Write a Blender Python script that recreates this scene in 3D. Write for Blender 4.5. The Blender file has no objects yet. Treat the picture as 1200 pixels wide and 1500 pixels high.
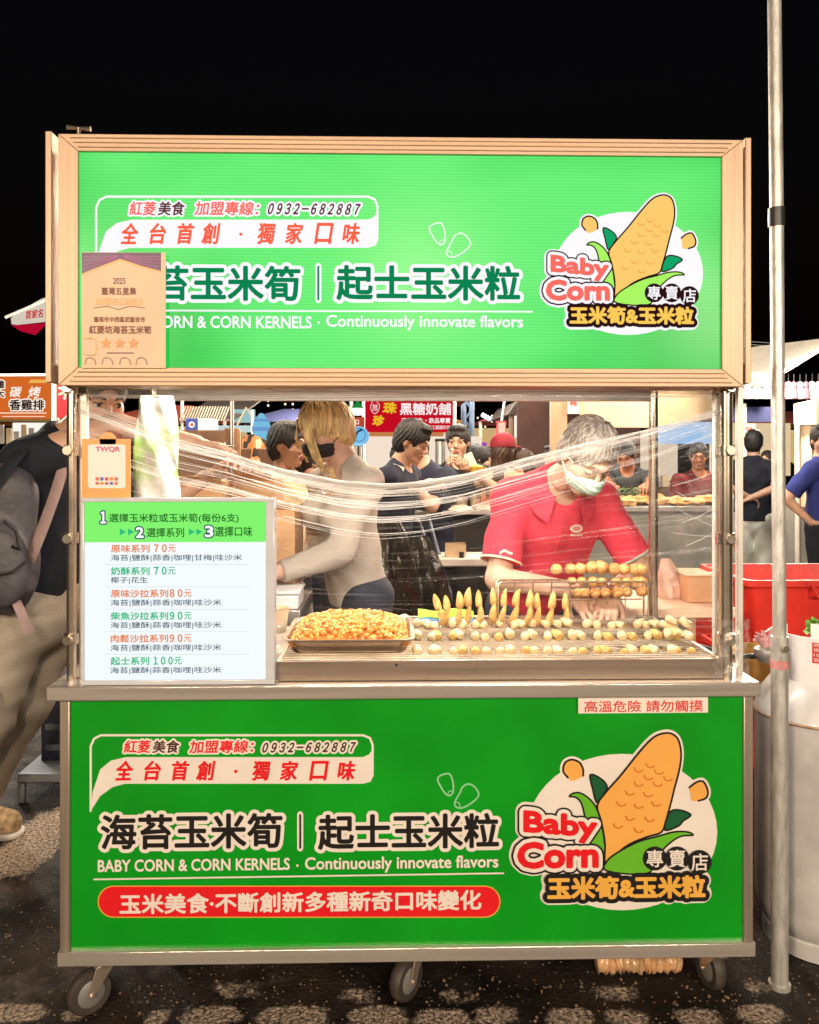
import bpy, math, random
import numpy as np
from mathutils import Vector, Matrix, Euler

random.seed(7)
rng = np.random.default_rng(7)
SC = bpy.context.scene
COL = SC.collection
R = math.radians

# ------------------------------------------------------------------ camera
F_PX, HOR, YAW = 1165.0, 670.0, R(1.3)
CAM = (-0.034, -2.13, 1.5)
cam = bpy.data.cameras.new("camera")
cam.sensor_fit = 'VERTICAL'
cam.sensor_height = 24.0
cam.lens = 24.0 * F_PX / 1500.0
cam.shift_y = -(750.0 - HOR) / 1500.0
cam.clip_start = 0.05
cam.clip_end = 2000
cam_o = bpy.data.objects.new("camera", cam)
COL.objects.link(cam_o)
cam_o.location = CAM
cam_o.rotation_euler = (R(90), 0, -YAW)
SC.camera = cam_o

# ------------------------------------------------------------------ night sky
w = bpy.data.worlds.new("World")
SC.world = w
w.use_nodes = True
nt = w.node_tree
nt.nodes.clear()
out = nt.nodes.new("ShaderNodeOutputWorld")
bg = nt.nodes.new("ShaderNodeBackground")
sky = nt.nodes.new("ShaderNodeTexSky")
sky.sky_type = 'NISHITA'
sky.sun_disc = False
sky.sun_elevation = R(-3.2)
sky.sun_rotation = R(180)
bg.inputs['Strength'].default_value = 0.05
nt.links.new(sky.outputs[0], bg.inputs['Color'])
nt.links.new(bg.outputs[0], out.inputs['Surface'])

SC.view_settings.view_transform = 'Standard'
SC.view_settings.look = 'None'
SC.view_settings.gamma = 1.0
SC.view_settings.exposure = 0.0
SC.cycles.use_denoising = True
SC.cycles.max_bounces = 8
SC.cycles.transparent_max_bounces = 24
SC.cycles.sample_clamp_indirect = 4.0
SC.cycles.caustics_reflective = False
SC.cycles.caustics_refractive = False


def lamp(name, kind, loc, power, col=(1, .85, .65), size=0.2, size_y=None, aim=None):
    l = bpy.data.lights.new(name, kind)
    l.energy = power
    l.color = col
    if kind == 'AREA':
        l.size = size
        if size_y:
            l.shape = 'RECTANGLE'
            l.size_y = size_y
    else:
        l.shadow_soft_size = size
    o = bpy.data.objects.new(name, l)
    COL.objects.link(o)
    o.location = loc
    if aim is not None:
        d = Vector(aim) - Vector(loc)
        o.rotation_euler = d.to_track_quat('-Z', 'Y').to_euler()
    return o


WARM = (1.0, .80, .58)
WHITE = (1.0, .93, .82)
# unseen area lights standing in for stalls across the aisle (behind the photographer)
lamp("unseen_aisle_light", 'AREA', (-3.2, -6.6, 3.1), 300, WARM, .7, None, (-.3, 0, .7))
lamp("unseen_aisle_light", 'AREA', (3.4, -6.2, 3.0), 270, (1, .84, .66), .7, None, (.3, 0, .7))
lamp("unseen_aisle_light", 'AREA', (.3, -7.2, 3.6), 230, WARM, .7, None, (0, 0, .8))
# tube lamp under the cart's roof
lamp("cart_lamp", 'AREA', (0, .20, 1.735), 24, WHITE, 1.5, .06, (0, .24, 0))
# lamps of the stalls behind, some added unseen to brighten the crowd
for p_, e_, c_ in (((-.45, 1.75, 2.75), 50, WARM), ((.55, 2.4, 2.7), 55, WARM), ((2.9, 4.6, 2.6), 60, WHITE), ((.9, 4.6, 2.7), 60, WHITE), ((-.9, 2.9, 2.6), 45, WARM), ((1.3, 3.4, 2.7), 60, WARM), ((2.3, 2.9, 2.3), 45, WARM), ((.6, 6.3, 2.7), 110, WHITE),
                   ((-3.2, 3.2, 2.5), 70, WHITE), ((4.6, 7.0, 2.5), 150, WARM), ((-2.2, 6.5, 2.7), 90, WARM), ((3.0, 10.0, 2.8), 160, WARM),
                   ((-1.0, 11, 2.8), 160, WARM), ((-6.5, 8, 2.6), 180, WHITE)):
    lamp("stall_lamp", 'POINT', p_, e_ * 2.2, c_, .12)  # some of these are added unseen lights, not lamps of a stall


def at(px, py, Y):
    """photo pixel -> point on the vertical plane y = Y"""
    f = Vector((math.sin(YAW), math.cos(YAW), 0))
    r = Vector((math.cos(YAW), -math.sin(YAW), 0))
    d = f + r * ((px - 600) / F_PX) + Vector((0, 0, 1)) * ((HOR - py) / F_PX)
    t = (Y - CAM[1]) / d.y
    return Vector(CAM) + d * t


# ------------------------------------------------------------------ materials
def lin(*c):
    v = [x / 255.0 for x in c]
    return tuple((x / 12.92 if x <= .04045 else ((x + .055) / 1.055) ** 2.4) for x in v)


MATS = {}


def mat(name, col, rough=.5, metal=0.0, var=.12, vscale=9.0, bump=0.0, bscale=60.0, coat=0.0, stretch=None, spec=.5, trans=0.0, sss=0.0):
    if name in MATS:
        return MATS[name]
    m = bpy.data.materials.new(name)
    m.use_nodes = True
    n = m.node_tree.nodes
    L = m.node_tree.links
    b = n['Principled BSDF']
    b.inputs['Roughness'].default_value = rough
    b.inputs['Metallic'].default_value = metal
    b.inputs['Coat Weight'].default_value = coat
    b.inputs['Coat Roughness'].default_value = .12
    b.inputs['Specular IOR Level'].default_value = spec
    if trans:
        b.inputs['Transmission Weight'].default_value = trans
    if sss:
        b.inputs['Subsurface Weight'].default_value = sss
        b.inputs['Subsurface Radius'].default_value = (.012, .005, .003)
        b.inputs['Subsurface Scale'].default_value = .6
    tc = n.new('ShaderNodeTexCoord')
    mp = n.new('ShaderNodeMapping')
    L.new(tc.outputs['Object'], mp.inputs[0])
    if stretch:
        mp.inputs['Scale'].default_value = stretch
    nz = n.new('ShaderNodeTexNoise')
    nz.inputs['Scale'].default_value = vscale
    nz.inputs['Detail'].default_value = 5
    L.new(mp.outputs[0], nz.inputs['Vector'])
    rp = n.new('ShaderNodeValToRGB')
    rp.color_ramp.elements[0].position = .3
    rp.color_ramp.elements[1].position = .7
    rp.color_ramp.elements[0].color = (*[c * (1 - var) for c in col], 1)
    rp.color_ramp.elements[1].color = (*[min(1, c * (1 + var)) for c in col], 1)
    L.new(nz.outputs[0], rp.inputs[0])
    L.new(rp.outputs[0], b.inputs['Base Color'])
    mr = n.new('ShaderNodeMapRange')
    mr.inputs[3].default_value = max(0.02, rough - .08)
    mr.inputs[4].default_value = min(1, rough + .08)
    L.new(nz.outputs[0], mr.inputs[0])
    L.new(mr.outputs[0], b.inputs['Roughness'])
    if bump:
        n2 = n.new('ShaderNodeTexNoise')
        n2.inputs['Scale'].default_value = bscale
        n2.inputs['Detail'].default_value = 4
        L.new(mp.outputs[0], n2.inputs['Vector'])
        bp = n.new('ShaderNodeBump')
        bp.inputs['Strength'].default_value = bump
        bp.inputs['Distance'].default_value = .01
        L.new(n2.outputs[0], bp.inputs['Height'])
        L.new(bp.outputs[0], b.inputs['Normal'])
    MATS[name] = m
    return m


def emit(name, col, s=1.0, sample=False):
    if name in MATS:
        return MATS[name]
    m = bpy.data.materials.new(name)
    m.use_nodes = True
    n = m.node_tree.nodes
    n.clear()
    o = n.new('ShaderNodeOutputMaterial')
    e = n.new('ShaderNodeEmission')
    e.inputs[0].default_value = (*col, 1)
    e.inputs[1].default_value = s
    m.node_tree.links.new(e.outputs[0], o.inputs[0])
    if not sample:
        m.cycles.emission_sampling = 'NONE'
    MATS[name] = m
    return m


# ------------------------------------------------------------------ mesh builder
ORG = {}


class MB:
    def __init__(s):
        s.v, s.f, s.m = [], [], []
        s.cur = 0

    def add(s, v, f, m=None):
        o = len(s.v)
        s.v += [tuple(p) for p in v]
        s.f += [tuple(i + o for i in q) for q in f]
        s.m += [s.cur if m is None else m] * len(f)
        return s

    def box(s, a, b, rot=None, piv=None, m=None):
        (x0, y0, z0), (x1, y1, z1) = a, b
        v = [(x0, y0, z0), (x1, y0, z0), (x1, y1, z0), (x0, y1, z0), (x0, y0, z1), (x1, y0, z1), (x1, y1, z1), (x0, y1, z1)]
        if rot:
            c = Vector(piv) if piv else Vector(((x0 + x1) / 2, (y0 + y1) / 2, (z0 + z1) / 2))
            M = Euler(rot).to_matrix()
            v = [M @ (Vector(p) - c) + c for p in v]
        return s.add(v, [(0, 3, 2, 1), (4, 5, 6, 7), (0, 1, 5, 4), (1, 2, 6, 5), (2, 3, 7, 6), (3, 0, 4, 7)], m)

    def tube(s, pts, r, n=8, closed=False, m=None, flat=1.0):
        pts = [Vector(p) for p in pts]
        N = len(pts)
        rs = r if isinstance(r, (list, tuple)) else [r] * N
        vs, fs = [], []
        up = None
        for i, p in enumerate(pts):
            if closed:
                t = pts[(i + 1) % N] - pts[i - 1]
            else:
                t = pts[min(i + 1, N - 1)] - pts[max(i - 1, 0)]
            t = t.normalized() if t.length > 1e-9 else Vector((0, 0, 1))
            if up is None:
                up = Vector((0, 0, 1)) if abs(t.z) < .9 else Vector((0, 1, 0))
            a = t.cross(up)
            a = a.normalized() if a.length > 1e-6 else t.orthogonal().normalized()
            b = a.cross(t).normalized()
            up = b
            for k in range(n):
                w_ = 2 * math.pi * k / n
                vs.append(p + a * math.cos(w_) * rs[i] + b * math.sin(w_) * rs[i] * flat)
        for i in range(N if closed else N - 1):
            j = (i + 1) % N
            for k in range(n):
                l = (k + 1) % n
                fs.append((i * n + k, j * n + k, j * n + l, i * n + l))
        if not closed:
            fs.append(tuple(range(n)))
            fs.append(tuple((N - 1) * n + k for k in reversed(range(n))))
        return s.add(vs, fs, m)

    def cyl(s, a, b, r0, r1=None, n=20, m=None):
        return s.tube([a, b], [r0, r0 if r1 is None else r1], n, m=m)

    def lathe(s, prof, c, n=32, m=None, axis='z'):
        vs, fs = [], []
        for (r, h) in prof:
            for k in range(n):
                w_ = 2 * math.pi * k / n
                q = (r * math.cos(w_), r * math.sin(w_), h)
                if axis == 'x':
                    q = (h, q[0], q[1])
                elif axis == 'y':
                    q = (q[0], h, q[1])
                vs.append(Vector(c) + Vector(q))
        for i in range(len(prof) - 1):
            for k in range(n):
                l = (k + 1) % n
                fs.append((i * n + k, i * n + l, (i + 1) * n + l, (i + 1) * n + k))
        if prof[0][0] > 1e-4:
            fs.append(tuple(reversed(range(n))))
        if prof[-1][0] > 1e-4:
            fs.append(tuple((len(prof) - 1) * n + k for k in range(n)))
        return s.add(vs, fs, m)

    def ball(s, c, r, n=12, rad=None, M=None, noise=0.0, m=None):
        rx, ry, rz = rad or (r, r, r)
        vs, fs = [], []
        h = n // 2
        M = Matrix(np.asarray(M).tolist()) if M is not None else None
        ph = [random.uniform(0, 6) for _ in range(4)]
        for i in range(h + 1):
            a = math.pi * i / h
            for k in range(n):
                b = 2 * math.pi * k / n
                d = Vector((math.sin(a) * math.cos(b), math.sin(a) * math.sin(b), math.cos(a)))
                g = 1 + noise * (math.sin(5 * d.x + ph[0]) + math.sin(6 * d.y + ph[1]) + math.sin(7 * d.z + ph[2])) / 2
                p = Vector((d.x * rx * g, d.y * ry * g, d.z * rz * g))
                if M is not None:
                    p = M @ p
                vs.append(p + Vector(c))
        for i in range(h):
            for k in range(n):
                l = (k + 1) % n
                fs.append((i * n + k, (i + 1) * n + k, (i + 1) * n + l, i * n + l))
        return s.add(vs, fs, m)

    def prism(s, poly, y0, y1, m=None):
        """poly in (x, z), extruded along y"""
        n = len(poly)
        vs = [(p[0], y0, p[1]) for p in poly] + [(p[0], y1, p[1]) for p in poly]
        fs = [tuple(range(n)), tuple(reversed(range(n, 2 * n)))] + [(i, n + i, n + (i + 1) % n, (i + 1) % n) for i in range(n)]
        return s.add(vs, fs, m)

    def sheet(s, fn, nu, nv, m=None):
        vs = [fn(i / nu, j / nv) for j in range(nv + 1) for i in range(nu + 1)]
        fs = [(j * (nu + 1) + i, j * (nu + 1) + i + 1, (j + 1) * (nu + 1) + i + 1, (j + 1) * (nu + 1) + i) for j in range(nv) for i in range(nu)]
        return s.add(vs, fs, m)

    def build(s, name, mats, parent=None, org=None, bevel=0.0, angle=35, smooth=True):
        o_ = Vector(org) if org is not None else (ORG[parent.name] if parent else Vector((0, 0, 0)))
        me = bpy.data.meshes.new(name)
        me.from_pydata([tuple(Vector(p) - o_) for p in s.v], [], s.f)
        mats = mats if isinstance(mats, (list, tuple)) else [mats]
        for m in mats:
            me.materials.append(m)
        if max(s.m, default=0) > 0:
            me.polygons.foreach_set('material_index', s.m)
        if smooth:
            me.polygons.foreach_set('use_smooth', [True] * len(me.polygons))
            me.set_sharp_from_angle(angle=R(angle))
        me.update()
        ob = bpy.data.objects.new(name, me)
        COL.objects.link(ob)
        if parent:
            ob.parent = parent
        else:
            ob.location = o_
        ORG[ob.name] = o_
        if bevel:
            bv = ob.modifiers.new('edge', 'BEVEL')
            bv.width = bevel
            bv.segments = 2
            bv.limit_method = 'ANGLE'
        return ob


def tag(o, label, cat, group=None, kind=None):
    if label:
        o['label'] = label
    if cat:
        o['category'] = cat
    if group:
        o['group'] = group
    if kind:
        o['kind'] = kind
    return o


def thing(name, loc, label, cat, group=None):
    o = bpy.data.objects.new(name, None)
    o.empty_display_size = .1
    COL.objects.link(o)
    o.location = loc
    ORG[o.name] = Vector(loc)
    return tag(o, label, cat, group)


def dup(o, loc, rot=None, label=None, scale=None):
    def rec(a, par):
        c = a.copy()
        COL.objects.link(c)
        c.parent = par
        ORG[c.name] = ORG.get(a.name, Vector())
        for ch in list(a.children):
            rec(ch, c)
        return c
    r = rec(o, None)
    r.location = loc
    ORG[r.name] = Vector(loc)
    if rot is not None:
        r.rotation_euler = rot
    if scale is not None:
        r.scale = scale
    if label:
        r['label'] = label
    return r


# ------------------------------------------------------------------ printed graphics
TXT = {}


def text_geo(s):
    if s in TXT:
        return TXT[s]
    c = bpy.data.curves.new('t', 'FONT')
    c.body = s
    c.resolution_u = 3
    c.fill_mode = 'FRONT'
    o = bpy.data.objects.new('t', c)
    COL.objects.link(o)
    dg = bpy.context.evaluated_depsgraph_get()
    dg.update()
    me = bpy.data.meshes.new_from_object(o.evaluated_get(dg))
    v = np.zeros(len(me.vertices) * 3)
    me.vertices.foreach_get('co', v)
    v = v.reshape(-1, 3)[:, :2]
    f = [tuple(p.vertices) for p in me.polygons]
    bpy.data.objects.remove(o)
    bpy.data.curves.remove(c)
    bpy.data.meshes.remove(me)
    TXT[s] = (v, f)
    return TXT[s]


class Print:
    """flat printed layers on the vertical plane y = Y (facing -y); M maps art coordinates to photo pixels"""

    def __init__(s, Y, M=None, mats=None):
        s.Y, s.M = Y, M or (lambda x, y: (x, y))
        s.mb = MB()
        s.mats = []
        s.lay = 1

    def mi(s, m):
        if m not in s.mats:
            s.mats.append(m)
        return s.mats.index(m)

    def w(s, x, y):
        q = at(*s.M(x, y), s.Y)
        return q.x, q.z

    def put(s, v, f, m, grow=0.0, n=10):
        """v: (x,z) world pairs"""
        offs = [(0, 0)]
        if grow:
            for r_, c_ in (((1, n),) if grow < .0028 else ((1, 30), (.76, 20), (.5, 12), (.25, 6))):
                offs += [(grow * r_ * math.cos(2 * math.pi * k / c_), grow * r_ * math.sin(2 * math.pi * k / c_)) for k in range(c_)]
        y = s.Y - s.lay * .00014
        for i, (dx, dz) in enumerate(offs):
            s.mb.add([(p[0] + dx, y - i * 2e-6, p[1] + dz) for p in v], f, s.mi(m))
        s.lay += 1

    def text(s, t, box, m, bold=0.0, outline=None, slant=0.0, tilt=0.0, outline2=None):
        """box: art-coords x0,y0,x1,y1 of the glyph extents; bold/outline radii in art px"""
        v, f = text_geo(t)
        x0, y0, x1, y1 = box
        a0, _ = s.w(x0, (y0 + y1) / 2)
        a1, _ = s.w(x1, (y0 + y1) / 2)
        _, zt = s.w((x0 + x1) / 2, y0)
        _, zb = s.w((x0 + x1) / 2, y1)
        pxw = abs(s.w(x0 + 1, y0)[0] - s.w(x0, y0)[0])
        lo, hi = v.min(0), v.max(0)
        g = bold * pxw
        u = (v[:, 0] - lo[0]) / (hi[0] - lo[0])
        h = (v[:, 1] - lo[1]) / (hi[1] - lo[1])
        H = zt - zb
        sl = slant * H
        X = a0 + g + (u * (a1 - a0 - 2 * g - sl)) + sl * h
        Z = zb + g + h * (H - 2 * g) - tilt * (X - a0)
        P_ = list(zip(X, Z))
        for o_ in (outline2, outline):
            if o_:
                s.put(P_, f, o_[0], g + o_[1] * pxw, 14)
        s.put(P_, f, m, g, 8)

    def poly(s, pts, m, smooth=False, grow=0.0):
        if smooth:
            pts = spline(pts, True)
        s.put([s.w(*p) for p in pts], [tuple(range(len(pts)))], m, grow)

    def stroke(s, pts, wd, m, smooth=False, closed=False):
        if smooth:
            pts = spline(pts, closed)
        q = [Vector(s.w(*p)) for p in pts]
        r = wd * abs(s.w(pts[0][0] + 1, pts[0][1])[0] - s.w(*pts[0])[0]) / 2
        v, f = [], []
        N = len(q)
        for i in range(N if closed else N - 1):
            a, b = q[i], q[(i + 1) % N]
            t = b - a
            if t.length < 1e-9:
                continue
            t.normalize()
            nn = Vector((-t.y, t.x)) * r
            o = len(v)
            v += [a + nn, a - nn, b - nn, b + nn]
            f.append((o, o + 1, o + 2, o + 3))
            o = len(v)
            v += [a + Vector((math.cos(k * .785), math.sin(k * .785))) * r for k in range(8)]
            f.append(tuple(range(o, o + 8)))
        o = len(v)
        v += [q[-1] + Vector((math.cos(k * .785), math.sin(k * .785))) * r for k in range(8)]
        f.append(tuple(range(o, o + 8)))
        y = s.Y - s.lay * .00014
        # every little piece a hair apart so none are coplanar
        for k, fc in enumerate(f):
            s.mb.add([(v[i][0], y - (k % 9) * 4e-6, v[i][1]) for i in fc], [tuple(range(len(fc)))], s.mi(m))
        s.lay += 1

    def ellipse(s, cx, cy, rx, ry, m, n=48):
        s.poly([(cx + rx * math.cos(2 * math.pi * k / n), cy + ry * math.sin(2 * math.pi * k / n)) for k in range(n)], m)

    def rrect(s, x0, y0, x1, y1, r, m):
        p = []
        for cx, cy, a0 in ((x1 - r, y0 + r, -90), (x1 - r, y1 - r, 0), (x0 + r, y1 - r, 90), (x0 + r, y0 + r, 180)):
            p += [(cx + r * math.cos(R(a0 + t)), cy + r * math.sin(R(a0 + t))) for t in range(0, 91, 15)]
        s.poly(p, m)

    def build(s, name, parent):
        return s.mb.build(name, s.mats, parent, smooth=False)


def spline(pts, closed, k=5):
    P_ = [np.array(p, float) for p in pts]
    N = len(P_)
    o = []
    for i in range(N if closed else N - 1):
        p0 = P_[i - 1] if (closed or i > 0) else P_[0]
        p1, p2 = P_[i], P_[(i + 1) % N]
        p3 = P_[(i + 2) % N] if (closed or i + 2 < N) else P_[-1]
        for j in range(k):
            t = j / k
            o.append(tuple(.5 * (2 * p1 + (p2 - p0) * t + (2 * p0 - 5 * p1 + 4 * p2 - p3) * t * t + (3 * p1 - p0 - 3 * p2 + p3) * t ** 3)))
    if not closed:
        o.append(tuple(P_[-1]))
    return o
# ------------------------------------------------------------------ bodies: distance fields meshed as one continuous surface
class SDF:
    def __init__(s):
        s.p = []
        s.cuts = []
        s.fold = None

    def cone(s, a, b, ra, rb, k=.02, sq=None, flat=False, op='+'):
        s.p.append(('c', np.array(a, float), np.array(b, float), ra, rb, k, sq, flat, op))
        return s

    def ell(s, c, rad, M=None, k=.02, op='+'):
        s.p.append(('e', np.array(c, float), np.array(rad, float), np.array(M if M is not None else np.eye(3), float), k, op))
        return s

    def cut(s, n, d):
        """keep n.p < d"""
        s.cuts.append((np.array(n, float), d))
        return s

    def mesh(s, vox):
        lo, hi = np.full(3, 1e9), np.full(3, -1e9)
        bb = []
        for q in s.p:
            if q[0] == 'c':
                r = max(q[3], q[4]) * (1.0 if q[6] is None else max(1, q[6][1]))
                l, h = np.minimum(q[1], q[2]) - r, np.maximum(q[1], q[2]) + r
            else:
                r = q[2].max()
                l, h = q[1] - r, q[1] + r
            bb.append((l, h))
            if q[-1] == '+':
                lo, hi = np.minimum(lo, l), np.maximum(hi, h)
        lo -= vox * 3
        hi += vox * 3
        n = np.ceil((hi - lo) / vox).astype(int) + 1
        ax = [lo[i] + vox * np.arange(n[i]) for i in range(3)]
        D = np.full(n, .3, np.float32)
        for q, (l, h) in zip(s.p, bb):
            k = q[5] if q[0] == 'c' else q[4]
            pad = k * 1.5 + vox * 4
            i0 = np.clip(((l - pad - lo) / vox).astype(int), 0, n - 1)
            i1 = np.clip(((h + pad - lo) / vox).astype(int) + 2, 1, n)
            sl = tuple(slice(i0[i], i1[i]) for i in range(3))
            X = ax[0][sl[0]][:, None, None]
            Y = ax[1][sl[1]][None, :, None]
            Z = ax[2][sl[2]][None, None, :]
            if q[0] == 'c':
                _, a, b, ra, rb, k, sq, flat, op = q
                ab = b - a
                L2 = max(1e-9, ab @ ab)
                t = np.clip(((X - a[0]) * ab[0] + (Y - a[1]) * ab[1] + (Z - a[2]) * ab[2]) / L2, 0, 1)
                dx, dy, dz = X - a[0] - t * ab[0], Y - a[1] - t * ab[1], Z - a[2] - t * ab[2]
                if sq is not None:
                    f, sc = sq
                    c = (dx * f[0] + dy * f[1] + dz * f[2]) * (1 / sc - 1)
                    dx, dy, dz = dx + c * f[0], dy + c * f[1], dz + c * f[2]
                d = np.sqrt(dx * dx + dy * dy + dz * dz) - (ra + t * (rb - ra))
                if flat:
                    u = ab / math.sqrt(L2)
                    d = np.maximum(d, (X - b[0]) * u[0] + (Y - b[1]) * u[1] + (Z - b[2]) * u[2])
            else:
                _, c, rad, M, k, op = q
                px, py, pz = X - c[0], Y - c[1], Z - c[2]
                u = [(px * M[0, i] + py * M[1, i] + pz * M[2, i]) / rad[i] for i in range(3)]
                k0 = np.sqrt(u[0] ** 2 + u[1] ** 2 + u[2] ** 2)
                k1 = np.sqrt((u[0] / rad[0]) ** 2 + (u[1] / rad[1]) ** 2 + (u[2] / rad[2]) ** 2) + 1e-9
                d = k0 * (k0 - 1) / k1
            A = D[sl]
            if op == '+':
                hh = np.clip(.5 + .5 * (A - d) / k, 0, 1)
                D[sl] = A + (d - A) * hh - k * hh * (1 - hh)
            else:
                d = -d
                hh = np.clip(.5 - .5 * (A - d) / k, 0, 1)
                D[sl] = A + (d - A) * hh + k * hh * (1 - hh)
        if s.fold:
            X, Y, Z = ax[0][:, None, None], ax[1][None, :, None], ax[2][None, None, :]
            D += s.fold(X, Y, Z)
        for nn, dd in s.cuts:
            D = np.maximum(D, ax[0][:, None, None] * nn[0] + ax[1][None, :, None] * nn[1] + ax[2][None, None, :] * nn[2] - dd)
        return nets(D, lo, vox)


def nets(D, lo, vox):
    S = D < 0
    nx, ny, nz = D.shape
    cnt = np.zeros((nx - 1, ny - 1, nz - 1), np.int8)
    offs = [(i, j, k) for i in (0, 1) for j in (0, 1) for k in (0, 1)]
    sl = lambda o: D[o[0]:nx - 1 + o[0], o[1]:ny - 1 + o[1], o[2]:nz - 1 + o[2]]
    for o in offs:
        cnt += sl(o) < 0
    act = (cnt > 0) & (cnt < 8)
    idx = np.full(act.shape, -1, np.int64)
    I = np.argwhere(act)
    idx[act] = np.arange(len(I))
    pos = np.zeros((len(I), 3))
    num = np.zeros(len(I))
    for a in offs:
        for d in range(3):
            if a[d]:
                continue
            b = list(a)
            b[d] = 1
            va = D[I[:, 0] + a[0], I[:, 1] + a[1], I[:, 2] + a[2]]
            vb = D[I[:, 0] + b[0], I[:, 1] + b[1], I[:, 2] + b[2]]
            c = (va < 0) != (vb < 0)
            t = np.where(c, va / np.where(c, va - vb, 1), 0)
            p = np.tile(np.array(a, float), (len(I), 1))
            p[:, d] += t
            pos[c] += p[c]
            num[c] += 1
    V = (I + pos / num[:, None]) * vox + lo
    F = []
    for d in range(3):
        u, v = (d + 1) % 3, (d + 2) % 3
        s0 = [slice(None)] * 3
        s1 = [slice(None)] * 3
        s0[d], s1[d] = slice(0, -1), slice(1, None)
        for x in (u, v):
            s0[x] = slice(1, -1)
            s1[x] = slice(1, -1)
        A, B = S[tuple(s0)], S[tuple(s1)]
        E_ = np.argwhere(A != B)
        if not len(E_):
            continue
        fl = A[tuple(E_.T)]
        base = E_.copy()
        base[:, u] += 1
        base[:, v] += 1
        q = []
        for du, dv in ((0, 0), (1, 0), (1, 1), (0, 1)):
            c = base.copy()
            c[:, u] -= 1 - du
            c[:, v] -= 1 - dv
            q.append(idx[tuple(c.T)])
        q = np.stack(q, 1)
        q[~fl] = q[~fl][:, ::-1]
        F.append(q)
    return V, np.concatenate(F)


def np_obj(name, parts, mats, parent, matidx=None, loc=None, rot=0.0):
    V = np.concatenate([p[0] for p in parts])
    o = 0
    Fs = []
    for v, f in parts:
        Fs.append(f + o)
        o += len(v)
    Fq = np.concatenate(Fs)
    me = bpy.data.meshes.new(name)
    me.vertices.add(len(V))
    me.vertices.foreach_set('co', V.astype(np.float32).ravel())
    me.loops.add(len(Fq) * 4)
    me.loops.foreach_set('vertex_index', Fq.astype(np.int32).ravel())
    me.polygons.add(len(Fq))
    me.polygons.foreach_set('loop_start', np.arange(0, len(Fq) * 4, 4, dtype=np.int32))
    me.polygons.foreach_set('use_smooth', np.ones(len(Fq), bool))
    for m in (mats if isinstance(mats, (list, tuple)) else [mats]):
        me.materials.append(m)
    if matidx is not None:
        me.polygons.foreach_set('material_index', matidx(V[Fq].mean(1)).astype(np.int32))
    me.update(calc_edges=True)
    me.validate()
    ob = bpy.data.objects.new(name, me)
    COL.objects.link(ob)
    if parent:
        ob.parent = parent
    else:
        ob.location = loc
        ob.rotation_euler = (0, 0, rot)
    ORG[ob.name] = Vector(loc or (0, 0, 0))
    return ob


def rotm(yaw, pitch, roll=0.0):
    return np.array(Matrix.Rotation(R(yaw), 3, 'Z') @ Matrix.Rotation(R(pitch), 3, 'X') @ Matrix.Rotation(R(roll), 3, 'Y'))


def unit(v):
    v = np.array(v, float)
    return v / (np.linalg.norm(v) + 1e-9)


def ik(S, W, a, b, hint):
    S, W = np.array(S, float), np.array(W, float)
    d = W - S
    L = np.linalg.norm(d)
    L2 = min(L, (a + b) * .995)
    u = d / L
    W = S + u * L2
    x = (a * a - b * b + L2 * L2) / (2 * L2)
    h = math.sqrt(max(0, a * a - x * x))
    hp = np.array(hint, float)
    hp = unit(hp - (hp @ u) * u)
    return S + u * x + hp * h, W


def hand(sdf, W, d, n, side, curl=(.5, .6, .5), s=1.0, spread=.06, thumb=1.0):
    """five-fingered hand. W wrist, d finger direction, n the way the palm faces, side +1 / -1: which way the thumb leaves"""
    d = unit(d)
    n = unit(np.array(n, float) - (np.array(n, float) @ d) * d)
    a = np.cross(d, n) * side
    W = np.array(W, float)
    lens = (.094, .102, .096, .078)
    for i in range(4):
        off = (1.5 - i) * .0205 * s
        base = W + d * (.088 - .006 * abs(i - 1.2)) * s + a * off
        sdf.cone(W + a * off * .55 + d * .008, base, .0145 * s, .0120 * s, .012)
        dd = unit(d + a * spread * (1.5 - i))
        nn = unit(n - (n @ dd) * dd)
        p = base
        r = .0095 * s * (1 if i < 3 else .88)
        for j in range(3):
            ang = curl[j] * (1 + .12 * (i - 1.5))
            dd, nn = dd * math.cos(ang) + nn * math.sin(ang), nn * math.cos(ang) - dd * math.sin(ang)
            q = p + dd * lens[i] * s * (.46, .30, .24)[j]
            sdf.cone(p, q, r, r * .9, .004)
            r *= .9
            p = q
    b0 = W + d * .022 * s + a * .024 * s
    t1 = unit(d * .65 + a * .75 * thumb + n * .35)
    b1 = b0 + t1 * .042 * s
    t2 = unit(d * .9 + a * .25 * thumb + n * .35)
    b2 = b1 + t2 * .032 * s
    b3 = b2 + unit(t2 + n * .2) * .024 * s
    sdf.cone(W + a * .008, b0, .016 * s, .017 * s, .012)
    sdf.cone(b0, b1, .0165 * s, .0125 * s, .006)
    sdf.cone(b1, b2, .0118 * s, .0105 * s, .004)
    sdf.cone(b2, b3, .0105 * s, .0085 * s, .004)


SKIN = mat('skin', (.56, .33, .23), .52, 0, .13, 16, .12, 200, sss=.15)
SKIN2 = mat('skin_light', (.60, .37, .27), .52, 0, .12, 16, .12, 200, sss=.15)
LIP = mat('lips', (.42, .16, .13), .45, 0, .05)
BROW = mat('eyebrow', (.03, .02, .016), .8, 0, .2, 200)
EYEW = mat('eye_white', (.50, .45, .41), .25, 0, .03)
IRIS = mat('iris', (.015, .01, .008), .15, 0, .05)
HAIRB = mat('black_hair', (.012, .010, .010), .52, 0, .5, 30, .35, 160, stretch=(3, 3, .35))
HAIRG = mat('grey_hair', (.25, .21, .175), .5, 0, .6, 30, .10, 60, stretch=(4, 4, .3))
HAIRBR = mat('brown_hair', (.045, .022, .014), .4, 0, .5, 30, .35, 160, stretch=(3, 3, .35))


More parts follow.
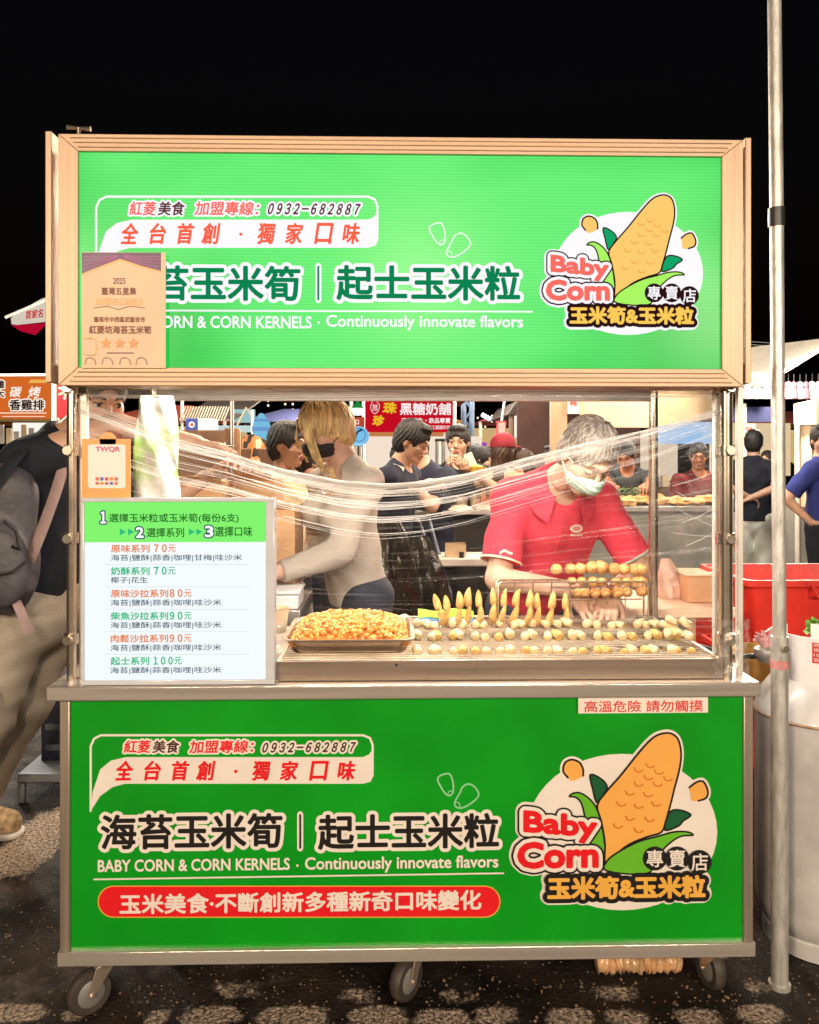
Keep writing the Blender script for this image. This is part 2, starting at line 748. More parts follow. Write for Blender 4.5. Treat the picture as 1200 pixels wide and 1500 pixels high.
def person(label, base, H=1.68, face=0.0, lean=(0, 0), twist=0.0, headr=(0, 0, 0), hl=None, hr=None, hintl=None, hintr=None,
           handd=None, shirt=None, sleeve='short', hem=.50, trousers=None, hair=('short', HAIRB), mask=None, skin=SKIN, vox=.012,
           hvox=.0055, handvox=.0055, build=1.0, curl=(.45, .55, .4), bust=0.0, pelvis=None, group=None, eyes='open', shoe=None, collar=None,
           neck_open=None, cuff=None, headf=0.0, brow=None):
    """a whole standing person; local frame faces -y, own left is +x"""
    h = H / 1.70
    P = np.array(pelvis if pelvis is not None else (0, 0, .53 * H), float)
    Rt = rotm(twist, lean[0], lean[1])
    T = lambda x, y, z: P + Rt @ (np.array((x, y, z), float) * H)
    fx = Rt @ np.array((0, 1., 0))
    neck = T(0, .012, .305)
    Rh = rotm(*headr)
    hc = neck + Rt @ np.array((0, -.012 - headf, .055)) * H * .5 + Rh @ np.array((0, -.012, .072)) * H + Rt @ np.array((0, -headf, .0))
    HS = h * 1.0
    hw = lambda x, y, z: hc + Rh @ (np.array((x, y, z), float) * HS)
    sh = {1: T(.106 * build, .008, .262), -1: T(-.106 * build, .008, .262)}
    ua, fa = .172 * H, .148 * H
    el, wr = {}, {}
    for sd, tgt, hint in ((1, hl, hintl), (-1, hr, hintr)):
        if tgt is None:
            tgt = sh[sd] + np.array((.05 * sd, -.06, -.305)) * H
        el[sd], wr[sd] = ik(sh[sd], tgt, ua, fa, hint if hint is not None else (.5 * sd, .9, -.2))
    hip = {s_: P + np.array((.052 * H * s_, 0, -.015 * H)) for s_ in (1, -1)}
    kn = {s_: np.array((.055 * H * s_, -.012 * H + P[1] * .4, .285 * H)) + np.array((P[0] * .4, 0, 0)) for s_ in (1, -1)}
    an = {s_: np.array((.062 * H * s_, .012 * H, .045 * H)) for s_ in (1, -1)}

    def torso(S, g=0.0, legs=False, arms=False, k=.05):
        S.cone(P + Rt @ np.array((0, 0, -.01)) * H, T(0, -.004, .09), (.088 * build) * H + g, .080 * build * H + g, k, (fx, .70))
        S.cone(T(0, -.004, .09), T(0, -.004, .20), .080 * build * H + g, .096 * build * H + g, k, (fx, .66))
        S.cone(T(0, 0, .20), T(0, .006, .255), .096 * build * H + g, .070 * build * H + g, k, (fx, .66))
        S.cone(sh[1], sh[-1], .036 * H + g, .036 * H + g, .03)
        S.cone(T(.06, .012, .266), neck, .035 * H + g, .030 * H + g, .03)
        S.cone(T(-.06, .012, .266), neck, .035 * H + g, .030 * H + g, .03)
        if bust:
            for s_ in (1, -1):
                S.ell(T(.042 * s_, -.052, .195), (.038 * H + g, .038 * H * bust + g, .038 * H + g), Rt, .03)

    # ---- body
    B = SDF()
    torso(B)
    B.cone(neck - Rt @ np.array((0, 0, .02 * H)), hw(0, .018, -.05), .036 * H, .032 * H, .02)
    for s_ in (1, -1):
        B.cone(sh[s_], el[s_], .033 * H * build, .025 * H, .025)
        B.cone(el[s_], wr[s_], .025 * H, .0165 * H, .012)
        B.cone(hip[s_], kn[s_], .052 * H, .034 * H, .04)
        B.cone(kn[s_], an[s_], .034 * H, .022 * H, .02)
        B.cone(an[s_], an[s_] + np.array((0, -.09 * H, -.022 * H)), .024 * H, .02 * H, .02)
    parts = [B.mesh(vox)]
    # ---- head
    Q = SDF()
    e = lambda c, r, k=.02, op='+': Q.ell(hw(*c), np.array(r) * HS, Rh, k * HS, op)
    c_ = lambda a, b, ra, rb, k=.012, op='+': Q.cone(hw(*a), hw(*b), ra * HS, rb * HS, k * HS, None, False, op)
    e((0, .012, .03), (.074, .094, .088))
    e((0, -.018, -.04), (.058, .068, .078), .03)
    e((0, -.062, -.098), (.024, .022, .018), .03)
    for s_ in (1, -1):
        e((.036 * s_, -.052, -.025), (.026, .026, .028), .025)
        e((.033 * s_, -.100, .004), (.016, .014, .010), .012, '-')
        c_((.008 * s_, -.089, .024), (.046 * s_, -.072, .024), .011, .009, .014)
        e((.033 * s_, -.0785, .003), (.0135, .0125, .0115), .004)
        e((.0755 * s_, .012, -.005), (.010, .020, .032), .006)
        c_((.011 * s_, -.096, -.034), (.014 * s_, -.090, -.032), .0075, .006, .006)
    c_((0, -.088, .012), (0, -.108, -.028), .008, .0105, .010)
    c_((-.018, -.0875, -.061), (0, -.0925, -.058), .0055, .0065, .006)
    c_((.018, -.0875, -.061), (0, -.0925, -.058), .0055, .0065, .006)
    c_((-.014, -.087, -.072), (.014, -.087, -.072), .0068, .0068, .008)
    c_((0, .018, -.05), (0, .030, -.13), .050, .053, .03)
    parts.append(Q.mesh(hvox))
    # ---- hands
    for s_ in (1, -1):
        hd = (handd or {}).get(s_)
        d = unit(wr[s_] - el[s_])
        if hd is None:
            hd = (d, np.cross(d, (0, -1, 0)) * s_ if abs(d[2]) > .7 else (0, 0, -1))
        S = SDF()
        S.cone(wr[s_] - d * .03, wr[s_], .0175 * H, .0165 * H, .01)
        nn = unit(np.array(hd[1], float))
        dd = unit(hd[0])
        a = np.cross(dd, unit(nn - (nn @ dd) * dd))
        # the thumb points forward/up: choose the side facing -y or +z
        sg = hd[2] if len(hd) > 2 else (1 if (a @ np.array((0, -1., .3))) > 0 else -1)
        hand(S, wr[s_], dd, nn, sg, curl, .98 * h)
        parts.append(S.mesh(handvox))

    def mi(C):
        L = (C - hc) @ Rh / HS
        o = np.zeros(len(C), int)
        ax = np.abs(L[:, 0])
        fr = L[:, 1] < -.05
        o[fr & (ax < .021) & (L[:, 2] < -.0545 - .0) & (L[:, 2] > -.0785) & (L[:, 1] < -.084)] = 1
        o[fr & (ax > .014) & (ax < .050) & (np.abs(L[:, 2] - .0285 + (ax - .033) ** 2 * 8) < .0042)] = 2
        ed = np.sqrt((ax - .033) ** 2 + 2.2 * (L[:, 2] - .003) ** 2)
        if eyes == 'open':
            o[fr & (ed < .0108)] = 3
            o[fr & (np.abs(ax - .033) < .0058) & (np.abs(L[:, 2] - .003) < .0075)] = 4
            o[fr & (ed < .0150) & (L[:, 2] > .0065)] = 4
        else:
            o[fr & (ed < .0150) & (np.abs(L[:, 2] + .002) < .0030)] = 4
        return o
    body = np_obj('person', parts, [skin, LIP, brow or BROW, EYEW, IRIS], None, mi, tuple(base), R(face))
    tag(body, label, 'person', group)
    # ---- hair
    if hair:
        st, hm = hair[0], hair[1]
        K = SDF()
        ke = lambda c, r, k=.012, op='+': K.ell(hw(*c), np.array(r) * HS, Rh, k * HS, op)
        kc = lambda a, b, ra, rb, k=.012, op='+': K.cone(hw(*a), hw(*b), ra * HS, rb * HS, k * HS, None, False, op)
        g = {'short': .010, 'thick': .017, 'long': .012, 'thin': .006, 'bob': .014, 'cap': .004}[st]
        ke((0, .014, .032), (.075 + g, .096 + g, .090 + g))
        ke((0, .045, -.02), (.066 + g, .058 + g, .07 + g), .02)
        if st in ('long',):
            for s_ in (1, -1):
                kc((.062 * s_, .02, -.02), (.075 * s_, .03, -.22), .026, .022, .02)
            kc((.0, .07, -.03), (0, .085, -.30), .06, .045, .03)
        if st == 'bob':
            for s_ in (1, -1):
                kc((.070 * s_, .025, .02), (.072 * s_, .03, -.045), .026, .020, .02)
            kc((0, .06, 0), (0, .062, -.055), .072, .05, .03)
        if st == 'thick':
            ke((0, -.05, .105), (.06, .045, .025), .02)
        # face opening
        fh = {'short': .066, 'thick': .058, 'thin': .074, 'long': .064, 'bob': .058, 'cap': .07}[st]
        ke((0, -.118, fh - .095), (.060, .082, .095), .008, '-')
        if st in ('short', 'thick', 'thin'):
            for s_ in (1, -1):
                ke((.085 * s_, -.01, -.035), (.04, .034, .042), .006, '-')
            ke((0, .0, -.16), (.12, .15, .075), .01, '-')
            ke((0, -.105, -.06), (.12, .07, .10), .006, '-')
        rx = [Rh[:, i] for i in range(3)]
        ph = random.uniform(0, 6)

        def strands(X, Y, Z):
            lx = ((X - hc[0]) * rx[0][0] + (Y - hc[1]) * rx[0][1] + (Z - hc[2]) * rx[0][2]) / HS
            ly = ((X - hc[0]) * rx[1][0] + (Y - hc[1]) * rx[1][1] + (Z - hc[2]) * rx[1][2]) / HS
            lz = ((X - hc[0]) * rx[2][0] + (Y - hc[1]) * rx[2][1] + (Z - hc[2]) * rx[2][2]) / HS
            an_ = np.arctan2(lx, ly + .02)
            return (.0012 if st == 'short' else .0022) * np.sin(an_ * 26 + ph + 6 * np.sin(lz * 23)) + .0016 * np.sin(an_ * 61 + lz * 40)
        K.fold = strands
        np_obj('hair', [K.mesh(hvox if hvox < .005 else .006)], hm, body)
    # ---- shirt
    ph = [random.uniform(0, 6) for _ in range(6)]

    def folds(amp):
        def f(X, Y, Z):
            return amp * (np.sin(34 * Z + 9 * X + ph[0] + 2.2 * np.sin(13 * X + 7 * Y + ph[1])) * .6 + np.sin(55 * X + 21 * Z + ph[2] + 1.7 * np.sin(17 * Z + ph[3])) * .4)
        return f
    if shirt:
        S = SDF()
        torso(S, .012, k=.06)
        S.cone(P + Rt @ np.array((0, 0, .09 * H)), P + Rt @ np.array((0, 0, (hem - .53) * H - .01)), .086 * build * H + .014, .095 * build * H + .016, .05, (fx, .72))
        for s_ in (1, -1):
            if sleeve == 'short':
                q = sh[s_] + (el[s_] - sh[s_]) * .80
                S.cone(sh[s_], q, .034 * H * build + .015, .031 * H + .018, .03, None, True)
            elif sleeve == 'long':
                q = wr[s_] - (wr[s_] - el[s_]) * .05
                S.cone(sh[s_], el[s_], .034 * H * build + .013, .027 * H + .014, .03)
                S.cone(el[s_], q, .027 * H + .014, .020 * H + .008, .02, None, True)
        up = Rt @ np.array((0, 0, 1.))
        S.cut(-up, -(P @ up + (hem - .53) * H))
        nz = unit(Rt @ np.array((0, -.35, 1.)))
        S.cut(nz, neck @ nz + .022 * H)
        S.cone(T(0, -.012, .296), T(0, -.035, .40), .032 * H, .050 * H, .012, None, False, '-')
        if neck_open:
            S.ell(T(0, -.070, .292), (.050 * H * neck_open, .055 * H, .048 * H * neck_open), Rt, .015, '-')
        S.fold = folds(.0056)
        np_obj('shirt', [S.mesh(min(vox, .010))], shirt, body)
    if trousers:
        S = SDF()
        S.cone(P + np.array((0, 0, -.02 * H)), P + np.array((0, 0, .035 * H)), .090 * build * H + .006, .085 * build * H + .006, .04, ((0, 1, 0), .75))
        for s_ in (1, -1):
            S.cone(hip[s_], kn[s_], .054 * H + .012, .042 * H + .014, .03)
            S.cone(kn[s_], an[s_] + np.array((0, 0, -.015 * H)), .042 * H + .014, .036 * H + .014, .02, None, True)
        S.fold = folds(.0045)
        np_obj('trousers', [S.mesh(min(vox, .012))], trousers, body)
        for s_ in (1, -1):
            S = SDF()
            f0 = an[s_] * np.array((1, 1, 0)) + np.array((0, 0, .035))
            S.cone(f0 + np.array((0, .03, .008)), f0 + np.array((0, -.15, -.004)), .044, .036, .03, ((1, 0, 0), .92))
            S.cut((0, 0, -1), 0.0)
            np_obj('shoe', [S.mesh(.009)], shoe or SHOE, body)
    if mask:
        S = SDF()
        S.ell(hw(0, -.020, -.040), np.array((.069, .090, .073)) * HS, Rh, .01)
        S.cone(hw(0, -.085, -.015), hw(0, -.100, -.045), .026 * HS, .026 * HS, .03)
        S.ell(hw(0, .02, -.03), np.array((.09, .062, .12)) * HS, Rh, .006, '-')
        zu = Rh @ np.array((0, .45, 1.))
        S.cut(zu, hw(0, -.10, -.017) @ zu)
        zd = Rh @ np.array((0, .15, -1.))
        S.cut(zd, hw(0, -.07, -.112) @ zd)
        hr_ = Rh[:, 2]
        S.fold = lambda X, Y, Z: .0012 * np.sin(((X - hc[0]) * hr_[0] + (Y - hc[1]) * hr_[1] + (Z - hc[2]) * hr_[2]) * 330)
        m = np_obj('face_mask', [S.mesh(.004)], mask, body)
        lo_ = MB()
        for s_ in (1, -1):
            for zz in (-.012, -.085):
                lo_.tube([hw(.060 * s_, -.045, zz * .8), hw(.072 * s_, -.02, zz * .55), hw(.079 * s_, .018, -.005 + zz * .3)], .0022, 5)
        lo_.build('ear_loop', mask, m, (0, 0, 0))
    return body, dict(hw=hw, Rh=Rh, hc=hc, wr=wr, el=el, sh=sh, T=T, Rt=Rt, neck=neck, P=P, HS=HS, an=an)


SHOE = mat('dark_shoe', (.03, .03, .032), .6)
# ------------------------------------------------------------------ ground
def gp(px, py):
    f = Vector((math.sin(YAW), math.cos(YAW), 0)) + Vector((math.cos(YAW), -math.sin(YAW), 0)) * ((px - 600) / F_PX) + Vector((0, 0, (HOR - py) / F_PX))
    return Vector(CAM) + f * (-CAM[2] / f.z)


# worn remains of an old painted line, and a lit spot of concrete, its light painted in as pale colour: (x0, x1, y0, y1, strength)
WORN_AND_LIT = ((-30, 78, 1466, 1500, 1), (86, 130, 1472, 1498, .6), (210, 252, 1476, 1504, .9), (258, 360, 1470, 1506, 1), (366, 490, 1470, 1510, 1), (506, 604, 1470, 1506, 1),
        (600, 694, 1474, 1508, 1), (690, 764, 1472, 1504, .9), (792, 874, 1474, 1506, 1), (882, 954, 1474, 1508, .9), (982, 1064, 1474, 1506, .9), (1074, 1154, 1468, 1502, 1), (300, 392, 1432, 1464, .45),
        (493, 562, 1444, 1474, .5), (638, 702, 1446, 1472, .45), (868, 942, 1440, 1470, .45), (1088, 1132, 1434, 1458, .5), (5, 105, 1170, 1290, 1.15))  # the last entry is the painted pool of light


def ground_mat():
    m = bpy.data.materials.new('worn_asphalt')
    m.use_nodes = True
    n, L = m.node_tree.nodes, m.node_tree.links
    b = n['Principled BSDF']
    b.inputs['Specular IOR Level'].default_value = .35
    tc = n.new('ShaderNodeTexCoord')

    def noise(sc, det=6, rough=.6):
        t = n.new('ShaderNodeTexNoise')
        t.inputs['Scale'].default_value = sc
        t.inputs['Detail'].default_value = det
        t.inputs['Roughness'].default_value = rough
        L.new(tc.outputs['Object'], t.inputs['Vector'])
        return t

    def ramp(src, p0, p1, c0=(0, 0, 0, 1), c1=(1, 1, 1, 1)):
        r = n.new('ShaderNodeValToRGB')
        r.color_ramp.elements[0].position, r.color_ramp.elements[1].position = p0, p1
        r.color_ramp.elements[0].color, r.color_ramp.elements[1].color = c0, c1
        L.new(src, r.inputs[0])
        return r

    def mix(f, a, c):
        x = n.new('ShaderNodeMix')
        x.data_type = 'RGBA'
        L.new(f, x.inputs[0])
        for s_, i in ((a, 6), (c, 7)):
            if isinstance(s_, tuple):
                x.inputs[i].default_value = (*s_, 1)
            else:
                L.new(s_, x.inputs[i])
        return x.outputs[2]
    base = ramp(noise(3.2).outputs[0], .42, .62, (.004, .003, .0025, 1), (.032, .020, .013, 1))
    vor = n.new('ShaderNodeTexVoronoi')
    vor.inputs['Scale'].default_value = 62
    L.new(tc.outputs['Object'], vor.inputs['Vector'])
    peb = ramp(vor.outputs['Distance'], .16, .30, (1, 1, 1, 1), (0, 0, 0, 1))
    pick = ramp(vor.outputs['Color'], .62, .70)
    mul = n.new('ShaderNodeMath')
    mul.operation = 'MULTIPLY'
    L.new(peb.outputs[0], mul.inputs[0])
    L.new(pick.outputs[0], mul.inputs[1])
    c1 = mix(mul.outputs[0], base.outputs[0], (.34, .23, .14))
    pale = ramp(noise(1.1, 8, .7).outputs[0], .55, .63)
    c2 = mix(pale.outputs[0], c1, (.12, .095, .082))
    def math_(op, a_, b_=None, c_=None):
        m_ = n.new('ShaderNodeMath')
        m_.operation = op
        for i_, v_ in enumerate((a_, b_, c_)):
            if v_ is None:
                continue
            if isinstance(v_, (int, float)):
                m_.inputs[i_].default_value = v_
            else:
                L.new(v_, m_.inputs[i_])
        return m_.outputs[0]
    sp = n.new('ShaderNodeSeparateXYZ')
    L.new(tc.outputs['Object'], sp.inputs[0])
    wob = math_('MULTIPLY_ADD', noise(17, 8, .75).outputs[0], 3.0, -1.55)
    worn_and_lit = None  # mask of the line's wear and of the painted light pool
    for (x0, x1, y0, y1, st) in WORN_AND_LIT:
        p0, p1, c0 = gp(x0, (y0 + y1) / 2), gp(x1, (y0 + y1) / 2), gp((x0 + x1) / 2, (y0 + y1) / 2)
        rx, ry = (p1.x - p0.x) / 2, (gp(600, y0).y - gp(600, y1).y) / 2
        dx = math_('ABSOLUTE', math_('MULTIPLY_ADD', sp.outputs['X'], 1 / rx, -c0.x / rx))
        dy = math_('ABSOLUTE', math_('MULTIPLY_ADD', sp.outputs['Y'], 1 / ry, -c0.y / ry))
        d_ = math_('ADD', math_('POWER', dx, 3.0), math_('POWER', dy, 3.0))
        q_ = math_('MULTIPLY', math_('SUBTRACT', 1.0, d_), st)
        worn_and_lit = q_ if worn_and_lit is None else math_('MAXIMUM', worn_and_lit, q_)
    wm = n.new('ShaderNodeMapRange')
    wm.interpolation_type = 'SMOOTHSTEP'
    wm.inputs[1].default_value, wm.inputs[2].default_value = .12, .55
    L.new(math_('ADD', worn_and_lit, wob), wm.inputs[0])
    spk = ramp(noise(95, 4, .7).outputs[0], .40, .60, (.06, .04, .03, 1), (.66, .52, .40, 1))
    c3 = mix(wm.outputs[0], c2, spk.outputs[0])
    L.new(c3, b.inputs['Base Color'])
    rr = ramp(noise(6).outputs[0], .35, .65, (.35, .35, .35, 1), (.85, .85, .85, 1))
    L.new(rr.outputs[0], b.inputs['Roughness'])
    bp = n.new('ShaderNodeBump')
    bp.inputs['Strength'].default_value = .9
    bp.inputs['Distance'].default_value = .012
    add = n.new('ShaderNodeMath')
    L.new(noise(70, 5).outputs[0], add.inputs[0])
    L.new(mul.outputs[0], add.inputs[1])
    hs = math_('MULTIPLY_ADD', wm.outputs[0], .9, add.outputs[0])
    L.new(hs, bp.inputs['Height'])
    L.new(bp.outputs[0], b.inputs['Normal'])
    return m


def gz(x, y):
    return .006 * math.sin(2.1 * x + .7) * math.sin(1.7 * y) - .006


g = MB()
GRID = 60
g.sheet(lambda u, v: ((u - .5) * 24, (v - .42) * 30 + 2, 0), 40, 40)
g.add([(-400, -400, -.02), (400, -400, -.02), (400, 600, -.02), (-400, 600, -.02)], [(0, 1, 2, 3)])
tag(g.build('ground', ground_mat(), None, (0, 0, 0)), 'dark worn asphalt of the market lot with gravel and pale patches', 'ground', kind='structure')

# loose pebbles and grit on the asphalt
gm_ = MB()
for i_ in range(700):
    x_, y_ = random.uniform(-1.45, 1.35), random.choice((random.uniform(-.12, .16), random.uniform(-.12, .9)))
    r_ = random.choice((.0025, .003, .004, .0055))
    gm_.ball((x_, y_, r_ * .45), r_, 6, (r_, r_ * random.uniform(.7, 1), r_ * .7), rotm(random.uniform(0, 360), 0), .12, m=random.choice((0, 0, 1, 2)))
tag(gm_.build('gravel', [mat('grit_tan', (.20, .125, .075), .8), mat('grit_grey', (.11, .09, .08), .8), mat('grit_dark', (.05, .035, .028), .8)], None, (0, 0, 0)), 'loose grit and pebbles scattered over the dark asphalt', 'gravel', kind='stuff')

# ------------------------------------------------------------------ the cart
STEEL = mat('brushed_steel', (.74, .67, .60), .22, .70, .10, 5, .12, 220, stretch=(.25, 3, 9))
STEELV = mat('brushed_steel_upright', (.64, .52, .42), .32, .80, .18, 5, .12, 220, stretch=(9, 3, .3))
CHROME = mat('pipe_steel', (.72, .62, .50), .24, .95, .12, 8)
PROFILE = mat('bronze_profile', (.52, .345, .23), .42, .35, .16, 6, .10, 90, stretch=(.3, 5, 26))
PROFILEV = mat('bronze_profile_upright', (.53, .365, .25), .42, .35, .16, 6, .10, 90, stretch=(26, 5, .3))
DARK = mat('dark_metal', (.03, .028, .027), .5, .5)
RUBBER = mat('grey_rubber', (.055, .042, .034), .6, 0, .3, 20)
GREEN = mat('green_print', (.002, .30, .010), .25, 0, .14, 3.5, coat=.25)

cart = thing('food_cart', (0, .33, 0), 'steel food cart with green sign box, green front panel and clear film round its opening', 'food cart')
XL, XR = at(88, 1200, 0).x, at(1103, 1200, 0).x
Z0, Z1 = at(595, 1404, 0).z, at(595, 1025, -.035).z
ZC = at(595, 1003, -.035).z
DEP = .66
cb = MB()
cb.box((XL + .02, .02, Z0 + .03), (XR - .02, DEP, Z1))
cb.build('cabinet', STEELV, cart, bevel=.002)
fr = MB()
sw = .027
fr.box((XL, -.004, Z0 + .034), (XL + sw, .045, Z1), m=1)
fr.box((XR - sw, -.004, Z0 + .034), (XR, .045, Z1), m=1)
fr.box((XL - .004, -.010, Z0 - .004), (XR + .004, .05, Z0 + .034), m=0)
fr.box((XL - .004, .05, Z0 - .004), (XR + .004, DEP + .02, Z0 + .028), m=0)
fr.build('cabinet_frame', [STEEL, STEELV], cart, bevel=.003)
fp = MB()
fp.box((XL + sw, .004, Z0 + .034), (XR - sw, .018, Z1))
panel = fp.build('front_panel', GREEN, cart)
ct = MB()
CXL, CXR = at(67, 1010, -.035).x, at(1115, 1005, -.035).x
ct.box((CXL, -.035, Z1 + .001), (CXR, DEP + .05, ZC))
ct.build('counter_top', STEEL, cart, bevel=.004)

# printed art, shared by the two panels
WHITE_P = mat('white_print', (.80, .72, .66), .28, 0, .04, coat=.4)
RED_P = mat('red_print', (.74, .012, .018), .28, 0, .05, coat=.4)
BLACK_P = mat('black_print', (.012, .010, .010), .3, 0, .1, coat=.4)
YEL_P = mat('yellow_print', (.80, .42, .07), .28, 0, .05, coat=.4)
CORN_P = mat('corn_print', (.84, .40, .09), .28, 0, .04, coat=.4)
CORN_D = mat('corn_shade_print', (.62, .20, .03), .28, 0, .04, coat=.4)
LEAF_P = mat('leaf_print', (.13, .46, .025), .28, 0, .05, coat=.4)
LEAFD_P = mat('dark_leaf_print', (.008, .10, .035), .28, 0, .05, coat=.4)
BROWN_P = mat('brown_print', (.05, .012, .01), .3, 0, .1)
MINT_P = mat('mint_print', (.25, .62, .30), .28, 0, .05, coat=.4)
E_ = {}
for k_, c_, s_ in (('W', (255, 250, 255), 1.02), ('R', (255, 100, 70), 1), ('RB', (252, 112, 100), 1), ('K', (45, 20, 20), 1), ('G', (12, 132, 82), 1), ('Y', (255, 205, 90), 1), ('C', (254, 205, 112), 1),
                   ('CD', (246, 172, 84), 1), ('L', (172, 248, 100), 1), ('LD', (20, 165, 105), 1), ('B', (92, 45, 52), 1), ('M', (225, 255, 225), 1)):
    E_[k_] = emit('lightbox_print_' + dict(W='white', R='orange_red', RB='rose', K='black', G='dark_green', Y='yellow', C='corn', CD='corn_shade', L='leaf', LD='dark_leaf', B='brown', M='pale_mint')[k_], lin(*c_), s_)
LOWER = dict(W=WHITE_P, R=RED_P, RB=RED_P, K=BLACK_P, G=BLACK_P, Y=YEL_P, C=CORN_P, CD=CORN_D, L=LEAF_P, LD=LEAFD_P, B=BROWN_P, M=MINT_P)


def emblem(p, C):
    """round emblem: white disc, corn cob in its husk, shop lettering"""
    corn = [(489, 800), (487, 700), (470, 600), (452, 530), (490, 470), (560, 390), (640, 290), (700, 225), (745, 201), (790, 200), (822, 228), (835, 290), (828, 360), (805, 450), (785, 530), (765, 600), (745, 650),
            (680, 672), (600, 705), (540, 750)]
    kl = [(318, 402), (297, 372), (305, 335), (335, 320), (370, 332), (387, 362), (388, 394), (340, 418)]
    kr = [(874, 447), (905, 424), (937, 420), (958, 462), (950, 495), (915, 508), (884, 506), (878, 470)]
    for q in (corn, kl, kr):
        p.poly(q, C['W'], True, grow=.0085 * (1 if C is LOWER else .79))
    p.ellipse(566, 652, 436, 358, C['W'])
    t1, t2, t3 = (112, 545, 452, 676), (84, 690, 458, 815), (222, 846, 944, 952)
    p.text('Baby', t1, C['W'], 7, (C['W'], 34), tilt=.09)
    p.text('Corn', t2, C['W'], 8, (C['W'], 36))
    p.text('玉米筍&玉米粒', t3, C['W'], 8, (C['W'], 32))
    for q, col in ((kl, 'C'), (kr, 'C')):
        p.poly(q, C[col], True)
    p.stroke(kl[:1] + kl[1:7], 9, C['K'], True)
    p.stroke(kr[:6], 9, C['K'], True)
    for q in ([(420, 390), (462, 402), (497, 440), (480, 480), (450, 515), (432, 455)], [(785, 560), (830, 550), (880, 572), (845, 600), (820, 625), (760, 640)]):
        p.poly(q, C['LD'], True)
        p.stroke(q, 8, C['K'], True, True)
    lf = [(325, 487), (345, 472), (375, 472), (412, 495), (445, 535), (468, 600), (485, 700), (488, 815), (372, 815), (385, 720), (402, 650), (395, 580), (380, 520), (355, 492)]
    p.poly(lf, C['L'], True)
    p.stroke(lf, 8, C['K'], True, True)
    p.poly(corn, C['C'], True)
    p.stroke(corn, 9, C['K'], True, True)
    for cx, cy in ((640, 365), (693, 345), (733, 375), (775, 405), (685, 400), (727, 430), (640, 430), (600, 470), (683, 478), (560, 520), (640, 530), (720, 520), (600, 585), (690, 590), (545, 620), (640, 640)):
        p.stroke([(cx - 19, cy - 9), (cx - 12, cy + 5), (cx, cy + 10), (cx + 12, cy + 8), (cx + 20, cy + 2)], 7, C['CD'], True)
    rf = [(488, 822), (498, 778), (555, 735), (640, 692), (730, 667), (800, 648), (860, 647), (888, 662), (835, 667), (790, 692), (745, 735), (705, 790), (690, 832), (600, 840)]
    p.poly(rf, C['L'], True)
    p.stroke(rf, 8, C['K'], True, True)
    p.text('Baby', t1, C['RB'], 7, (C['W'], 17), tilt=.09, outline2=(C['K'], 25))
    p.text('Corn', t2, C['RB'], 8, (C['W'], 17), outline2=(C['K'], 26))
    for (cx, cy, ch) in ((713, 768, '專'), (815, 768, '賣'), (917, 784, '店')):
        p.ellipse(cx, cy, 55, 55, C['K'])
        p.text(ch, (cx - 38, cy - 40, cx + 38, cy + 40), C['W'], 1.2)
    p.text('玉米筍&玉米粒', t3, C['Y'], 5, (C['K'], 20))


def banner_art(p, C, b, big, sub, pts, cover=0):
    """speech-bubble box, headline, sub line; b = (x0, y0, x1, y1) of the bubble, tail = pts"""
    x0, y0, x1, y1 = b
    ym = y0 + (y1 - y0) * .45
    p.stroke([(x0, pts), (x0, y0 + 16), (x0 + 5, y0 + 5), (x0 + 15, y0), (x1 - 14, y0), (x1 - 4, y0 + 4), (x1, y0 + 14), (x1, y1 - 20)], 3.2, C['W'])
    p.poly([(x0, pts), (x0 + 3, pts - 28), (x0 + 14, ym + 18), (x0 + 30, ym + 5), (x0 + 52, ym), (x1 - 14, ym), (x1 - 5, ym - 4), (x1, ym - 12), (x1 + 1.5, y1 - 12), (x1 - 3, y1 - 3), (x1 - 14, y1),
            (x0 + 50, y1), (x0 + 32, y1 + 5), (x0 + 14, y1 + 18)], C['W'])
    h = ym - y0
    p.text('紅菱', (x0 + 48, y0 + 7, x0 + 89, ym - 6), C['R'] if C is LOWER else C['RB'], .5, (C['W'], 2.6), slant=.12)
    p.text('美食', (x0 + 90, y0 + 7, x0 + 131, ym - 6), C['B'], .5, (C['W'], 2.6), slant=.12)
    p.text('加盟專線：', (x0 + 144, y0 + 7, x0 + 240, ym - 6), C['R'] if C is LOWER else C['RB'], .5, (C['W'], 2.6), slant=.12)
    p.text('０９３２－６８２８８７', (x0 + 250, y0 + 10, x1 - 24, ym - 7), C['B'], .6, (C['W'], 2.8), slant=.25)
    w_ = x1 - x0
    xs = [x0 + w_ * t for t in (.085, .185, .282, .373)]
    for ch, xx in zip('全台首創', xs):
        p.text(ch, (xx, ym + 5, xx + 29, y1 - 5), C['R'], .9, slant=.14)
    p.ellipse(x0 + w_ * .515, (ym + y1) / 2 + 1, 2.4, 2.4, C['R'])
    for ch, xx in zip('獨家口味', [x0 + w_ * t for t in (.570, .670, .775, .873)]):
        p.text(ch, (xx, ym + 5, xx + 29, y1 - 5), C['R'], .9, slant=.14)
    X0, Y0, X1, Y1 = big
    W_ = X1 - X0
    n_ = 10
    spans = [(0, .112), (.115, .228), (.232, .34), (.346, .457)]
    if not cover:
        p.text('海苔玉米筍', (X0, Y0, X0 + W_ * .457, Y1), C['G'], 1.5, (C['W'], 5.2))
    else:
        p.text('海苔玉米筍', (X0, Y0, X0 + W_ * .457, Y1), C['G'], 1.5, (C['W'], 5.2))
    p.stroke([(X0 + W_ * .501, Y0 + 1), (X0 + W_ * .501, Y1 - 1)], 9, C['W'])
    p.stroke([(X0 + W_ * .501, Y0 + 2), (X0 + W_ * .501, Y1 - 2)], 3, C['G'])
    p.text('起士玉米粒', (X0 + W_ * .545, Y0, X1, Y1), C['G'], 1.5, (C['W'], 5.2))


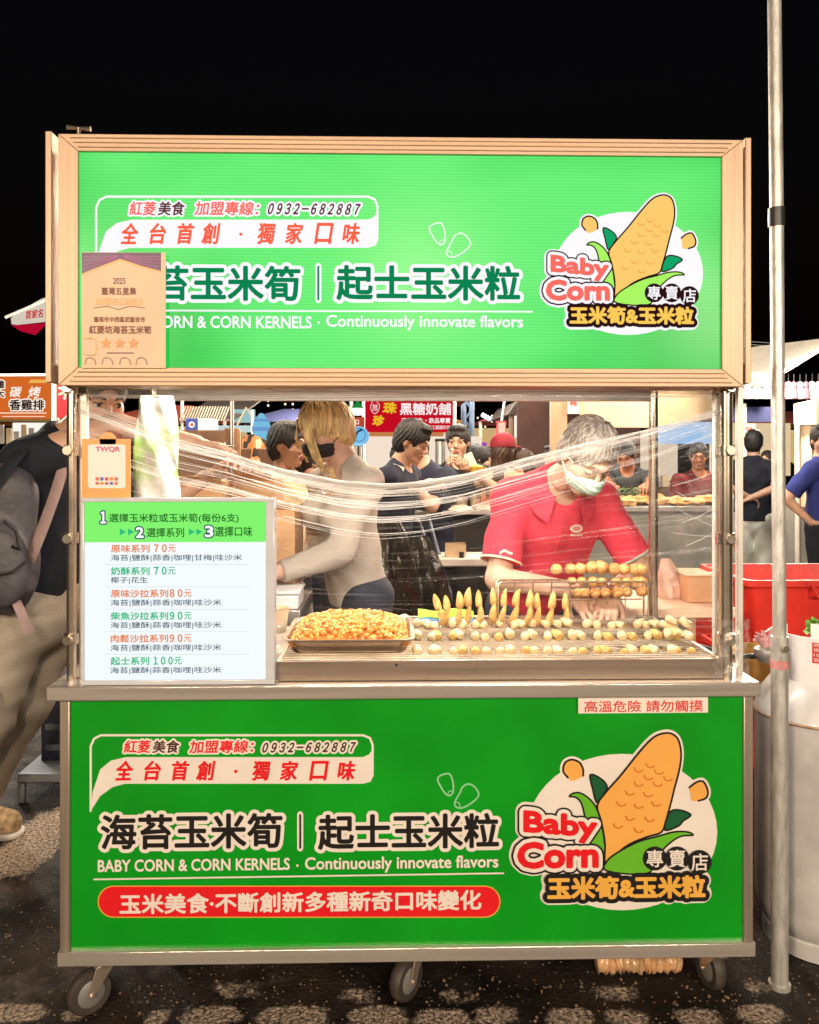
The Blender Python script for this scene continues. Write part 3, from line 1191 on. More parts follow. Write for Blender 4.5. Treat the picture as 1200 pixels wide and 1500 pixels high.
def kernels_art(p, C, ox, oy, s):
    a = [(815, 405), (835, 385), (870, 382), (885, 420), (886, 462), (870, 480), (850, 470), (830, 440)]
    b = [(955, 427), (980, 437), (1003, 475), (975, 510), (930, 535), (902, 533), (893, 512), (915, 470), (930, 440)]
    f = lambda q: [(ox + (x - 815) * s, oy + (y - 382) * s) for x, y in q]
    for q in (a, b):
        p.stroke(f(q), 2.6, C['M'], True, True)
    p.stroke(f([(862, 478), (866, 462), (884, 458)]), 1.6, C['M'], True)
    p.stroke(f([(893, 512), (912, 512), (918, 532)]), 1.6, C['M'], True)


YP = .004
p = Print(YP)
banner_art(p, LOWER, (133, 1077, 546, 1148), (148, 1191, 731, 1243), None, 1188)
p.text('BABY CORN & CORN KERNELS', (144, 1257, 425, 1275), WHITE_P, .55)
p.ellipse(436, 1267, 1.8, 1.8, WHITE_P)
p.text('Continuously innovate flavors', (447, 1253, 730, 1277), WHITE_P, .55)
p.stroke([(139, 1287), (737, 1278)], 2.4, WHITE_P)
p.rrect(144, 1296, 733, 1343, 23, YEL_P)
p.rrect(145.5, 1297.5, 731.5, 1341.5, 22, RED_P)
p.text('玉米美食·不斷創新多種新奇口味變化', (176, 1305, 705, 1335), WHITE_P, .9)
kernels_art(p, LOWER, 641, 1133, .32)
p.build('panel_lettering', panel)
p = Print(YP, lambda x, y: (730 + x * .32, 1010 + y * .32))
p.lay = 2
emblem(p, LOWER)
p.build('panel_emblem', panel)

# sign box
YS = -.030
SL, SR = at(88, 380, YS).x, at(1086, 380, YS).x
ST, SBm = at(590, 203, YS).z, at(590, 566, YS).z
IL, IR = at(117, 380, YS).x, at(1055, 380, YS).x
IT, IB = at(590, 228, YS).z, at(590, 540, YS).z
sf = MB()
for (q, mi_) in (([(SL, ST), (SR, ST), (IR, IT), (IL, IT)], 0), ([(SL, SBm), (IL, IB), (IR, IB), (SR, SBm)], 0), ([(SL, ST), (IL, IT), (IL, IB), (SL, SBm)], 1), ([(SR, ST), (SR, SBm), (IR, IB), (IR, IT)], 1)):
    sf.prism(q, YS - .012, YS + .02, mi_)
for k_ in range(3):   # ridges of the extrusion
    for (a_, b_, c_, d_, mi_) in ((SL + .03, SR - .03, ST - .012 - .012 * k_, ST - .009 - .012 * k_, 0), (SL + .03, SR - .03, SBm + .009 + .012 * k_, SBm + .012 + .012 * k_, 0)):
        sf.box((a_ + .01 * k_, YS - .0145, c_), (b_ - .01 * k_, YS - .010, d_), m=mi_)
sgn = sf.build('sign_frame', [PROFILE, PROFILEV], cart, bevel=.002)
bx = MB()
bx.box((SL + .004, YS + .0205, SBm + .004), (SR - .004, .13, ST - .004))
bx.build('sign_box_back', PROFILEV, cart)
for s_, (xa, xb) in ((-1, (at(71, 380, .0).x, at(80, 380, .0).x)), (1, (at(1087, 380, .0).x, at(1096, 380, .0).x))):
    m_ = MB()
    m_.box((xa, -.02, at(590, 562, 0).z), (xb, .16, at(590, 201, 0).z))
    m_.build('side_board', PROFILEV, cart, bevel=.002)


def lightbox():
    m = bpy.data.materials.new('lightbox_green')
    m.use_nodes = True
    n, L = m.node_tree.nodes, m.node_tree.links
    n.clear()
    o = n.new('ShaderNodeOutputMaterial')
    e = n.new('ShaderNodeEmission')
    tc = n.new('ShaderNodeTexCoord')
    mp = n.new('ShaderNodeMapping')
    mp.inputs['Scale'].default_value = (1.1, 1, 1.6)
    L.new(tc.outputs['Object'], mp.inputs[0])
    nz = n.new('ShaderNodeTexNoise')
    nz.inputs['Scale'].default_value = 1.7
    nz.inputs['Detail'].default_value = 1
    L.new(mp.outputs[0], nz.inputs['Vector'])
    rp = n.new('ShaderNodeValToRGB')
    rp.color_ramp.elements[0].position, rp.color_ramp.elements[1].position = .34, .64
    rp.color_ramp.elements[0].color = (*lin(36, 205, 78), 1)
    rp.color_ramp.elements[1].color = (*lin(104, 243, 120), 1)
    sx = n.new('ShaderNodeSeparateXYZ')      # an inner lamp's hot spot, painted into the glow near the middle
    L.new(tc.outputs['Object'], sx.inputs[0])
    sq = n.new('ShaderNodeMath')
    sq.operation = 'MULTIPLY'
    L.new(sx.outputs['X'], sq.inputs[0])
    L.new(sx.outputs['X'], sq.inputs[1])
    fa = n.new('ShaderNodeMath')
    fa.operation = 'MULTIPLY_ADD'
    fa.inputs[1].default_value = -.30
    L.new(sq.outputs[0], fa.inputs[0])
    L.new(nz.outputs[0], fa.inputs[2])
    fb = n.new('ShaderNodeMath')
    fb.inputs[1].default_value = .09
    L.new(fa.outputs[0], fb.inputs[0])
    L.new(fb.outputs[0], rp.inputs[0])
    wv = n.new('ShaderNodeTexWave')
    wv.bands_direction = 'Z'
    wv.inputs['Scale'].default_value = 38
    L.new(tc.outputs['Object'], wv.inputs['Vector'])
    mr = n.new('ShaderNodeMapRange')
    mr.inputs[3].default_value, mr.inputs[4].default_value = .90, 1.03
    L.new(wv.outputs['Fac'], mr.inputs[0])
    L.new(rp.outputs[0], e.inputs[0])
    L.new(mr.outputs[0], e.inputs[1])
    gl = n.new('ShaderNodeBsdfGlossy')
    gl.inputs['Color'].default_value = (.008, .008, .008, 1)
    gl.inputs['Roughness'].default_value = .25
    ad = n.new('ShaderNodeAddShader')
    L.new(e.outputs[0], ad.inputs[0])
    L.new(gl.outputs[0], ad.inputs[1])
    L.new(ad.outputs[0], o.inputs['Surface'])
    return m


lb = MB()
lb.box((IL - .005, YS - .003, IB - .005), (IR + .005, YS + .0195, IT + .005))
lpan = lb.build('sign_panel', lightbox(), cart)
p = Print(YS - .003)
banner_art(p, E_, (141, 288, 553, 363), (170, 389, 762, 441), None, 400, 1)
p.stroke([(160, 455), (779, 457)], 2.4, E_['W'])
p.text('BABY CORN & CORN KERNELS', (168, 463, 457, 481), E_['W'], .5)
p.ellipse(467, 473, 1.8, 1.8, E_['W'])
p.text('Continuously innovate flavors', (478, 462, 766, 485), E_['W'], .5)
kernels_art(p, E_, 629, 328, .32)
p.build('sign_lettering', lpan)
p = Print(YS - .003, lambda x, y: (806.5 + (730 + x * .32 - 766.8) * .787, 285.5 + (1010 + y * .32 - 1072.4) * .787))
p.lay = 2
emblem(p, E_)
p.build('sign_emblem', lpan)

# roof, posts, fittings
rf_ = MB()
rf_.box((XL + .03, .131, 1.748), (XR - .03, DEP + .05, 1.775))
rf_.box((XL + .03, DEP + .025, 1.70), (XR - .03, DEP + .05, 1.747))
rf_.build('roof_panel', mat('white_sheet_metal', (.75, .72, .68), .5, .1), cart, bevel=.003)
lt = MB()
lt.cyl((-.75, .20, 1.742), (.75, .20, 1.742), .008)
lt.build('lamp_tube', emit('lamp_tube_light', (1, .93, .82), 6), cart)
for (px_, Y_, r_, m_) in ((105, .03, .0125, CHROME), (1063, .03, .019, CHROME), (957, DEP - .02, .016, CHROME), (226, DEP - .02, .016, CHROME)):
    q = at(px_, 780, Y_)
    b_ = MB()
    b_.cyl((q.x, Y_, ZC), (q.x, Y_, SBm + .06), r_)
    b_.build('corner_post', m_, cart)
    if Y_ < .1:
        for py_ in (569, 660, 788, 935):
            c_ = MB()
            z_ = at(px_, py_, Y_).z
            c_.cyl((q.x, Y_, z_ - .014), (q.x, Y_, z_ + .014), r_ + .006)
            c_.lathe([(.012, 0), (.012, .014), (.006, .015), (.006, .02)], (q.x, Y_ - r_ - .02, z_), 12, axis='y')
            c_.build('pipe_clamp', CHROME, cart)
for (xa, xb) in ((117, 128), (1046, 1051), (1080, 1088)):
    a_, b2 = at(xa, 780, .05), at(xb, 780, .05)
    m_ = MB()
    m_.box((a_.x, .045, ZC), (b2.x, .065, SBm + .02))
    m_.build('side_strip', mat('white_strip', (.72, .68, .62), .4, .2), cart, bevel=.002)
cs = MB()
q = at(113, 196, .02)
cs.cyl((q.x, .03, q.z - .02), (q.x, .03, q.z + .02), .005)
cs.tube([(q.x - .030, .03, q.z + .022), (q.x, .03, q.z + .019), (q.x + .032, .03, q.z + .017)], [.007, .0045, .007], 8)
cs.cyl((q.x, .03, q.z - .012), (q.x, .03, q.z - .004), .011)
cs.build('clamp_screw', CHROME, cart)


def caster(px, Y, ang, R_=.058):
    c = at(px, 1400, Y)
    M = Matrix.Rotation(R(ang), 3, 'Z')
    f = lambda x, y, z: tuple(M @ Vector((x, y, 0)) + Vector((c.x, Y, z)))
    tw = .017
    b = MB()
    b.cyl((c.x, Y, Z0 - .012), (c.x, Y, Z0 - .003), .042)
    b.cyl((c.x, Y, .118), (c.x, Y, Z0 - .012), .028, .034)
    for s_ in (1, -1):
        x_ = s_ * (tw + .008)
        pts = [(-.028, .128), (.026, .128), (.050, .052), (.034, .050)]
        v = [f(x_ - .0015, y, z) for y, z in pts] + [f(x_ + .0015, y, z) for y, z in pts]
        b.add(v, [(0, 1, 2, 3), (7, 6, 5, 4)] + [(i, 4 + i, 4 + (i + 1) % 4, (i + 1) % 4) for i in range(4)])
    b.cyl(f(-tw - .014, .036, R_), f(tw + .014, .036, R_), .007)
    fk = b.build('caster_fork', STEELV, cart, bevel=.001)
    wv = MB()
    prof = [(R_ * .62, -tw), (R_ * .9, -tw), (R_, -tw * .5), (R_, tw * .5), (R_ * .9, tw), (R_ * .62, tw)]
    hub = [(.008, -tw - .003), (R_ * .45, -tw - .002), (R_ * .63, -tw + .002), (R_ * .63, tw - .002), (R_ * .45, tw + .002), (.008, tw + .003)]
    for pr, mi_ in ((prof, 0), (hub, 1)):
        vs, fs = [], []
        n = 36
        for r_, h in pr:
            for k in range(n):
                a = 2 * math.pi * k / n
                vs.append(f(h, .036 + r_ * math.cos(a), R_ + r_ * math.sin(a)))
        for i in range(len(pr) - 1):
            for k in range(n):
                l = (k + 1) % n
                fs.append((i * n + k, i * n + l, (i + 1) * n + l, (i + 1) * n + k))
        if mi_:
            fs += [tuple(range(n)), tuple(reversed(range((len(pr) - 1) * n, len(pr) * n)))]
        wv.add(vs, fs, mi_)
    wv.build('caster_wheel', [RUBBER, mat('grey_hub', (.30, .285, .27), .4, .4)], fk)


caster(151, .06, 128)
caster(607, .10, 140)
caster(1052, .07, 12)
caster(200, DEP - .08, 60)
caster(1010, DEP - .08, 30)

# warning strip stuck under the counter
ws = MB()
a_, b_ = at(847, 1045, -.006), at(1037, 1022, -.006)
ws.box((a_.x, -.0072, a_.z), (b_.x, -.0045, Z1 - .001))
wst = tag(ws.build('warning_sticker', mat('sticker_white', (.78, .70, .64), .4, 0, .04), None, (0, 0, Z1)), 'white warning strip with red characters stuck under the counter edge', 'sticker')
p = Print(-.0072)
p.text('高溫危險 請勿觸摸', (856, 1026, 1030, 1043), mat('warning_red', (.62, .03, .03), .5), .3)
p.build('lettering', wst)

# certificate taped on the sign
YC = YS - .018
a_, b_ = at(120, 539, YC), at(236, 370, YC)
cx_ = MB()
cx_.box((a_.x, YC, a_.z), (b_.x + .012, YC + .002, b_.z))
cert = tag(cx_.build('certificate', mat('certificate_paper', (.80, .585, .42), .7, 0, .10, 4, spec=.2), None, (a_.x, YC, a_.z)), 'beige award certificate with purple top and three orange stars on the sign', 'certificate')
p = Print(YC)
PUR = mat('certificate_purple', (.09, .010, .09), .4, 0, .45, 14, stretch=(1, 1, 4))
PUR2 = mat('certificate_violet', (.30, .05, .24), .4)
GOLD = mat('certificate_gold', (.80, .36, .12), .4)
p.poly([(120, 370), (236, 370), (236, 400), (205, 392), (176, 382), (145, 394), (120, 404)], GOLD)
p.poly([(120, 370), (236, 370), (236, 397), (206, 389), (176, 379), (145, 391), (120, 401)], PUR)
for k_ in range(4):
    p.stroke([(122, 376 + 6 * k_), (150, 377 + 3.4 * k_), (172, 374 + 1.4 * k_)], 1.2, PUR2)
    p.stroke([(234, 376 + 5 * k_), (205, 377 + 3.2 * k_), (182, 374 + 1.4 * k_)], 1.2, PUR2)
BRN = mat('certificate_brown', (.22, .07, .04), .5)
BRN2 = mat('certificate_plum', (.20, .07, .12), .5)
p.text('2025', (166, 407, 184, 416), BRN2, .1)
p.text('臺灣五星集', (149, 421, 200, 432), BRN, .2)
p.text('樂活名攤證書', (141, 436, 209, 447), GOLD, .4)
p.stroke([(138, 451), (158, 449), (174, 453), (190, 449), (212, 451)], .8, BRN, True)
p.text('臺南市中西區武聖夜市', (138, 464, 213, 472), BRN, .1)
p.text('紅菱坊海苔玉米筍', (131, 477, 222, 489), BRN, .25)
for cx in (156, 176, 196):
    st = []
    for k_ in range(10):
        r_ = 8.5 if k_ % 2 == 0 else 3.5
        st.append((cx + r_ * math.sin(k_ * math.pi / 5), 503 - r_ * math.cos(k_ * math.pi / 5)))
    p.poly(st, mat('star_orange', (.85, .22, .03), .4))
p.stroke([(157, 517), (196, 517)], 1.2, BRN2)
for cx in (133, 158, 184, 208):
    p.stroke([(cx - 8, 534), (cx - 6, 526), (cx, 524), (cx + 6, 527), (cx + 8, 534)], .8, BRN2, True)
p.stroke([(124, 519), (140, 519), (140, 498), (124, 496)], .8, GOLD, True)
p.build('lettering', cert)

# payment placard
YQ = .0
a_, b_ = at(120, 729, YQ), at(191, 643, YQ)
pl = MB()
pl.box((a_.x, YQ, a_.z), (b_.x, YQ + .004, b_.z))
pl.lathe([(.0, -.004), (.022, -.004), (.022, 0), (0, .0)], (at(158, 643, YQ).x, YQ + .004, b_.z - .004), 24, axis='y')
plo = tag(pl.build('payment_placard', mat('placard_orange', (.82, .36, .10), .4, 0, .05, coat=.3), None, (a_.x, YQ, a_.z)), 'orange payment placard with a white card hanging on the front post', 'placard')
p = Print(YQ)
p.rrect(129, 651, 184, 715, 4, mat('placard_white', (.80, .76, .72), .4, 0, .03))
p.text('TWQR', (140, 654, 176, 663), mat('placard_rose', (.55, .09, .22), .4), .5)
cols = ((.70, .12, .05), (.10, .12, .40), (.55, .06, .10), (.75, .25, .05), (.6, .1, .1))
for k_ in range(5):
    p.rrect(140 + 7 * k_, 699, 145 + 7 * k_, 704, .8, mat('placard_icon_%s' % 'abcde'[k_], cols[k_], .4))
    p.rrect(140 + 7 * k_, 706, 145 + 7 * k_, 710, .8, mat('placard_icon_%s' % 'abcde'[4 - k_], cols[4 - k_], .4))
p.build('lettering', plo)

# menu board, backlit
YM = -.020
a_, b_ = at(120, 1000, YM), at(403, 729, YM)
i0, i1 = at(125, 996, YM), at(390, 735, YM)
z_mid = at(258, 794, YM).z
mbx = MB()
mbx.box((a_.x, YM + .0005, ZC + .001), (b_.x, YM + .030, b_.z))
for (x0, z0, x1, z1) in ((a_.x, ZC + .001, b_.x, i0.z), (a_.x, i1.z, b_.x, b_.z), (a_.x, i0.z, i0.x, i1.z), (i1.x, i0.z, b_.x, i1.z)):
    mbx.box((x0, YM - .008, z0), (x1, YM + .0005, z1))
menu = thing('menu_board', (a_.x, YM, ZC), 'backlit menu board with green header listing prices on the counter', 'menu board')
mbx.build('menu_frame', mat('clear_acrylic_frame', (.66, .67, .72), .2, .1, .06, coat=.5), menu, bevel=.002)
sc_ = MB()
sc_.box((i0.x, YM - .0025, i0.z), (i1.x, YM, z_mid))
scr = sc_.build('menu_screen', emit('menu_white', lin(246, 253, 255), 1.0, True), menu)
sc_ = MB()
sc_.box((i0.x, YM - .0025, z_mid), (i1.x, YM, i1.z))
hdr = sc_.build('menu_header', emit('menu_green', lin(132, 246, 112), 1.0, True), menu)
p = Print(YM - .0025)
MW, MT, MOR, MDK, MBR = (emit('menu_print_white', (1, 1, 1)), emit('menu_print_teal', lin(45, 190, 130)), emit('menu_print_orange', lin(232, 135, 90)), emit('menu_print_slate', lin(52, 80, 100)), emit('menu_print_olive', lin(45, 110, 40)))
ML = emit('menu_print_line', lin(205, 222, 226))
for t_, bx_ in (('１', (147, 749, 156, 767)), ('2', (199, 772, 211, 788)), ('3', (300, 770, 313, 787))):
    p.text(t_, bx_, MW, .8, (MDK, 1.8))
p.text('選擇玉米粒或玉米筍(每份6支)', (160, 752, 350, 767), MBR, .25)
p.text('選擇系列', (215, 773, 270, 787), MBR, .25)
p.text('選擇口味', (315, 771, 370, 786), MBR, .25)
for x_ in (176, 188, 277, 288):
    p.poly([(x_, 774), (x_, 784), (x_ + 9, 779)], MT)
rows = (('原味系列', '70', '元', MOR, '海苔|鹽酥|蒜香|咖哩|甘梅|哇沙米', 355), ('奶酥系列', '70', '元', MT, '椰子|花生', 217), ('原味沙拉系列', '80', '元', MOR, '海苔|鹽酥|蒜香|咖哩|哇沙米', 325), ('柴魚沙拉系列', '90', '元', MT, '海苔|鹽酥|蒜香|咖哩|哇沙米', 325),
        ('肉鬆沙拉系列', '90', '元', MOR, '海苔|鹽酥|蒜香|咖哩|哇沙米', 325), ('起士系列', '100', '元', MT, '海苔|鹽酥|蒜香|咖哩|哇沙米', 325))
for i_, (a1, n1, u1, c1, b1, xe) in enumerate(rows):
    y_ = 797.5 + 32.8 * i_
    xw = 163 + len(a1) * 14.2 + (0 if len(a1) < 5 else -1)
    p.text(a1, (163, y_, xw, y_ + 12), c1, .35)
    p.text(n1.translate({48 + k: 0xFF10 + k for k in range(10)}), (xw + (6 if len(a1) < 5 else 2), y_ - .5, xw + (6 if len(a1) < 5 else 2) + 9.5 * len(n1), y_ + 11.5), c1, .5)
    xx = xw + (6 if len(a1) < 5 else 2) + 9.5 * len(n1) + 2
    p.text(u1, (xx, y_, xx + 11, y_ + 11), c1, .2)
    p.text(b1, (163, y_ + 14.5, xe, y_ + 25), MDK, .1)
    if i_ < 5:
        p.stroke([(155, y_ + 29), (365, y_ + 29)], .7, ML)
p.build('menu_lettering', scr)
# ------------------------------------------------------------------ grill tray, food
GY0, GY1 = .0, DEP - .06
gl_, gr_ = at(405, 980, GY0).x, at(1060, 980, GY0).x
GZ = at(700, 967, GY0).z
gt = thing('grill_tray', ((gl_ + gr_) / 2, .3, ZC), 'shallow steel grill tray with a barred top standing on the counter', 'grill tray')
m_ = MB()
m_.box((gl_, GY0, ZC + .001), (gr_, GY0 + .012, GZ))
m_.box((gl_, GY1 - .012, ZC + .001), (gr_, GY1, GZ))
m_.box((gl_, GY0 + .012, ZC + .001), (gl_ + .012, GY1 - .012, GZ))
m_.box((gr_ - .012, GY0 + .012, ZC + .001), (gr_, GY1 - .012, GZ))
m_.box((gl_ + .012, GY0 + .012, ZC + .001), (gr_ - .012, GY1 - .012, ZC + .008))
m_.cyl((gl_ + .32, GY0 - .001, GZ - .012), (gl_ + .32, GY0 + .004, GZ - .012), .004, n=10, m=1)
m_.build('tray_body', [mat('tray_steel', (.40, .31, .25), .36, .88, .14, 5, .1, 200, stretch=(.25, 3, 9)), DARK], gt, bevel=.002)
m_ = MB()
for i_ in range(26):
    y_ = GY0 + .022 + i_ * .0215
    m_.cyl((gl_ + .012, y_, GZ - .004), (gr_ - .012, y_, GZ - .004), .0035, n=8)
for x_ in np.linspace(gl_ + .1, gr_ - .1, 6):
    m_.cyl((x_, GY0 + .012, GZ - .010), (x_, GY1 - .012, GZ - .010), .003, n=8)
m_.build('grate', CHROME, gt)

# pan heaped with fried kernels
FRIED = mat('fried_kernel', (.76, .31, .065), .42, 0, .30, 26, .3, 150, sss=.1)
FRIED2 = mat('fried_kernel_red', (.62, .16, .035), .5, 0, .3, 26, .3, 150)
CORNY = mat('baby_corn_skin', (.78, .48, .16), .40, 0, .28, 55, .7, 260, sss=.12)
CORNW = mat('baby_corn_pale', (.84, .63, .35), .34, 0, .18, 45, .4, 260, sss=.12)
BALLM = mat('fried_ball', (.74, .38, .14), .48, 0, .38, 45, .4, 180, sss=.1)
STICK = mat('bamboo_stick', (.50, .34, .18), .7, 0, .2, 40)
py0 = .07
xa, xb = at(417, 940, py0).x, at(604, 940, py0).x
pan = thing('steel_pan', ((xa + xb) / 2, py0 + .15, GZ), 'rectangular steel pan full of fried corn kernels on the grill', 'pan')
m_ = MB()
zr = at(500, 938, py0).z
d_ = .30
ins = .018


def panring(x0, x1, y0, y1, z):
    r_ = .03
    o = []
    for cx, cy, a0 in ((x1 - r_, y0 + r_, -90), (x1 - r_, y1 - r_, 0), (x0 + r_, y1 - r_, 90), (x0 + r_, y0 + r_, 180)):
        o += [(cx + r_ * math.cos(R(a0 + t)), cy + r_ * math.sin(R(a0 + t)), z) for t in range(0, 91, 18)]
    return o


rings = [panring(xa + ins, xb - ins, py0 + ins, py0 + d_ - ins, GZ + .001), panring(xa, xb, py0, py0 + d_, zr - .004), panring(xa - .008, xb + .008, py0 - .008, py0 + d_ + .008, zr), panring(xa - .008, xb + .008, py0 - .008, py0 + d_ + .008, zr + .003),
         panring(xa + .003, xb - .003, py0 + .003, py0 + d_ - .003, zr + .002), panring(xa + ins + .003, xb - ins - .003, py0 + ins + .003, py0 + d_ - ins - .003, GZ + .004)]
n_ = len(rings[0])
v_ = [q for r_ in rings for q in r_]
f_ = [(i * n_ + k, i * n_ + (k + 1) % n_, (i + 1) * n_ + (k + 1) % n_, (i + 1) * n_ + k) for i in range(5) for k in range(n_)]
f_ += [tuple(reversed(range(n_))), tuple(5 * n_ + k for k in range(n_))]
m_.add(v_, f_)
m_.build('pan_body', mat('pan_steel', (.62, .50, .40), .3, .9, .1, 8), pan)
hp = MB()
zt = at(500, 896, py0 + .15).z
hf = lambda u, v: max(0, (1 - abs(2 * u - 1) ** 3.2)) ** .6 * max(0, 1 - abs(2 * v - 1) ** 3.2) ** .5
for i_ in range(1050):
    u, v = random.random(), random.random()
    z_ = zr - .012 + (zt - zr + .004) * hf(u, v) * random.uniform(.80, 1.0)
    r_ = random.uniform(.0062, .0098)
    hp.ball((xa + .014 + u * (xb - xa - .028), py0 + .014 + v * (d_ - .028), z_), r_, 8, (r_, r_ * random.uniform(.75, 1.1), r_ * random.uniform(.7, 1)), rotm(random.uniform(0, 360), random.uniform(0, 90)), .16, m=1 if random.random() < .08 else 0)
hp.sheet(lambda u, v: (xa + .01 + u * (xb - xa - .02), py0 + .01 + v * (d_ - .02), zr - .02 + (zt - zr) * hf(u, v) * .86), 24, 16)
tag(hp.build('fried_kernels', [FRIED, FRIED2], None, ((xa + xb) / 2, py0 + .15, zr)), 'heap of golden fried corn kernels filling the steel pan', 'corn kernels', kind='stuff')


def corn_mb(mb, a, b, r, m=0):
    """one baby corn from blunt end a to tip b"""
    a, b = Vector(a), Vector(b)
    prof = ((0, .35), (.03, .75), (.12, .98), (.35, 1.0), (.6, .86), (.8, .62), (.93, .36), (1, .1))
    bend = Vector((random.uniform(-1, 1), random.uniform(-1, 1), 0)) * .006
    mb.tube([a.lerp(b, t) + bend * math.sin(math.pi * t) for t, _ in prof], [r * q for _, q in prof], 10, m=m)


# upright skewers, two corns each
px_up = [(636, 648, 870, 905), (652, 655, 872, 908), (672, 672, 866, 905), (688, 683, 860, 905), (701, 701, 864, 905), (722, 722, 860, 902), (742, 733, 862, 905), (762, 748, 863, 903), (777, 770, 864, 905), (788, 786, 868, 905), (811, 801, 866, 908), (828, 826, 868, 908)]
for i_, (xt, xb_, yt, yb) in enumerate(px_up):
    Y_ = .40 + .02 * (i_ % 2)
    t_, b_ = at(xt, yt, Y_), at(xb_, yb + 10, Y_)
    sk = thing('corn_skewer', (b_.x, Y_, GZ), 'yellow baby corn skewer standing upright in the rack', 'skewer', 'upright baby corn skewers')
    s_ = MB()
    s_.cyl((b_.x, Y_, GZ + .001), (t_.x * .95 + b_.x * .05, Y_, t_.z - .02), .0022, n=8)
    s_.build('stick', STICK, sk)
    mid = t_.lerp(b_, .5)
    for q0, q1, dx in ((mid + Vector((.002, -.004, 0)), t_, .0), (b_, mid + Vector((.006, -.012, .008)), .0)):
        c_ = MB()
        corn_mb(c_, q0, q1, .0115 + random.uniform(-.001, .0015))
        c_.build('baby_corn', CORNY, sk)

# rows of corns lying end-on over the grill
rowdef = ((0, .40, 915, 'back'), (1, .24, 933, 'middle'), (2, .09, 955, 'front'))
cols = [622, 652, 686, 722, 758, 792, 828, 864, 902, 938, 972, 1000]
rails = thing('skewer_rail', (at(800, 940, .25).x, .25, GZ), 'low wire rail that holds the lying baby corns over the grill', 'rack')
for ri, Y_, py_, nm in rowdef:
    z_ = at(800, py_ + 7, Y_).z
    m_ = MB()
    xa_, xb_ = at(606, py_, Y_).x, at(1010, py_, Y_).x
    m_.cyl((xa_, Y_ + .02, z_ - .006), (xb_, Y_ + .02, z_ - .006), .0025, n=8)
    for q in np.linspace(xa_, xb_, 11):
        m_.cyl((q, Y_ + .02, GZ + .0005), (q, Y_ + .02, z_ - .006), .0022, n=8)
    m_.build('rail_wire', CHROME, rails)
    for cxp in cols:
        for dx in (-9.5, 9.5):
            px_ = cxp + dx + random.uniform(-1.2, 1.2)
            c0 = at(px_, py_ + random.uniform(-1.5, 1.5), Y_)
            c_ = MB()
            ang = R((-12 if dx < 0 else 12) + random.uniform(-9, 9)) if ri else R(random.uniform(-50, 50))
            L_ = random.uniform(.038, .055)
            p0 = Vector((c0.x, Y_ - .012, c0.z))
            p1 = p0 + Vector((math.sin(ang) * L_, math.cos(ang) * L_, random.uniform(-.002, .014)))
            corn_mb(c_, p0, p1, random.uniform(.0125, .0150))
            tag(c_.build('baby_corn', CORNW if ri == 0 else CORNY if random.random() < .35 else CORNW, None, tuple(p0)),
                'pale baby corn lying end-on in the %s row over the grill' % nm, 'baby corn', 'baby corns lying in the %s row' % nm)
# loose pale corns at the end of the rack
for i_, (x0, y0, x1, y1) in enumerate(((966, 912, 1000, 925), (975, 905, 990, 914), (998, 906, 1014, 921), (972, 925, 1008, 932), (1000, 929, 1014, 931))):
    c_ = MB()
    a_, b_ = at(x0, y0, .36 - .012 * i_), at(x1, y1, .34 - .012 * i_)
    corn_mb(c_, a_, b_, .0125)
    tag(c_.build('baby_corn', CORNW, None, tuple(a_)), 'large pale baby corn piled crosswise at the end of the back row', 'baby corn', 'loose baby corns at the rack end')

# wire rack with skewered balls
YR = .50
q0, q1 = at(730, 853, YR), at(950, 905, YR)
rk = thing('wire_rack', ((q0.x + q1.x) / 2, YR, GZ), 'tall chrome wire rack holding ball skewers at the rear of the grill', 'wire rack')
m_ = MB()
for Y_ in (YR, YR + .05):
    m_.tube([(q0.x, Y_, GZ), (q0.x, Y_, q0.z - .008), (q0.x + .01, Y_, q0.z), (q1.x - .01, Y_, q0.z), (q1.x, Y_, q0.z - .008), (q1.x, Y_, GZ)], .0034, 8)
m_.build('hoop', CHROME, rk)
m_ = MB()
for x_ in np.linspace(q0.x, q1.x, 13):
    m_.cyl((x_, YR, q0.z), (x_, YR + .05, q0.z), .0022, n=8)
for x_ in np.linspace(q0.x, q1.x, 9)[1:-1]:
    m_.cyl((x_, YR + .05, GZ), (x_, YR + .05, q0.z), .0024, n=8)
m_.build('cross_wire', CHROME, rk)
m_ = MB()
for py_ in (840, 862, 880):
    z_ = at(840, py_ - 2, YR + .06).z
    m_.cyl((at(806, py_, YR + .06).x, YR + .058, z_), (q1.x - .004, YR + .058, z_), .0026, n=8)
m_.build('shelf_wire', CHROME, rk)
for (x0, x1, py_, rr) in ((815, 815, 834, 10), (836, 850, 833, 10), (867, 881, 831, 11), (900, 914, 834, 10), (929, 938, 834, 11), (838, 852, 851, 8), (868, 882, 852, 9), (902, 918, 852, 9), (932, 938, 852, 10), (846, 856, 868, 8), (872, 887, 868, 9), (905, 918, 867, 10), (940, 941, 865, 10)):
    Y_ = YR + .03
    a_, b_ = at(x0, py_, Y_), at(x1, py_, Y_)
    sk = thing('ball_skewer', tuple(a_), 'skewer of round fried balls resting on the tall wire rack', 'skewer', 'fried ball skewers on the wire rack')
    s_ = MB()
    s_.cyl((a_.x - .02, Y_ + .004, a_.z), (b_.x + .02, Y_ + .004, b_.z), .002, n=8)
    s_.build('stick', STICK, sk)
    for q in ([a_, b_] if x1 - x0 > 3 else [a_]):
        c_ = MB()
        r_ = rr * .00208 * random.uniform(.9, 1.08)
        c_.ball(q, r_, 16, (r_, r_, r_ * random.uniform(.88, .98)), rotm(random.uniform(0, 360), random.uniform(-30, 30)), .06)
        c_.build('fried_ball', BALLM, sk)
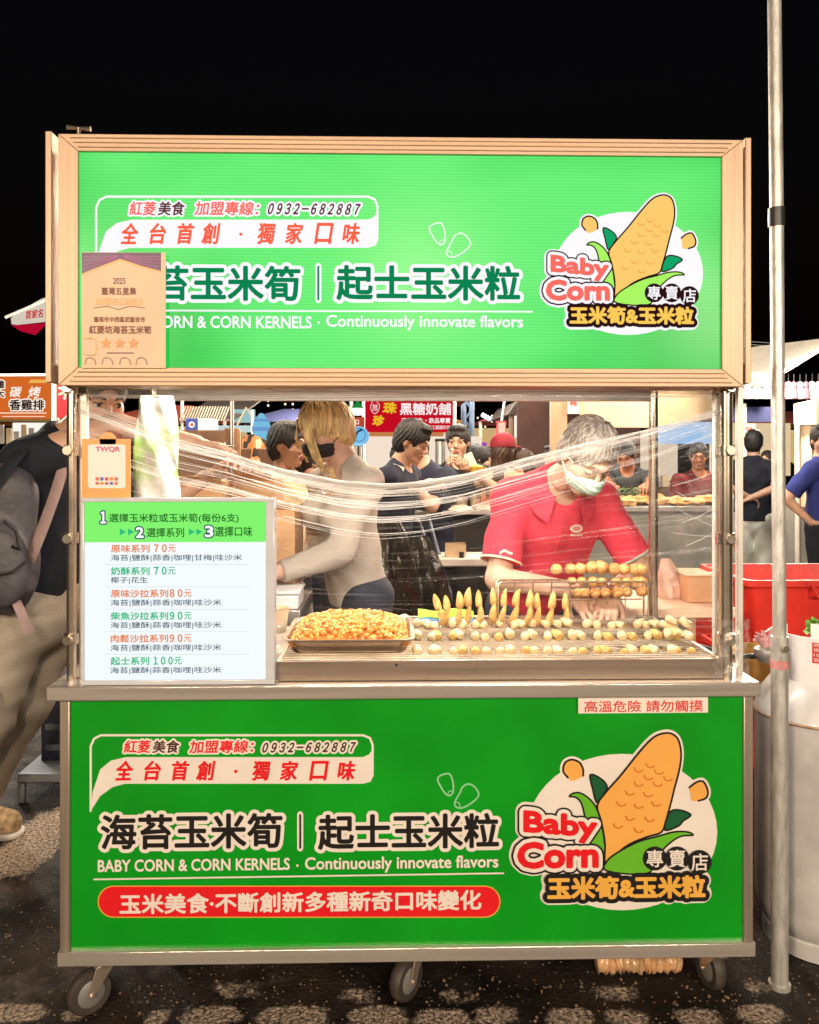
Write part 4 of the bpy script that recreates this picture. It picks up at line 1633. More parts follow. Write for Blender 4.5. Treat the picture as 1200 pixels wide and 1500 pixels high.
# folded green cloth and a plastic tub behind the pan
m_ = MB()
a_, b_ = at(612, 915, .56), at(692, 899, .56)
m_.sheet(lambda u, v: (a_.x + (b_.x - a_.x) * u, .50 + .08 * v, GZ + .012 + .022 * math.sin(math.pi * min(1, v * 1.2)) + .004 * math.sin(9 * u + 4 * v)), 24, 8)
m_.sheet(lambda u, v: (a_.x + (b_.x - a_.x) * u, .50 - .004 * v, GZ + .012 - .010 * v + .003 * math.sin(12 * u)), 24, 3, m=1)
tag(m_.build('cloth', [mat('lime_cloth', (.32, .62, .06), .85, 0, .1, 30, .4, 300), mat('blue_cloth', (.08, .25, .42), .85, 0, .2, 30)], None, tuple(a_)), 'folded lime green and blue cloth lying behind the upright skewers', 'cloth')
for i_, (px_, py_) in enumerate(((464, 901), (488, 899), (557, 900), (572, 904), (592, 904), (535, 899))):
    c_ = MB()
    q = at(px_, py_ + 4, .42)
    c_.ball((q.x, .42, q.z), .018, 14, (.021, .02, .019), None, .06)
    tag(c_.build('dough_ball', mat('dough', (.78, .58, .36), .6, 0, .12, 20), None, tuple(q)), 'pale dough ball peeping out behind the pan of kernels', 'dough ball', 'dough balls behind the pan')
m_ = MB()
q = at(398, 930, .36)
for (a1, b1) in (((-.05, 0), (.06, .07)),):
    m_.lathe([(.045, 0), (.055, .075), (.058, .078), (.052, .075), (.043, .004)], (q.x, .36, GZ + .001), 24)
tag(m_.build('paper_cup', mat('cup_paper', (.75, .6, .42), .6), None, (q.x, .36, GZ)), 'cream paper tub beside the menu board on the grill', 'paper tub')

# ------------------------------------------------------------------ stretched film


def film_mat(name, dens, lo, hi, sx, shine=.45):
    m = bpy.data.materials.new(name)
    m.use_nodes = True
    n, L = m.node_tree.nodes, m.node_tree.links
    n.clear()
    o = n.new('ShaderNodeOutputMaterial')
    tr = n.new('ShaderNodeBsdfTransparent')
    gl = n.new('ShaderNodeBsdfGlossy')
    gl.inputs['Roughness'].default_value = .12
    df = n.new('ShaderNodeBsdfTranslucent')
    df.inputs['Color'].default_value = (.92, .90, .88, 1)
    d2 = n.new('ShaderNodeBsdfDiffuse')
    d2.inputs['Color'].default_value = (.92, .90, .88, 1)
    tc = n.new('ShaderNodeTexCoord')
    mp = n.new('ShaderNodeMapping')
    mp.inputs['Scale'].default_value = sx
    L.new(tc.outputs['UV'], mp.inputs[0])
    nz = n.new('ShaderNodeTexNoise')
    nz.inputs['Scale'].default_value = 1
    nz.inputs['Detail'].default_value = 6
    nz.inputs['Roughness'].default_value = .65
    L.new(mp.outputs[0], nz.inputs['Vector'])
    rp = n.new('ShaderNodeMapRange')
    rp.inputs[1].default_value, rp.inputs[2].default_value = lo, hi
    rp.inputs[3].default_value, rp.inputs[4].default_value = .008, dens
    L.new(nz.outputs[0], rp.inputs[0])
    bp = n.new('ShaderNodeBump')
    bp.inputs['Strength'].default_value = .8
    bp.inputs['Distance'].default_value = .004
    L.new(nz.outputs[0], bp.inputs['Height'])
    L.new(bp.outputs[0], gl.inputs['Normal'])
    m1 = n.new('ShaderNodeMixShader')
    m1.inputs[0].default_value = .5
    L.new(df.outputs[0], m1.inputs[1])
    L.new(d2.outputs[0], m1.inputs[2])
    m2 = n.new('ShaderNodeMixShader')
    m2.inputs[0].default_value = shine
    L.new(m1.outputs[0], m2.inputs[1])
    L.new(gl.outputs[0], m2.inputs[2])
    m3 = n.new('ShaderNodeMixShader')
    L.new(rp.outputs[0], m3.inputs[0])
    L.new(tr.outputs[0], m3.inputs[1])
    L.new(m2.outputs[0], m3.inputs[2])
    L.new(m3.outputs[0], o.inputs['Surface'])
    return m


def uv_grid(ob, nu, nv):
    me = ob.data
    uv = me.uv_layers.new(name='uv')
    co = [(i / nu, j / nv) for j in range(nv + 1) for i in range(nu + 1)]
    for p_ in me.polygons:
        for li in p_.loop_indices:
            uv.data[li].uv = co[me.loops[li].vertex_index]


YF = .035
edge_px = [(116, 592), (200, 625), (262, 648), (330, 664), (420, 692), (500, 707), (560, 712), (620, 708), (680, 698), (760, 676), (850, 653), (940, 634), (1000, 617), (1062, 598)]


def edge_at(px):
    xs, ys = zip(*edge_px)
    return float(np.interp(px, xs, ys))


film = thing('plastic_film', (0, YF, ZC), 'clear plastic film stretched across the cart opening with a sagging white rolled edge', 'plastic film')
FS = film_mat('film_sheet', .34, .54, .80, (2.5, 46, 1))


def sheet_fn(u, v):
    px_ = 116 + u * 946
    e_ = edge_at(px_)
    py_ = e_ + (930 - e_) * v ** .9
    q = at(px_, py_, YF)
    return (q.x, YF + .006 * math.sin(9 * u + 13 * v) + .004 * math.sin(41 * v + 5 * u), q.z)


m_ = MB()
m_.sheet(sheet_fn, 80, 60)
o_ = m_.build('film_sheet', FS, film)
uv_grid(o_, 80, 60)
FE = film_mat('film_roll', .95, .30, .62, (5, 7, 1))
m_ = MB()


def top_fn(u, v):
    q = at(128 + u * 930, 566 + 17 * v + 1.5 * math.sin(7 * u), YF)
    return (q.x, YF + .004 * math.sin(20 * v + 3 * u), q.z)


m_.sheet(top_fn, 60, 6)
o_ = m_.build('top_fold', film_mat('film_top', .85, .36, .62, (4, 9, 1)), film)
uv_grid(o_, 60, 6)
STR = film_mat('film_strand', .66, .0, .1, (1, 1, 1), .15)
STRD = film_mat('film_strand_thin', .40, .0, .1, (1, 1, 1), .2)
m_ = MB()
xs_ = [116 + i * 946 / 60 for i in range(61)]
for k_ in range(9):
    off = random.uniform(-2.5, 4)
    ph_ = random.uniform(0, 6)
    pts = []
    for x_ in xs_:
        fan = max(0, (330 - x_) / 200)
        q = at(x_, edge_at(x_) + off * (1 + 2.5 * fan) + .8 * math.sin(x_ / 37 + ph_), YF - .002)
        pts.append((q.x, YF - .003 + .0035 * math.sin(x_ / 23 + ph_ * 2), q.z))
    m_.tube(pts, [.0023 * (.28 + .95 * math.exp(-((x_ - 540) / 190) ** 2)) for x_ in xs_], 6)
m_.build('rolled_edge', STR, film)
m_ = MB()
for k_ in range(46):
    t_ = random.choice((random.uniform(0, .12), random.uniform(.02, .2), random.uniform(.30, .42), random.uniform(.55, .62), random.random()))
    off = 3 + 80 * t_
    i0_ = random.choice((0, 0, 0, random.randint(0, 30)))
    i1_ = random.choice((60, 60, random.randint(25, 60)))
    if i1_ - i0_ < 10:
        i0_ = max(0, i1_ - 20)
    ph_ = random.uniform(0, 6)
    sag = random.uniform(.75, 1.15)
    pts = []
    for x_ in xs_[i0_:i1_ + 1]:
        s2 = (x_ - 116) / 946
        e_ = edge_at(x_)
        fan = max(0, (420 - x_) / 300) * 60 * t_
        q = at(x_, e_ + off * (1 - .35 * (1 - math.sin(math.pi * s2))) + fan * (sag - .2) + 1.2 * math.sin(x_ / 60 + ph_) * sag, YF)
        pts.append((q.x, YF - .001 + .004 * math.sin(x_ / 50 + ph_), q.z))
    r0_ = random.choice((.0005, .0006, .0008, .0012))
    m_.tube(pts, [r0_ * (.35 + .75 * math.exp(-((x_ - 480) / 230) ** 2)) for x_ in xs_[i0_:i1_ + 1]], 5)
m_.build('stretch_crease', STRD, film)
# film wrapped down the front corner posts and the side pane
m_ = MB()
for (xa_, xb_) in ((1040, 1095),):
    def fn(u, v):
        q = at(xa_ + u * (xb_ - xa_), 905 + 110 * v, .0)
        return (q.x, -.012 - .028 * math.sin(math.pi * u) + .004 * math.sin(30 * v + 9 * u), max(q.z, ZC + .002))
    m_.sheet(fn, 20, 24)
o_ = m_.build('corner_wrap', film_mat('film_corner', .55, .42, .7, (6, 8, 1)), film)
uv_grid(o_, 20, 24)
m_ = MB()
xr_ = at(1062, 780, .03).x


def side_fn(u, v):
    return (xr_ - .004 + .004 * math.sin(12 * v + 5 * u), .05 + u * (DEP - .09), ZC + .07 + v * (SBm - ZC - .1))


m_.sheet(side_fn, 24, 40)
o_ = m_.build('side_sheet', film_mat('film_side', .38, .48, .75, (3, 9, 1)), film)
uv_grid(o_, 24, 40)
m_ = MB()
for (x0, y0, x1, y1) in ((985, 712, 1052, 690), (990, 720, 1055, 752), (1000, 766, 1052, 742), (985, 780, 1050, 786), (1005, 800, 1056, 774), (992, 745, 1045, 771)):
    a_, b_ = at(x0, y0, YF + .05), at(x1, y1, YF)
    m_.tube([a_, a_.lerp(b_, .5) + Vector((0, 0, -.003)), b_], .0008, 5)
m_.build('side_crease', STRD, film)

# hanging plastic bag, white and green, behind the film
def bag_mat():
    m = mat('printed_bag', (.74, .76, .74), .35, 0, .06, 12, .5, 24, trans=.0)
    n, L = m.node_tree.nodes, m.node_tree.links
    b = n['Principled BSDF']
    tc = n.new('ShaderNodeTexCoord')
    nz = n.new('ShaderNodeTexNoise')
    nz.inputs['Scale'].default_value = 9
    L.new(tc.outputs['Object'], nz.inputs['Vector'])
    rp = n.new('ShaderNodeValToRGB')
    e = rp.color_ramp.elements
    e[0].position, e[1].position = .40, .56
    e[0].color, e[1].color = (.30, .60, .12, 1), (.76, .78, .76, 1)
    e2 = e.new(.30)
    e2.color = (.62, .58, .10, 1)
    L.new(nz.outputs[0], rp.inputs[0])
    L.new(rp.outputs[0], b.inputs['Base Color'])
    return m


a_, b_ = at(196, 735, .22), at(263, 575, .22)
m_ = MB()


def bag_fn(u, v):
    a = 2 * math.pi * u
    w_ = (b_.x - a_.x) / 2 * (1.0 - .25 * v ** 3)
    return ((a_.x + b_.x) / 2 + w_ * math.cos(a) * (1 + .05 * math.sin(9 * v + 3 * a)), .22 + .05 * (1 - .6 * v) * math.sin(a) + .008 * math.sin(5 * a + 11 * v), a_.z - .06 + (b_.z - a_.z + .05) * v)


m_.sheet(bag_fn, 36, 24)
tag(m_.build('plastic_bag', bag_mat(), None, tuple(a_)), 'white plastic bag with green print hanging above the menu board', 'plastic bag')

# ------------------------------------------------------------------ pole, gas bottle, tubs beside the cart
GALV = mat('galvanised_steel', (.62, .60, .56), .42, .55, .28, 16, .15, 60, stretch=(3, 3, .8))
YPO = .10
pole = thing('steel_pole', tuple(at(1142, 1455, YPO).xy) + (0,), 'tall galvanised steel pole with a dark coupling standing beside the cart', 'pole')
t0, t1, t2 = at(1134.5, 0, YPO), at(1138, 318, YPO), at(1142, 932, YPO)
bt = Vector((at(1142, 1455, YPO).x, YPO, .0))
top = t0 + (t0 - t1).normalized() * .55
m_ = MB()
m_.tube([bt.lerp(t2, .9), t2, t1, t0, top], .0185, 20)
m_.build('upper_tube', GALV, pole)
m_ = MB()
m_.cyl(bt, t2, .0235, n=22)
m_.cyl(bt, bt + Vector((0, 0, .012)), .030, n=22)
m_.build('lower_sleeve', GALV, pole)
m_ = MB()
m_.cyl(at(1137.6, 332, YPO), at(1137.4, 305, YPO), .0225, n=22)
m_.build('coupling', mat('black_coupling', (.035, .032, .028), .35, .2), pole)
m_ = MB()
q = at(1143, 947, YPO)
m_.cyl((q.x, YPO - .034, q.z), (q.x, YPO + .034, q.z), .006, n=8)
m_.cyl((q.x, YPO - .036, q.z), (q.x, YPO - .026, q.z), .010, n=6)
m_.build('bolt', CHROME, pole)
m_ = MB()
a_ = at(1146, 972, YPO)
m_.cyl((bt.x + .0, YPO, a_.z - .012), (bt.x, YPO, a_.z + .012), .0245, n=22)
m_.build('tape_band', mat('pink_tape', (.62, .25, .25), .6, 0, .4, 30), pole)

gx, gy = at(1196, 1200, .33).x, .33
gas = thing('gas_cylinder', (gx, gy, 0), 'big pale grey gas cylinder with a red label on its collar beside the pole', 'gas cylinder')
GASM = mat('grey_enamel', (.58, .56, .55), .38, .05, .20, 8, .12, 30, coat=.3)
rg = .178
zs = .70
m_ = MB()
m_.lathe([(.150, 0), (.155, .002), (.155, .05), (.150, .055), (.155, .06), (rg - .004, .10), (rg, .13), (rg, zs - .01), (rg + .003, zs), (rg + .003, zs + .012), (rg - .001, zs + .018), (rg - .012, zs + .06), (rg - .045, zs + .105), (.09, zs + .135), (.04, zs + .145), (.0, zs + .147)], (gx, gy, 0), 56)
m_.build('tank', GASM, gas)
m_ = MB()
m_.lathe([(rg + .0035, zs + .001), (rg + .0065, zs + .006), (rg + .0035, zs + .011)], (gx, gy, 0), 56)
m_.build('weld_seam', mat('rusty_seam', (.45, .30, .20), .6, .2, .35, 30), gas)
m_ = MB()
zc0, zc1 = zs + .10, at(1180, 935, gy - .1).z
n_ = 40
v_, f_ = [], []
for k in range(n_ + 1):
    a = R(-250) + R(320) * k / n_
    for (r_, z_) in ((.115, zc0), (.115, zc1), (.111, zc1), (.111, zc0)):
        v_.append((gx + r_ * math.cos(a), gy + r_ * math.sin(a), z_))
for k in range(n_):
    for j in range(4):
        f_.append((k * 4 + j, (k + 1) * 4 + j, (k + 1) * 4 + (j + 1) % 4, k * 4 + (j + 1) % 4))
f_ += [(0, 1, 2, 3), (n_ * 4 + 3, n_ * 4 + 2, n_ * 4 + 1, n_ * 4)]
m_.add(v_, f_)
m_.build('collar', mat('white_enamel', (.74, .72, .72), .35, 0, .06), gas, bevel=.001)
lab = MB()
for k in range(8):
    pass
a0, a1 = R(-124), R(-88)
lab.sheet(lambda u, v: (gx + .1158 * math.cos(a0 + (a1 - a0) * u), gy + .1158 * math.sin(a0 + (a1 - a0) * u), zc1 - .075 + .062 * v), 8, 1)
la = lab.build('label', mat('label_red', (.55, .03, .03), .5), gas)
for i_, t_ in enumerate(('終檢日期', '檢驗字號', '100公斤', '容器重量')):
    v2, f2 = text_geo(t_)
    lo_, hi_ = v2.min(0), v2.max(0)
    w3 = []
    for p_ in v2:
        u_ = .06 + .88 * (p_[0] - lo_[0]) / (hi_[0] - lo_[0])
        h_ = (p_[1] - lo_[1]) / (hi_[1] - lo_[1])
        a = a0 + (a1 - a0) * u_
        w3.append((gx + .1164 * math.cos(a), gy + .1164 * math.sin(a), zc1 - .0255 - .0150 * i_ + .011 * h_))
    lt_ = MB()
    lt_.add(w3, f2)
    lt_.build('lettering', mat('label_white', (.75, .72, .7), .5), la)
m_ = MB()
m_.cyl((gx, gy, zs + .14), (gx, gy, zs + .20), .016, n=16)
m_.lathe([(.0, .20), (.030, .20), (.034, .21), (.030, .222), (0, .222)], (gx, gy, zs), 16)
m_.build('valve', mat('brass', (.62, .42, .18), .35, .9), gas)
# regulator with its hose at the near side of the collar
q = at(1122, 955, .30)
rgx = thing('gas_regulator', tuple(q), 'gas regulator with pink tape and a black hose by the pole', 'regulator')
m_ = MB()
m_.lathe([(0, -.03), (.022, -.03), (.034, -.012), (.036, 0), (.034, .010), (.018, .022), (.012, .04), (0, .042)], tuple(q), 24)
m_.cyl((q.x + .02, q.y, q.z), (q.x + .085, q.y + .01, q.z), .010)
m_.build('regulator_body', mat('regulator_grey', (.35, .33, .31), .4, .6), rgx)
m_ = MB()
for k in range(7):
    a = k * .9
    m_.tube([(q.x, q.y - .01, q.z + .005), (q.x - .012 + .03 * math.cos(a), q.y - .02, q.z + .03 + .008 * k), (q.x + .045 * math.cos(a * 1.7), q.y - .012, q.z + .045 + .01 * math.sin(3 * a))], [.008, .007, .003], 6)
m_.build('pink_tape', mat('pink_ribbon', (.72, .40, .42), .5, 0, .15), rgx)
m_ = MB()
m_.tube([(q.x - .02, q.y, q.z - .012), (q.x - .08, q.y + .02, q.z - .02), (q.x - .16, q.y + .12, q.z - .01), (q.x - .22, q.y + .3, q.z - .10)], .008, 10)
m_.build('hose', mat('black_hose', (.02, .02, .02), .4), rgx)

REDP = mat('red_plastic', (.66, .032, .02), .40, 0, .20, 7, .10, 40)


def tote(x, y, z, w, d, h, label, ang=0.0):
    t = thing('plastic_tub', (x, y, z), label, 'tub', 'red plastic tubs beside the cart')
    t.rotation_euler = (0, 0, R(ang))
    b = MB()
    ro = lambda f, zz, r_=.03: [(cx + r_ * math.cos(R(a0 + k)), cy + r_ * math.sin(R(a0 + k)), zz) for cx, cy, a0 in ((w * f / 2 - r_, -d * f / 2 + r_, -90), (w * f / 2 - r_, d * f / 2 - r_, 0), (-w * f / 2 + r_, d * f / 2 - r_, 90), (-w * f / 2 + r_, -d * f / 2 + r_, 180)) for k in range(0, 91, 15)]
    rings = [ro(.86, 0.001), ro(.985, h * .86), ro(.99, h * .9), ro(1.03, h * .9), ro(1.05, h * .92), ro(1.05, h), ro(1.0, h), ro(.97, h * .9), ro(.85, .008)]
    n_ = len(rings[0])
    b.add([(p_[0] + x, p_[1] + y, p_[2] + z) for r_ in rings for p_ in r_], [(i * n_ + k, i * n_ + (k + 1) % n_, (i + 1) * n_ + (k + 1) % n_, (i + 1) * n_ + k) for i in range(len(rings) - 1) for k in range(n_)] + [tuple(reversed(range(n_))), tuple((len(rings) - 1) * n_ + k for k in range(n_))])
    b.build('tub_body', REDP, t)
    for s_ in (1, -1):
        g_ = MB()
        g_.tube([(x - .07, y + s_ * (d * .53), z + h * .93), (x - .06, y + s_ * (d * .53 + .02), z + h * .80), (x + .06, y + s_ * (d * .53 + .02), z + h * .80), (x + .07, y + s_ * (d * .53), z + h * .93)], .007, 8)
        g_.build('handle', REDP, t)
    return t


tx = at(1097, 850, .88).x
zt_ = at(1150, 852, .88).z
tote(tx + .33, 1.15, zt_ - .30, .62, .46, .30, 'top red plastic tub of the stack behind the gas cylinder')
tote(tx + .32, 1.15, zt_ - .60, .60, .44, .29, 'second red plastic tub from the top behind the gas cylinder')
tote(tx + .22, .98, 0, .62, .42, .36, 'large red plastic tub standing on the ground behind the gas cylinder')
tx2, zt2 = at(1078, 866, 1.5).x, at(1078, 866, 1.5).z
tote(tx2 + .18, 1.72, zt2 - .32, .55, .4, .32, 'small red plastic tub with a dark rope handle behind the cart corner')
cr = MB()
for (yy) in (1.5, 1.93):
    for (zz) in (.05, .2, .35, .5, .62):
        cr.box((tx2 - .05, yy, zz), (tx2 + .42, yy + .015, zz + .07))
cr.box((tx2 - .05, 1.515, .05), (tx2 - .035, 1.93, zt2 - .322))
cr.box((tx2 + .405, 1.515, .05), (tx2 + .42, 1.93, zt2 - .322))
cr.box((tx2 - .06, 1.49, zt2 - .336), (tx2 + .43, 1.95, zt2 - .322))
tag(cr.build('wooden_crate', mat('orange_wood', (.55, .26, .07), .6, 0, .25, 8, stretch=(.4, 4, 8)), None, (tx2, 1.7, 0), bevel=.003), 'slatted orange wooden crate under the small red tub', 'crate')
ob_ = MB()
a_, b_ = at(1078, 1000, .75), at(1122, 940, .75)
ob_.box((a_.x - .02, .74, ZC - .35), (b_.x + .08, 1.1 - .35, b_.z))
tag(ob_.build('cardboard_box', mat('orange_carton', (.60, .30, .07), .7, 0, .12, 8), None, (a_.x, .75, ZC - .35), bevel=.004), 'orange carton wedged between the cart and the gas cylinder', 'box')
lg = thing('leaf_vegetable', tuple(at(1196, 915, .55)), 'green leafy vegetable sticking out beside the gas cylinder', 'vegetable')
q = at(1198, 922, .55)
m_ = MB()
for k in range(26):
    a, el_ = random.uniform(0, 6.28), random.uniform(-.4, 1.2)
    d = Vector((math.cos(a) * math.cos(el_), math.sin(a) * math.cos(el_), math.sin(el_)))
    s_ = d.orthogonal().normalized() * .018
    c = q + d * random.uniform(.015, .04)
    m_.add([c - d * .02, c + s_, c + d * .022 + Vector((0, 0, .006)), c - s_], [(0, 1, 2, 3)])
m_.build('leaf', mat('leaf_green', (.12, .30, .03), .5, 0, .3, 20), lg)
m_ = MB()
m_.cyl(q - Vector((0, 0, .08)), q, .012, .008, 10)
m_.build('stalk', mat('stalk_cream', (.55, .5, .3), .5), lg)
m_ = MB()
m_.lathe([(.05, -.22), (.06, -.06), (.062, -.055), (.055, -.06), (.05, -.21)], tuple(q), 24)
tag(m_.build('bucket', mat('pale_pail', (.62, .60, .58), .4), None, tuple(q - Vector((0, 0, .22)))), 'pale pail holding the green leafy vegetable', 'pail')

# roll of crumpled plastic under the cart
m_ = MB()
pts = [at(872 + 12.4 * k, 1412, .17) for k in range(11)]
pts = [(p_.x, .17, .030 + .003 * math.sin(2.3 * i)) for i, p_ in enumerate(pts)]
fine = spline(pts, False, 6)
m_.tube(fine, [.026 * (1 + .16 * math.sin(1.7 * i) + random.uniform(-.10, .10)) * (.55 if i in (0, len(fine) - 1) else 1) for i in range(len(fine))], 14)
tag(m_.build('plastic_roll', mat('golden_crumpled_plastic', (.62, .38, .20), .25, .1, .4, 24, .9, 40, coat=.4), None, (pts[5][0], .17, 0)), 'crumpled golden plastic roll lying on the ground under the cart', 'plastic roll')
# ------------------------------------------------------------------ the market behind
def cloth(name, col, **k):
    return mat(name, col, .85, 0, k.get('var', .10), k.get('vs', 14), .35, 420)


BULB = emit('bulb_light', (1, .86, .62), 14)
BULBW = emit('tube_light', (1, .95, .88), 9)
STEELD = mat('dull_steel', (.42, .41, .40), .35, .85, .15, 6)
CREAM = mat('cream_canvas', (.72, .56, .38), .85, 0, .10, 4, .3, 260, trans=0)
NAVYC = cloth('navy_canvas', (.012, .018, .075))
WHITEC = cloth('white_canvas', (.80, .75, .68))
WOOD = mat('brown_wood', (.13, .062, .032), .55, 0, .3, 7, .2, 60, stretch=(1, 1, .3))
LWOOD = mat('light_wood', (.48, .28, .15), .55, 0, .2, 7, .2, 60, stretch=(1, 1, .3))


def pole_mb(mb, x, y, z0, z1, r=.02):
    mb.cyl((x, y, z0), (x, y, z1), r, n=10)


def flat_sign(name, px0, py0, px1, py1, Y, m, label, cat, parent=None, depth=.03, grp=None):
    a, b = at(px0, py1, Y), at(px1, py0, Y)
    q = MB()
    q.box((a.x, Y, a.z), (b.x, Y + depth, b.z))
    o = q.build(name, m, parent, None if parent else (a.x, Y, a.z))
    if not parent:
        tag(o, label, cat, grp)
    return o


# --- red drink stall
YB = 6.9
ds = thing('drink_stall', (at(600, 700, YB).x, YB + .5, 0), 'drink stall with red banner of white and yellow characters above steel urns', 'market stall')
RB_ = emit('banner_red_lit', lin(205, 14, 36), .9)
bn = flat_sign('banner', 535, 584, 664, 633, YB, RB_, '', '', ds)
p = Print(YB)
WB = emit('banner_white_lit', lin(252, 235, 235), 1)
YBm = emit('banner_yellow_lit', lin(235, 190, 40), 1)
p.text('珠', (560, 589, 583, 606), YBm, .7, slant=.15)
p.text('珍', (545, 608, 564, 624), YBm, .7, slant=.15)
p.text('黑糖奶舖', (586, 590, 661, 608), WB, .5)
p.text('天然養生・飲品專賣', (588, 612, 660, 620), WB, .2)
p.text('手工甜品甜甜・手工圓糖珍珠', (588, 623, 660, 629), WB, .05)
p.stroke([(546, 588), (543, 596), (546, 604), (550, 606)], .8, WB, True)
p.stroke([(552, 588), (556, 594), (554, 602), (550, 606)], .8, WB, True)
p.text('熬煮', (546, 592, 553, 602), WB, .05)
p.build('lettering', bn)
a_, b_ = at(530, 700, YB), at(690, 640, YB)
for x_ in (at(533, 0, YB).x, at(666, 0, YB).x):
    for y_ in (YB + .02, YB + 1.6):
        q = MB()
        pole_mb(q, x_, y_, 0, at(600, 575, YB).z, .022)
        q.build('tent_pole', WHITEC, ds)
q = MB()
q.box((a_.x, YB + 1.55, .9), (b_.x + .3, YB + 1.6, at(600, 634, YB).z))
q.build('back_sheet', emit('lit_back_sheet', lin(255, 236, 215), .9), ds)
q = MB()
q.box((a_.x, YB + .3, 0), (b_.x, YB + .9, 1.08))
q.build('counter', STEELD, ds, bevel=.01)
q = MB()
q.box((a_.x, YB + .0, at(600, 584, YB).z + .01), (b_.x, YB + 1.6, at(600, 584, YB).z + .04))
q.build('canopy', cloth('red_canvas', (.35, .01, .015)), ds)
for px_ in (604, 621, 645):
    c = at(px_, 667, YB + .5)
    un = thing('steel_urn', (c.x, YB + .5, 1.08), 'steel drink urn with black lid on the red stall counter', 'urn', 'steel urns on the drink stall')
    q = MB()
    z1 = at(px_, 643, YB + .5).z
    q.cyl((c.x, YB + .5, 1.081), (c.x, YB + .5, z1 - .03), .055 * 1.1, n=24)
    q.build('urn_body', STEELD, un)
    q = MB()
    q.cyl((c.x, YB + .5, z1 - .03), (c.x, YB + .5, z1), .064, n=24)
    q.build('urn_lid', DARK, un)
# --- purple stall further on
ps = flat_sign('purple_banner', 680, 648, 713, 700, 9.5, emit('banner_purple_lit', lin(178, 70, 190), .85), 'purple stall banner with white lettering beyond the diner in black', 'banner')
p = Print(9.5)
p.text('飲料', (688, 652, 706, 658), WB, .1)
p.text('水果', (682, 664, 691, 676), WB, .1)
p.text('冰品', (682, 680, 692, 692), WB, .1)
p.build('lettering', ps)
# --- red lantern lamp
ln = thing('lantern', tuple(at(735, 626, 6.2)), 'lit red lantern hanging on a post beyond the red cap', 'lantern')
c = at(735, 626, 6.2)
q = MB()
q.box((c.x - .042, 6.16, c.z - .05), (c.x + .034, 6.24, c.z + .05))
q.build('lantern_shade', emit('lantern_glow', (1, .42, .32), 1.6), ln, bevel=.006)
q = MB()
for dx in (-.046, .036):
    for dy in (6.155, 6.24):
        q.box((c.x + dx - .004, dy - .004, c.z - .06), (c.x + dx + .004, dy + .004, c.z + .06))
q.box((c.x - .055, 6.15, c.z + .052), (c.x + .045, 6.25, c.z + .066))
q.box((c.x - .055, 6.15, c.z - .066), (c.x + .045, 6.25, c.z - .052))
q.build('lantern_frame', mat('lantern_red', (.5, .02, .02), .5), ln)
q = MB()
q.tube([(c.x, 6.2, c.z + .06), (c.x + .02, 6.2, c.z + .20), (c.x + .06, 6.2, c.z + .46)], .012, 8)
q.build('hanger', WHITEC, ln)
# --- white panel stall
YW = 6.0
wsn = thing('food_stall', (at(780, 700, YW).x, YW, 0), 'stall with a blank white panel under a dark roof beyond the vendor', 'market stall')
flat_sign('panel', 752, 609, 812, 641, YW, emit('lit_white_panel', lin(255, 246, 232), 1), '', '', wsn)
a_, b_ = at(742, 608, YW), at(815, 588, YW)
q = MB()
q.prism([(a_.x, a_.z), (b_.x, a_.z), (b_.x, b_.z), (a_.x + .1, b_.z)], YW - .1, YW + 1.5)
q.build('roof', mat('dark_brown_roof', (.035, .022, .015), .7), wsn)
q = MB()
pole_mb(q, at(749, 0, YW).x, YW - .02, 0, a_.z, .028)
pole_mb(q, at(815, 0, YW).x, YW - .02, 0, a_.z, .028)
q.build('post', mat('brown_post', (.16, .11, .07), .6), wsn)
q = MB()
q.box((at(752, 0, YW).x, YW, 0), (at(815, 0, YW).x, YW + .6, 1.05))
q.build('counter', WOOD, wsn)
q = MB()
for k in range(6):
    px_ = 757 + 9 * k
    a2, b2 = at(px_, 668, YW + .7), at(px_ + 7, 645, YW + .7)
    q.box((a2.x, YW + .7, a2.z), (b2.x, YW + .72, b2.z), m=k % 3)
q.build('lit_shelf', [emit('shelf_glow_a', lin(245, 190, 110), .8), emit('shelf_glow_b', lin(120, 60, 40), .7), emit('shelf_glow_c', lin(250, 230, 205), .8)], wsn)
q = MB()
q.cyl(at(706, 607, 7.5), at(722, 616, 7.5), .022, n=8)
fl = tag(q.build('flood_lamp', emit('flood_white', (.9, .97, 1), 9), None, tuple(at(714, 612, 7.5))), 'bright white tube lamp shining above the red cap', 'lamp')
# --- blue sign, green shade lamp
YS2 = 4.6
c = at(526, 639, YS2)
q = MB()
q.lathe([(0, -.015), (.080, -.015), (.084, -.008), (.084, .008), (.080, .015), (0, .015)], (c.x, YS2, c.z), 40, axis='y')
bs = thing('round_sign', (c.x, YS2, 0), 'round light blue sign with dark emblem behind the blonde woman', 'sign')
q.build('sign_disc', emit('round_sign_blue', lin(128, 196, 240), .95), bs)
p = Print(YS2 - .015)
BL2 = emit('round_sign_navy', lin(35, 70, 95), .9)
for k in range(24):
    pass
p.stroke([(526 + 9.5 * math.cos(t), 637 + 9.5 * math.sin(t)) for t in np.linspace(0, 6.28, 25)], .8, BL2)
p.poly([(520, 640), (521, 634), (525, 630), (530, 628), (531, 631), (526, 633), (523, 638), (522, 643)], BL2, True)
p.stroke([(519, 651), (533, 651)], 1.6, emit('round_sign_pale', lin(170, 225, 250), 1))
p.build('emblem', bs)
q = MB()
pole_mb(q, c.x + .02, YS2 + .03, 0, c.z, .016)
q.build('post', STEELD, bs)
sl = thing('stall_lamp', tuple(at(524, 600, 5.2)), 'lamp with a green cone shade over a white glow beyond the blonde woman', 'lamp')
c = at(524, 600, 5.2)
q = MB()
q.lathe([(.012, .075), (.05, .02), (.055, .015)], tuple(c), 24)
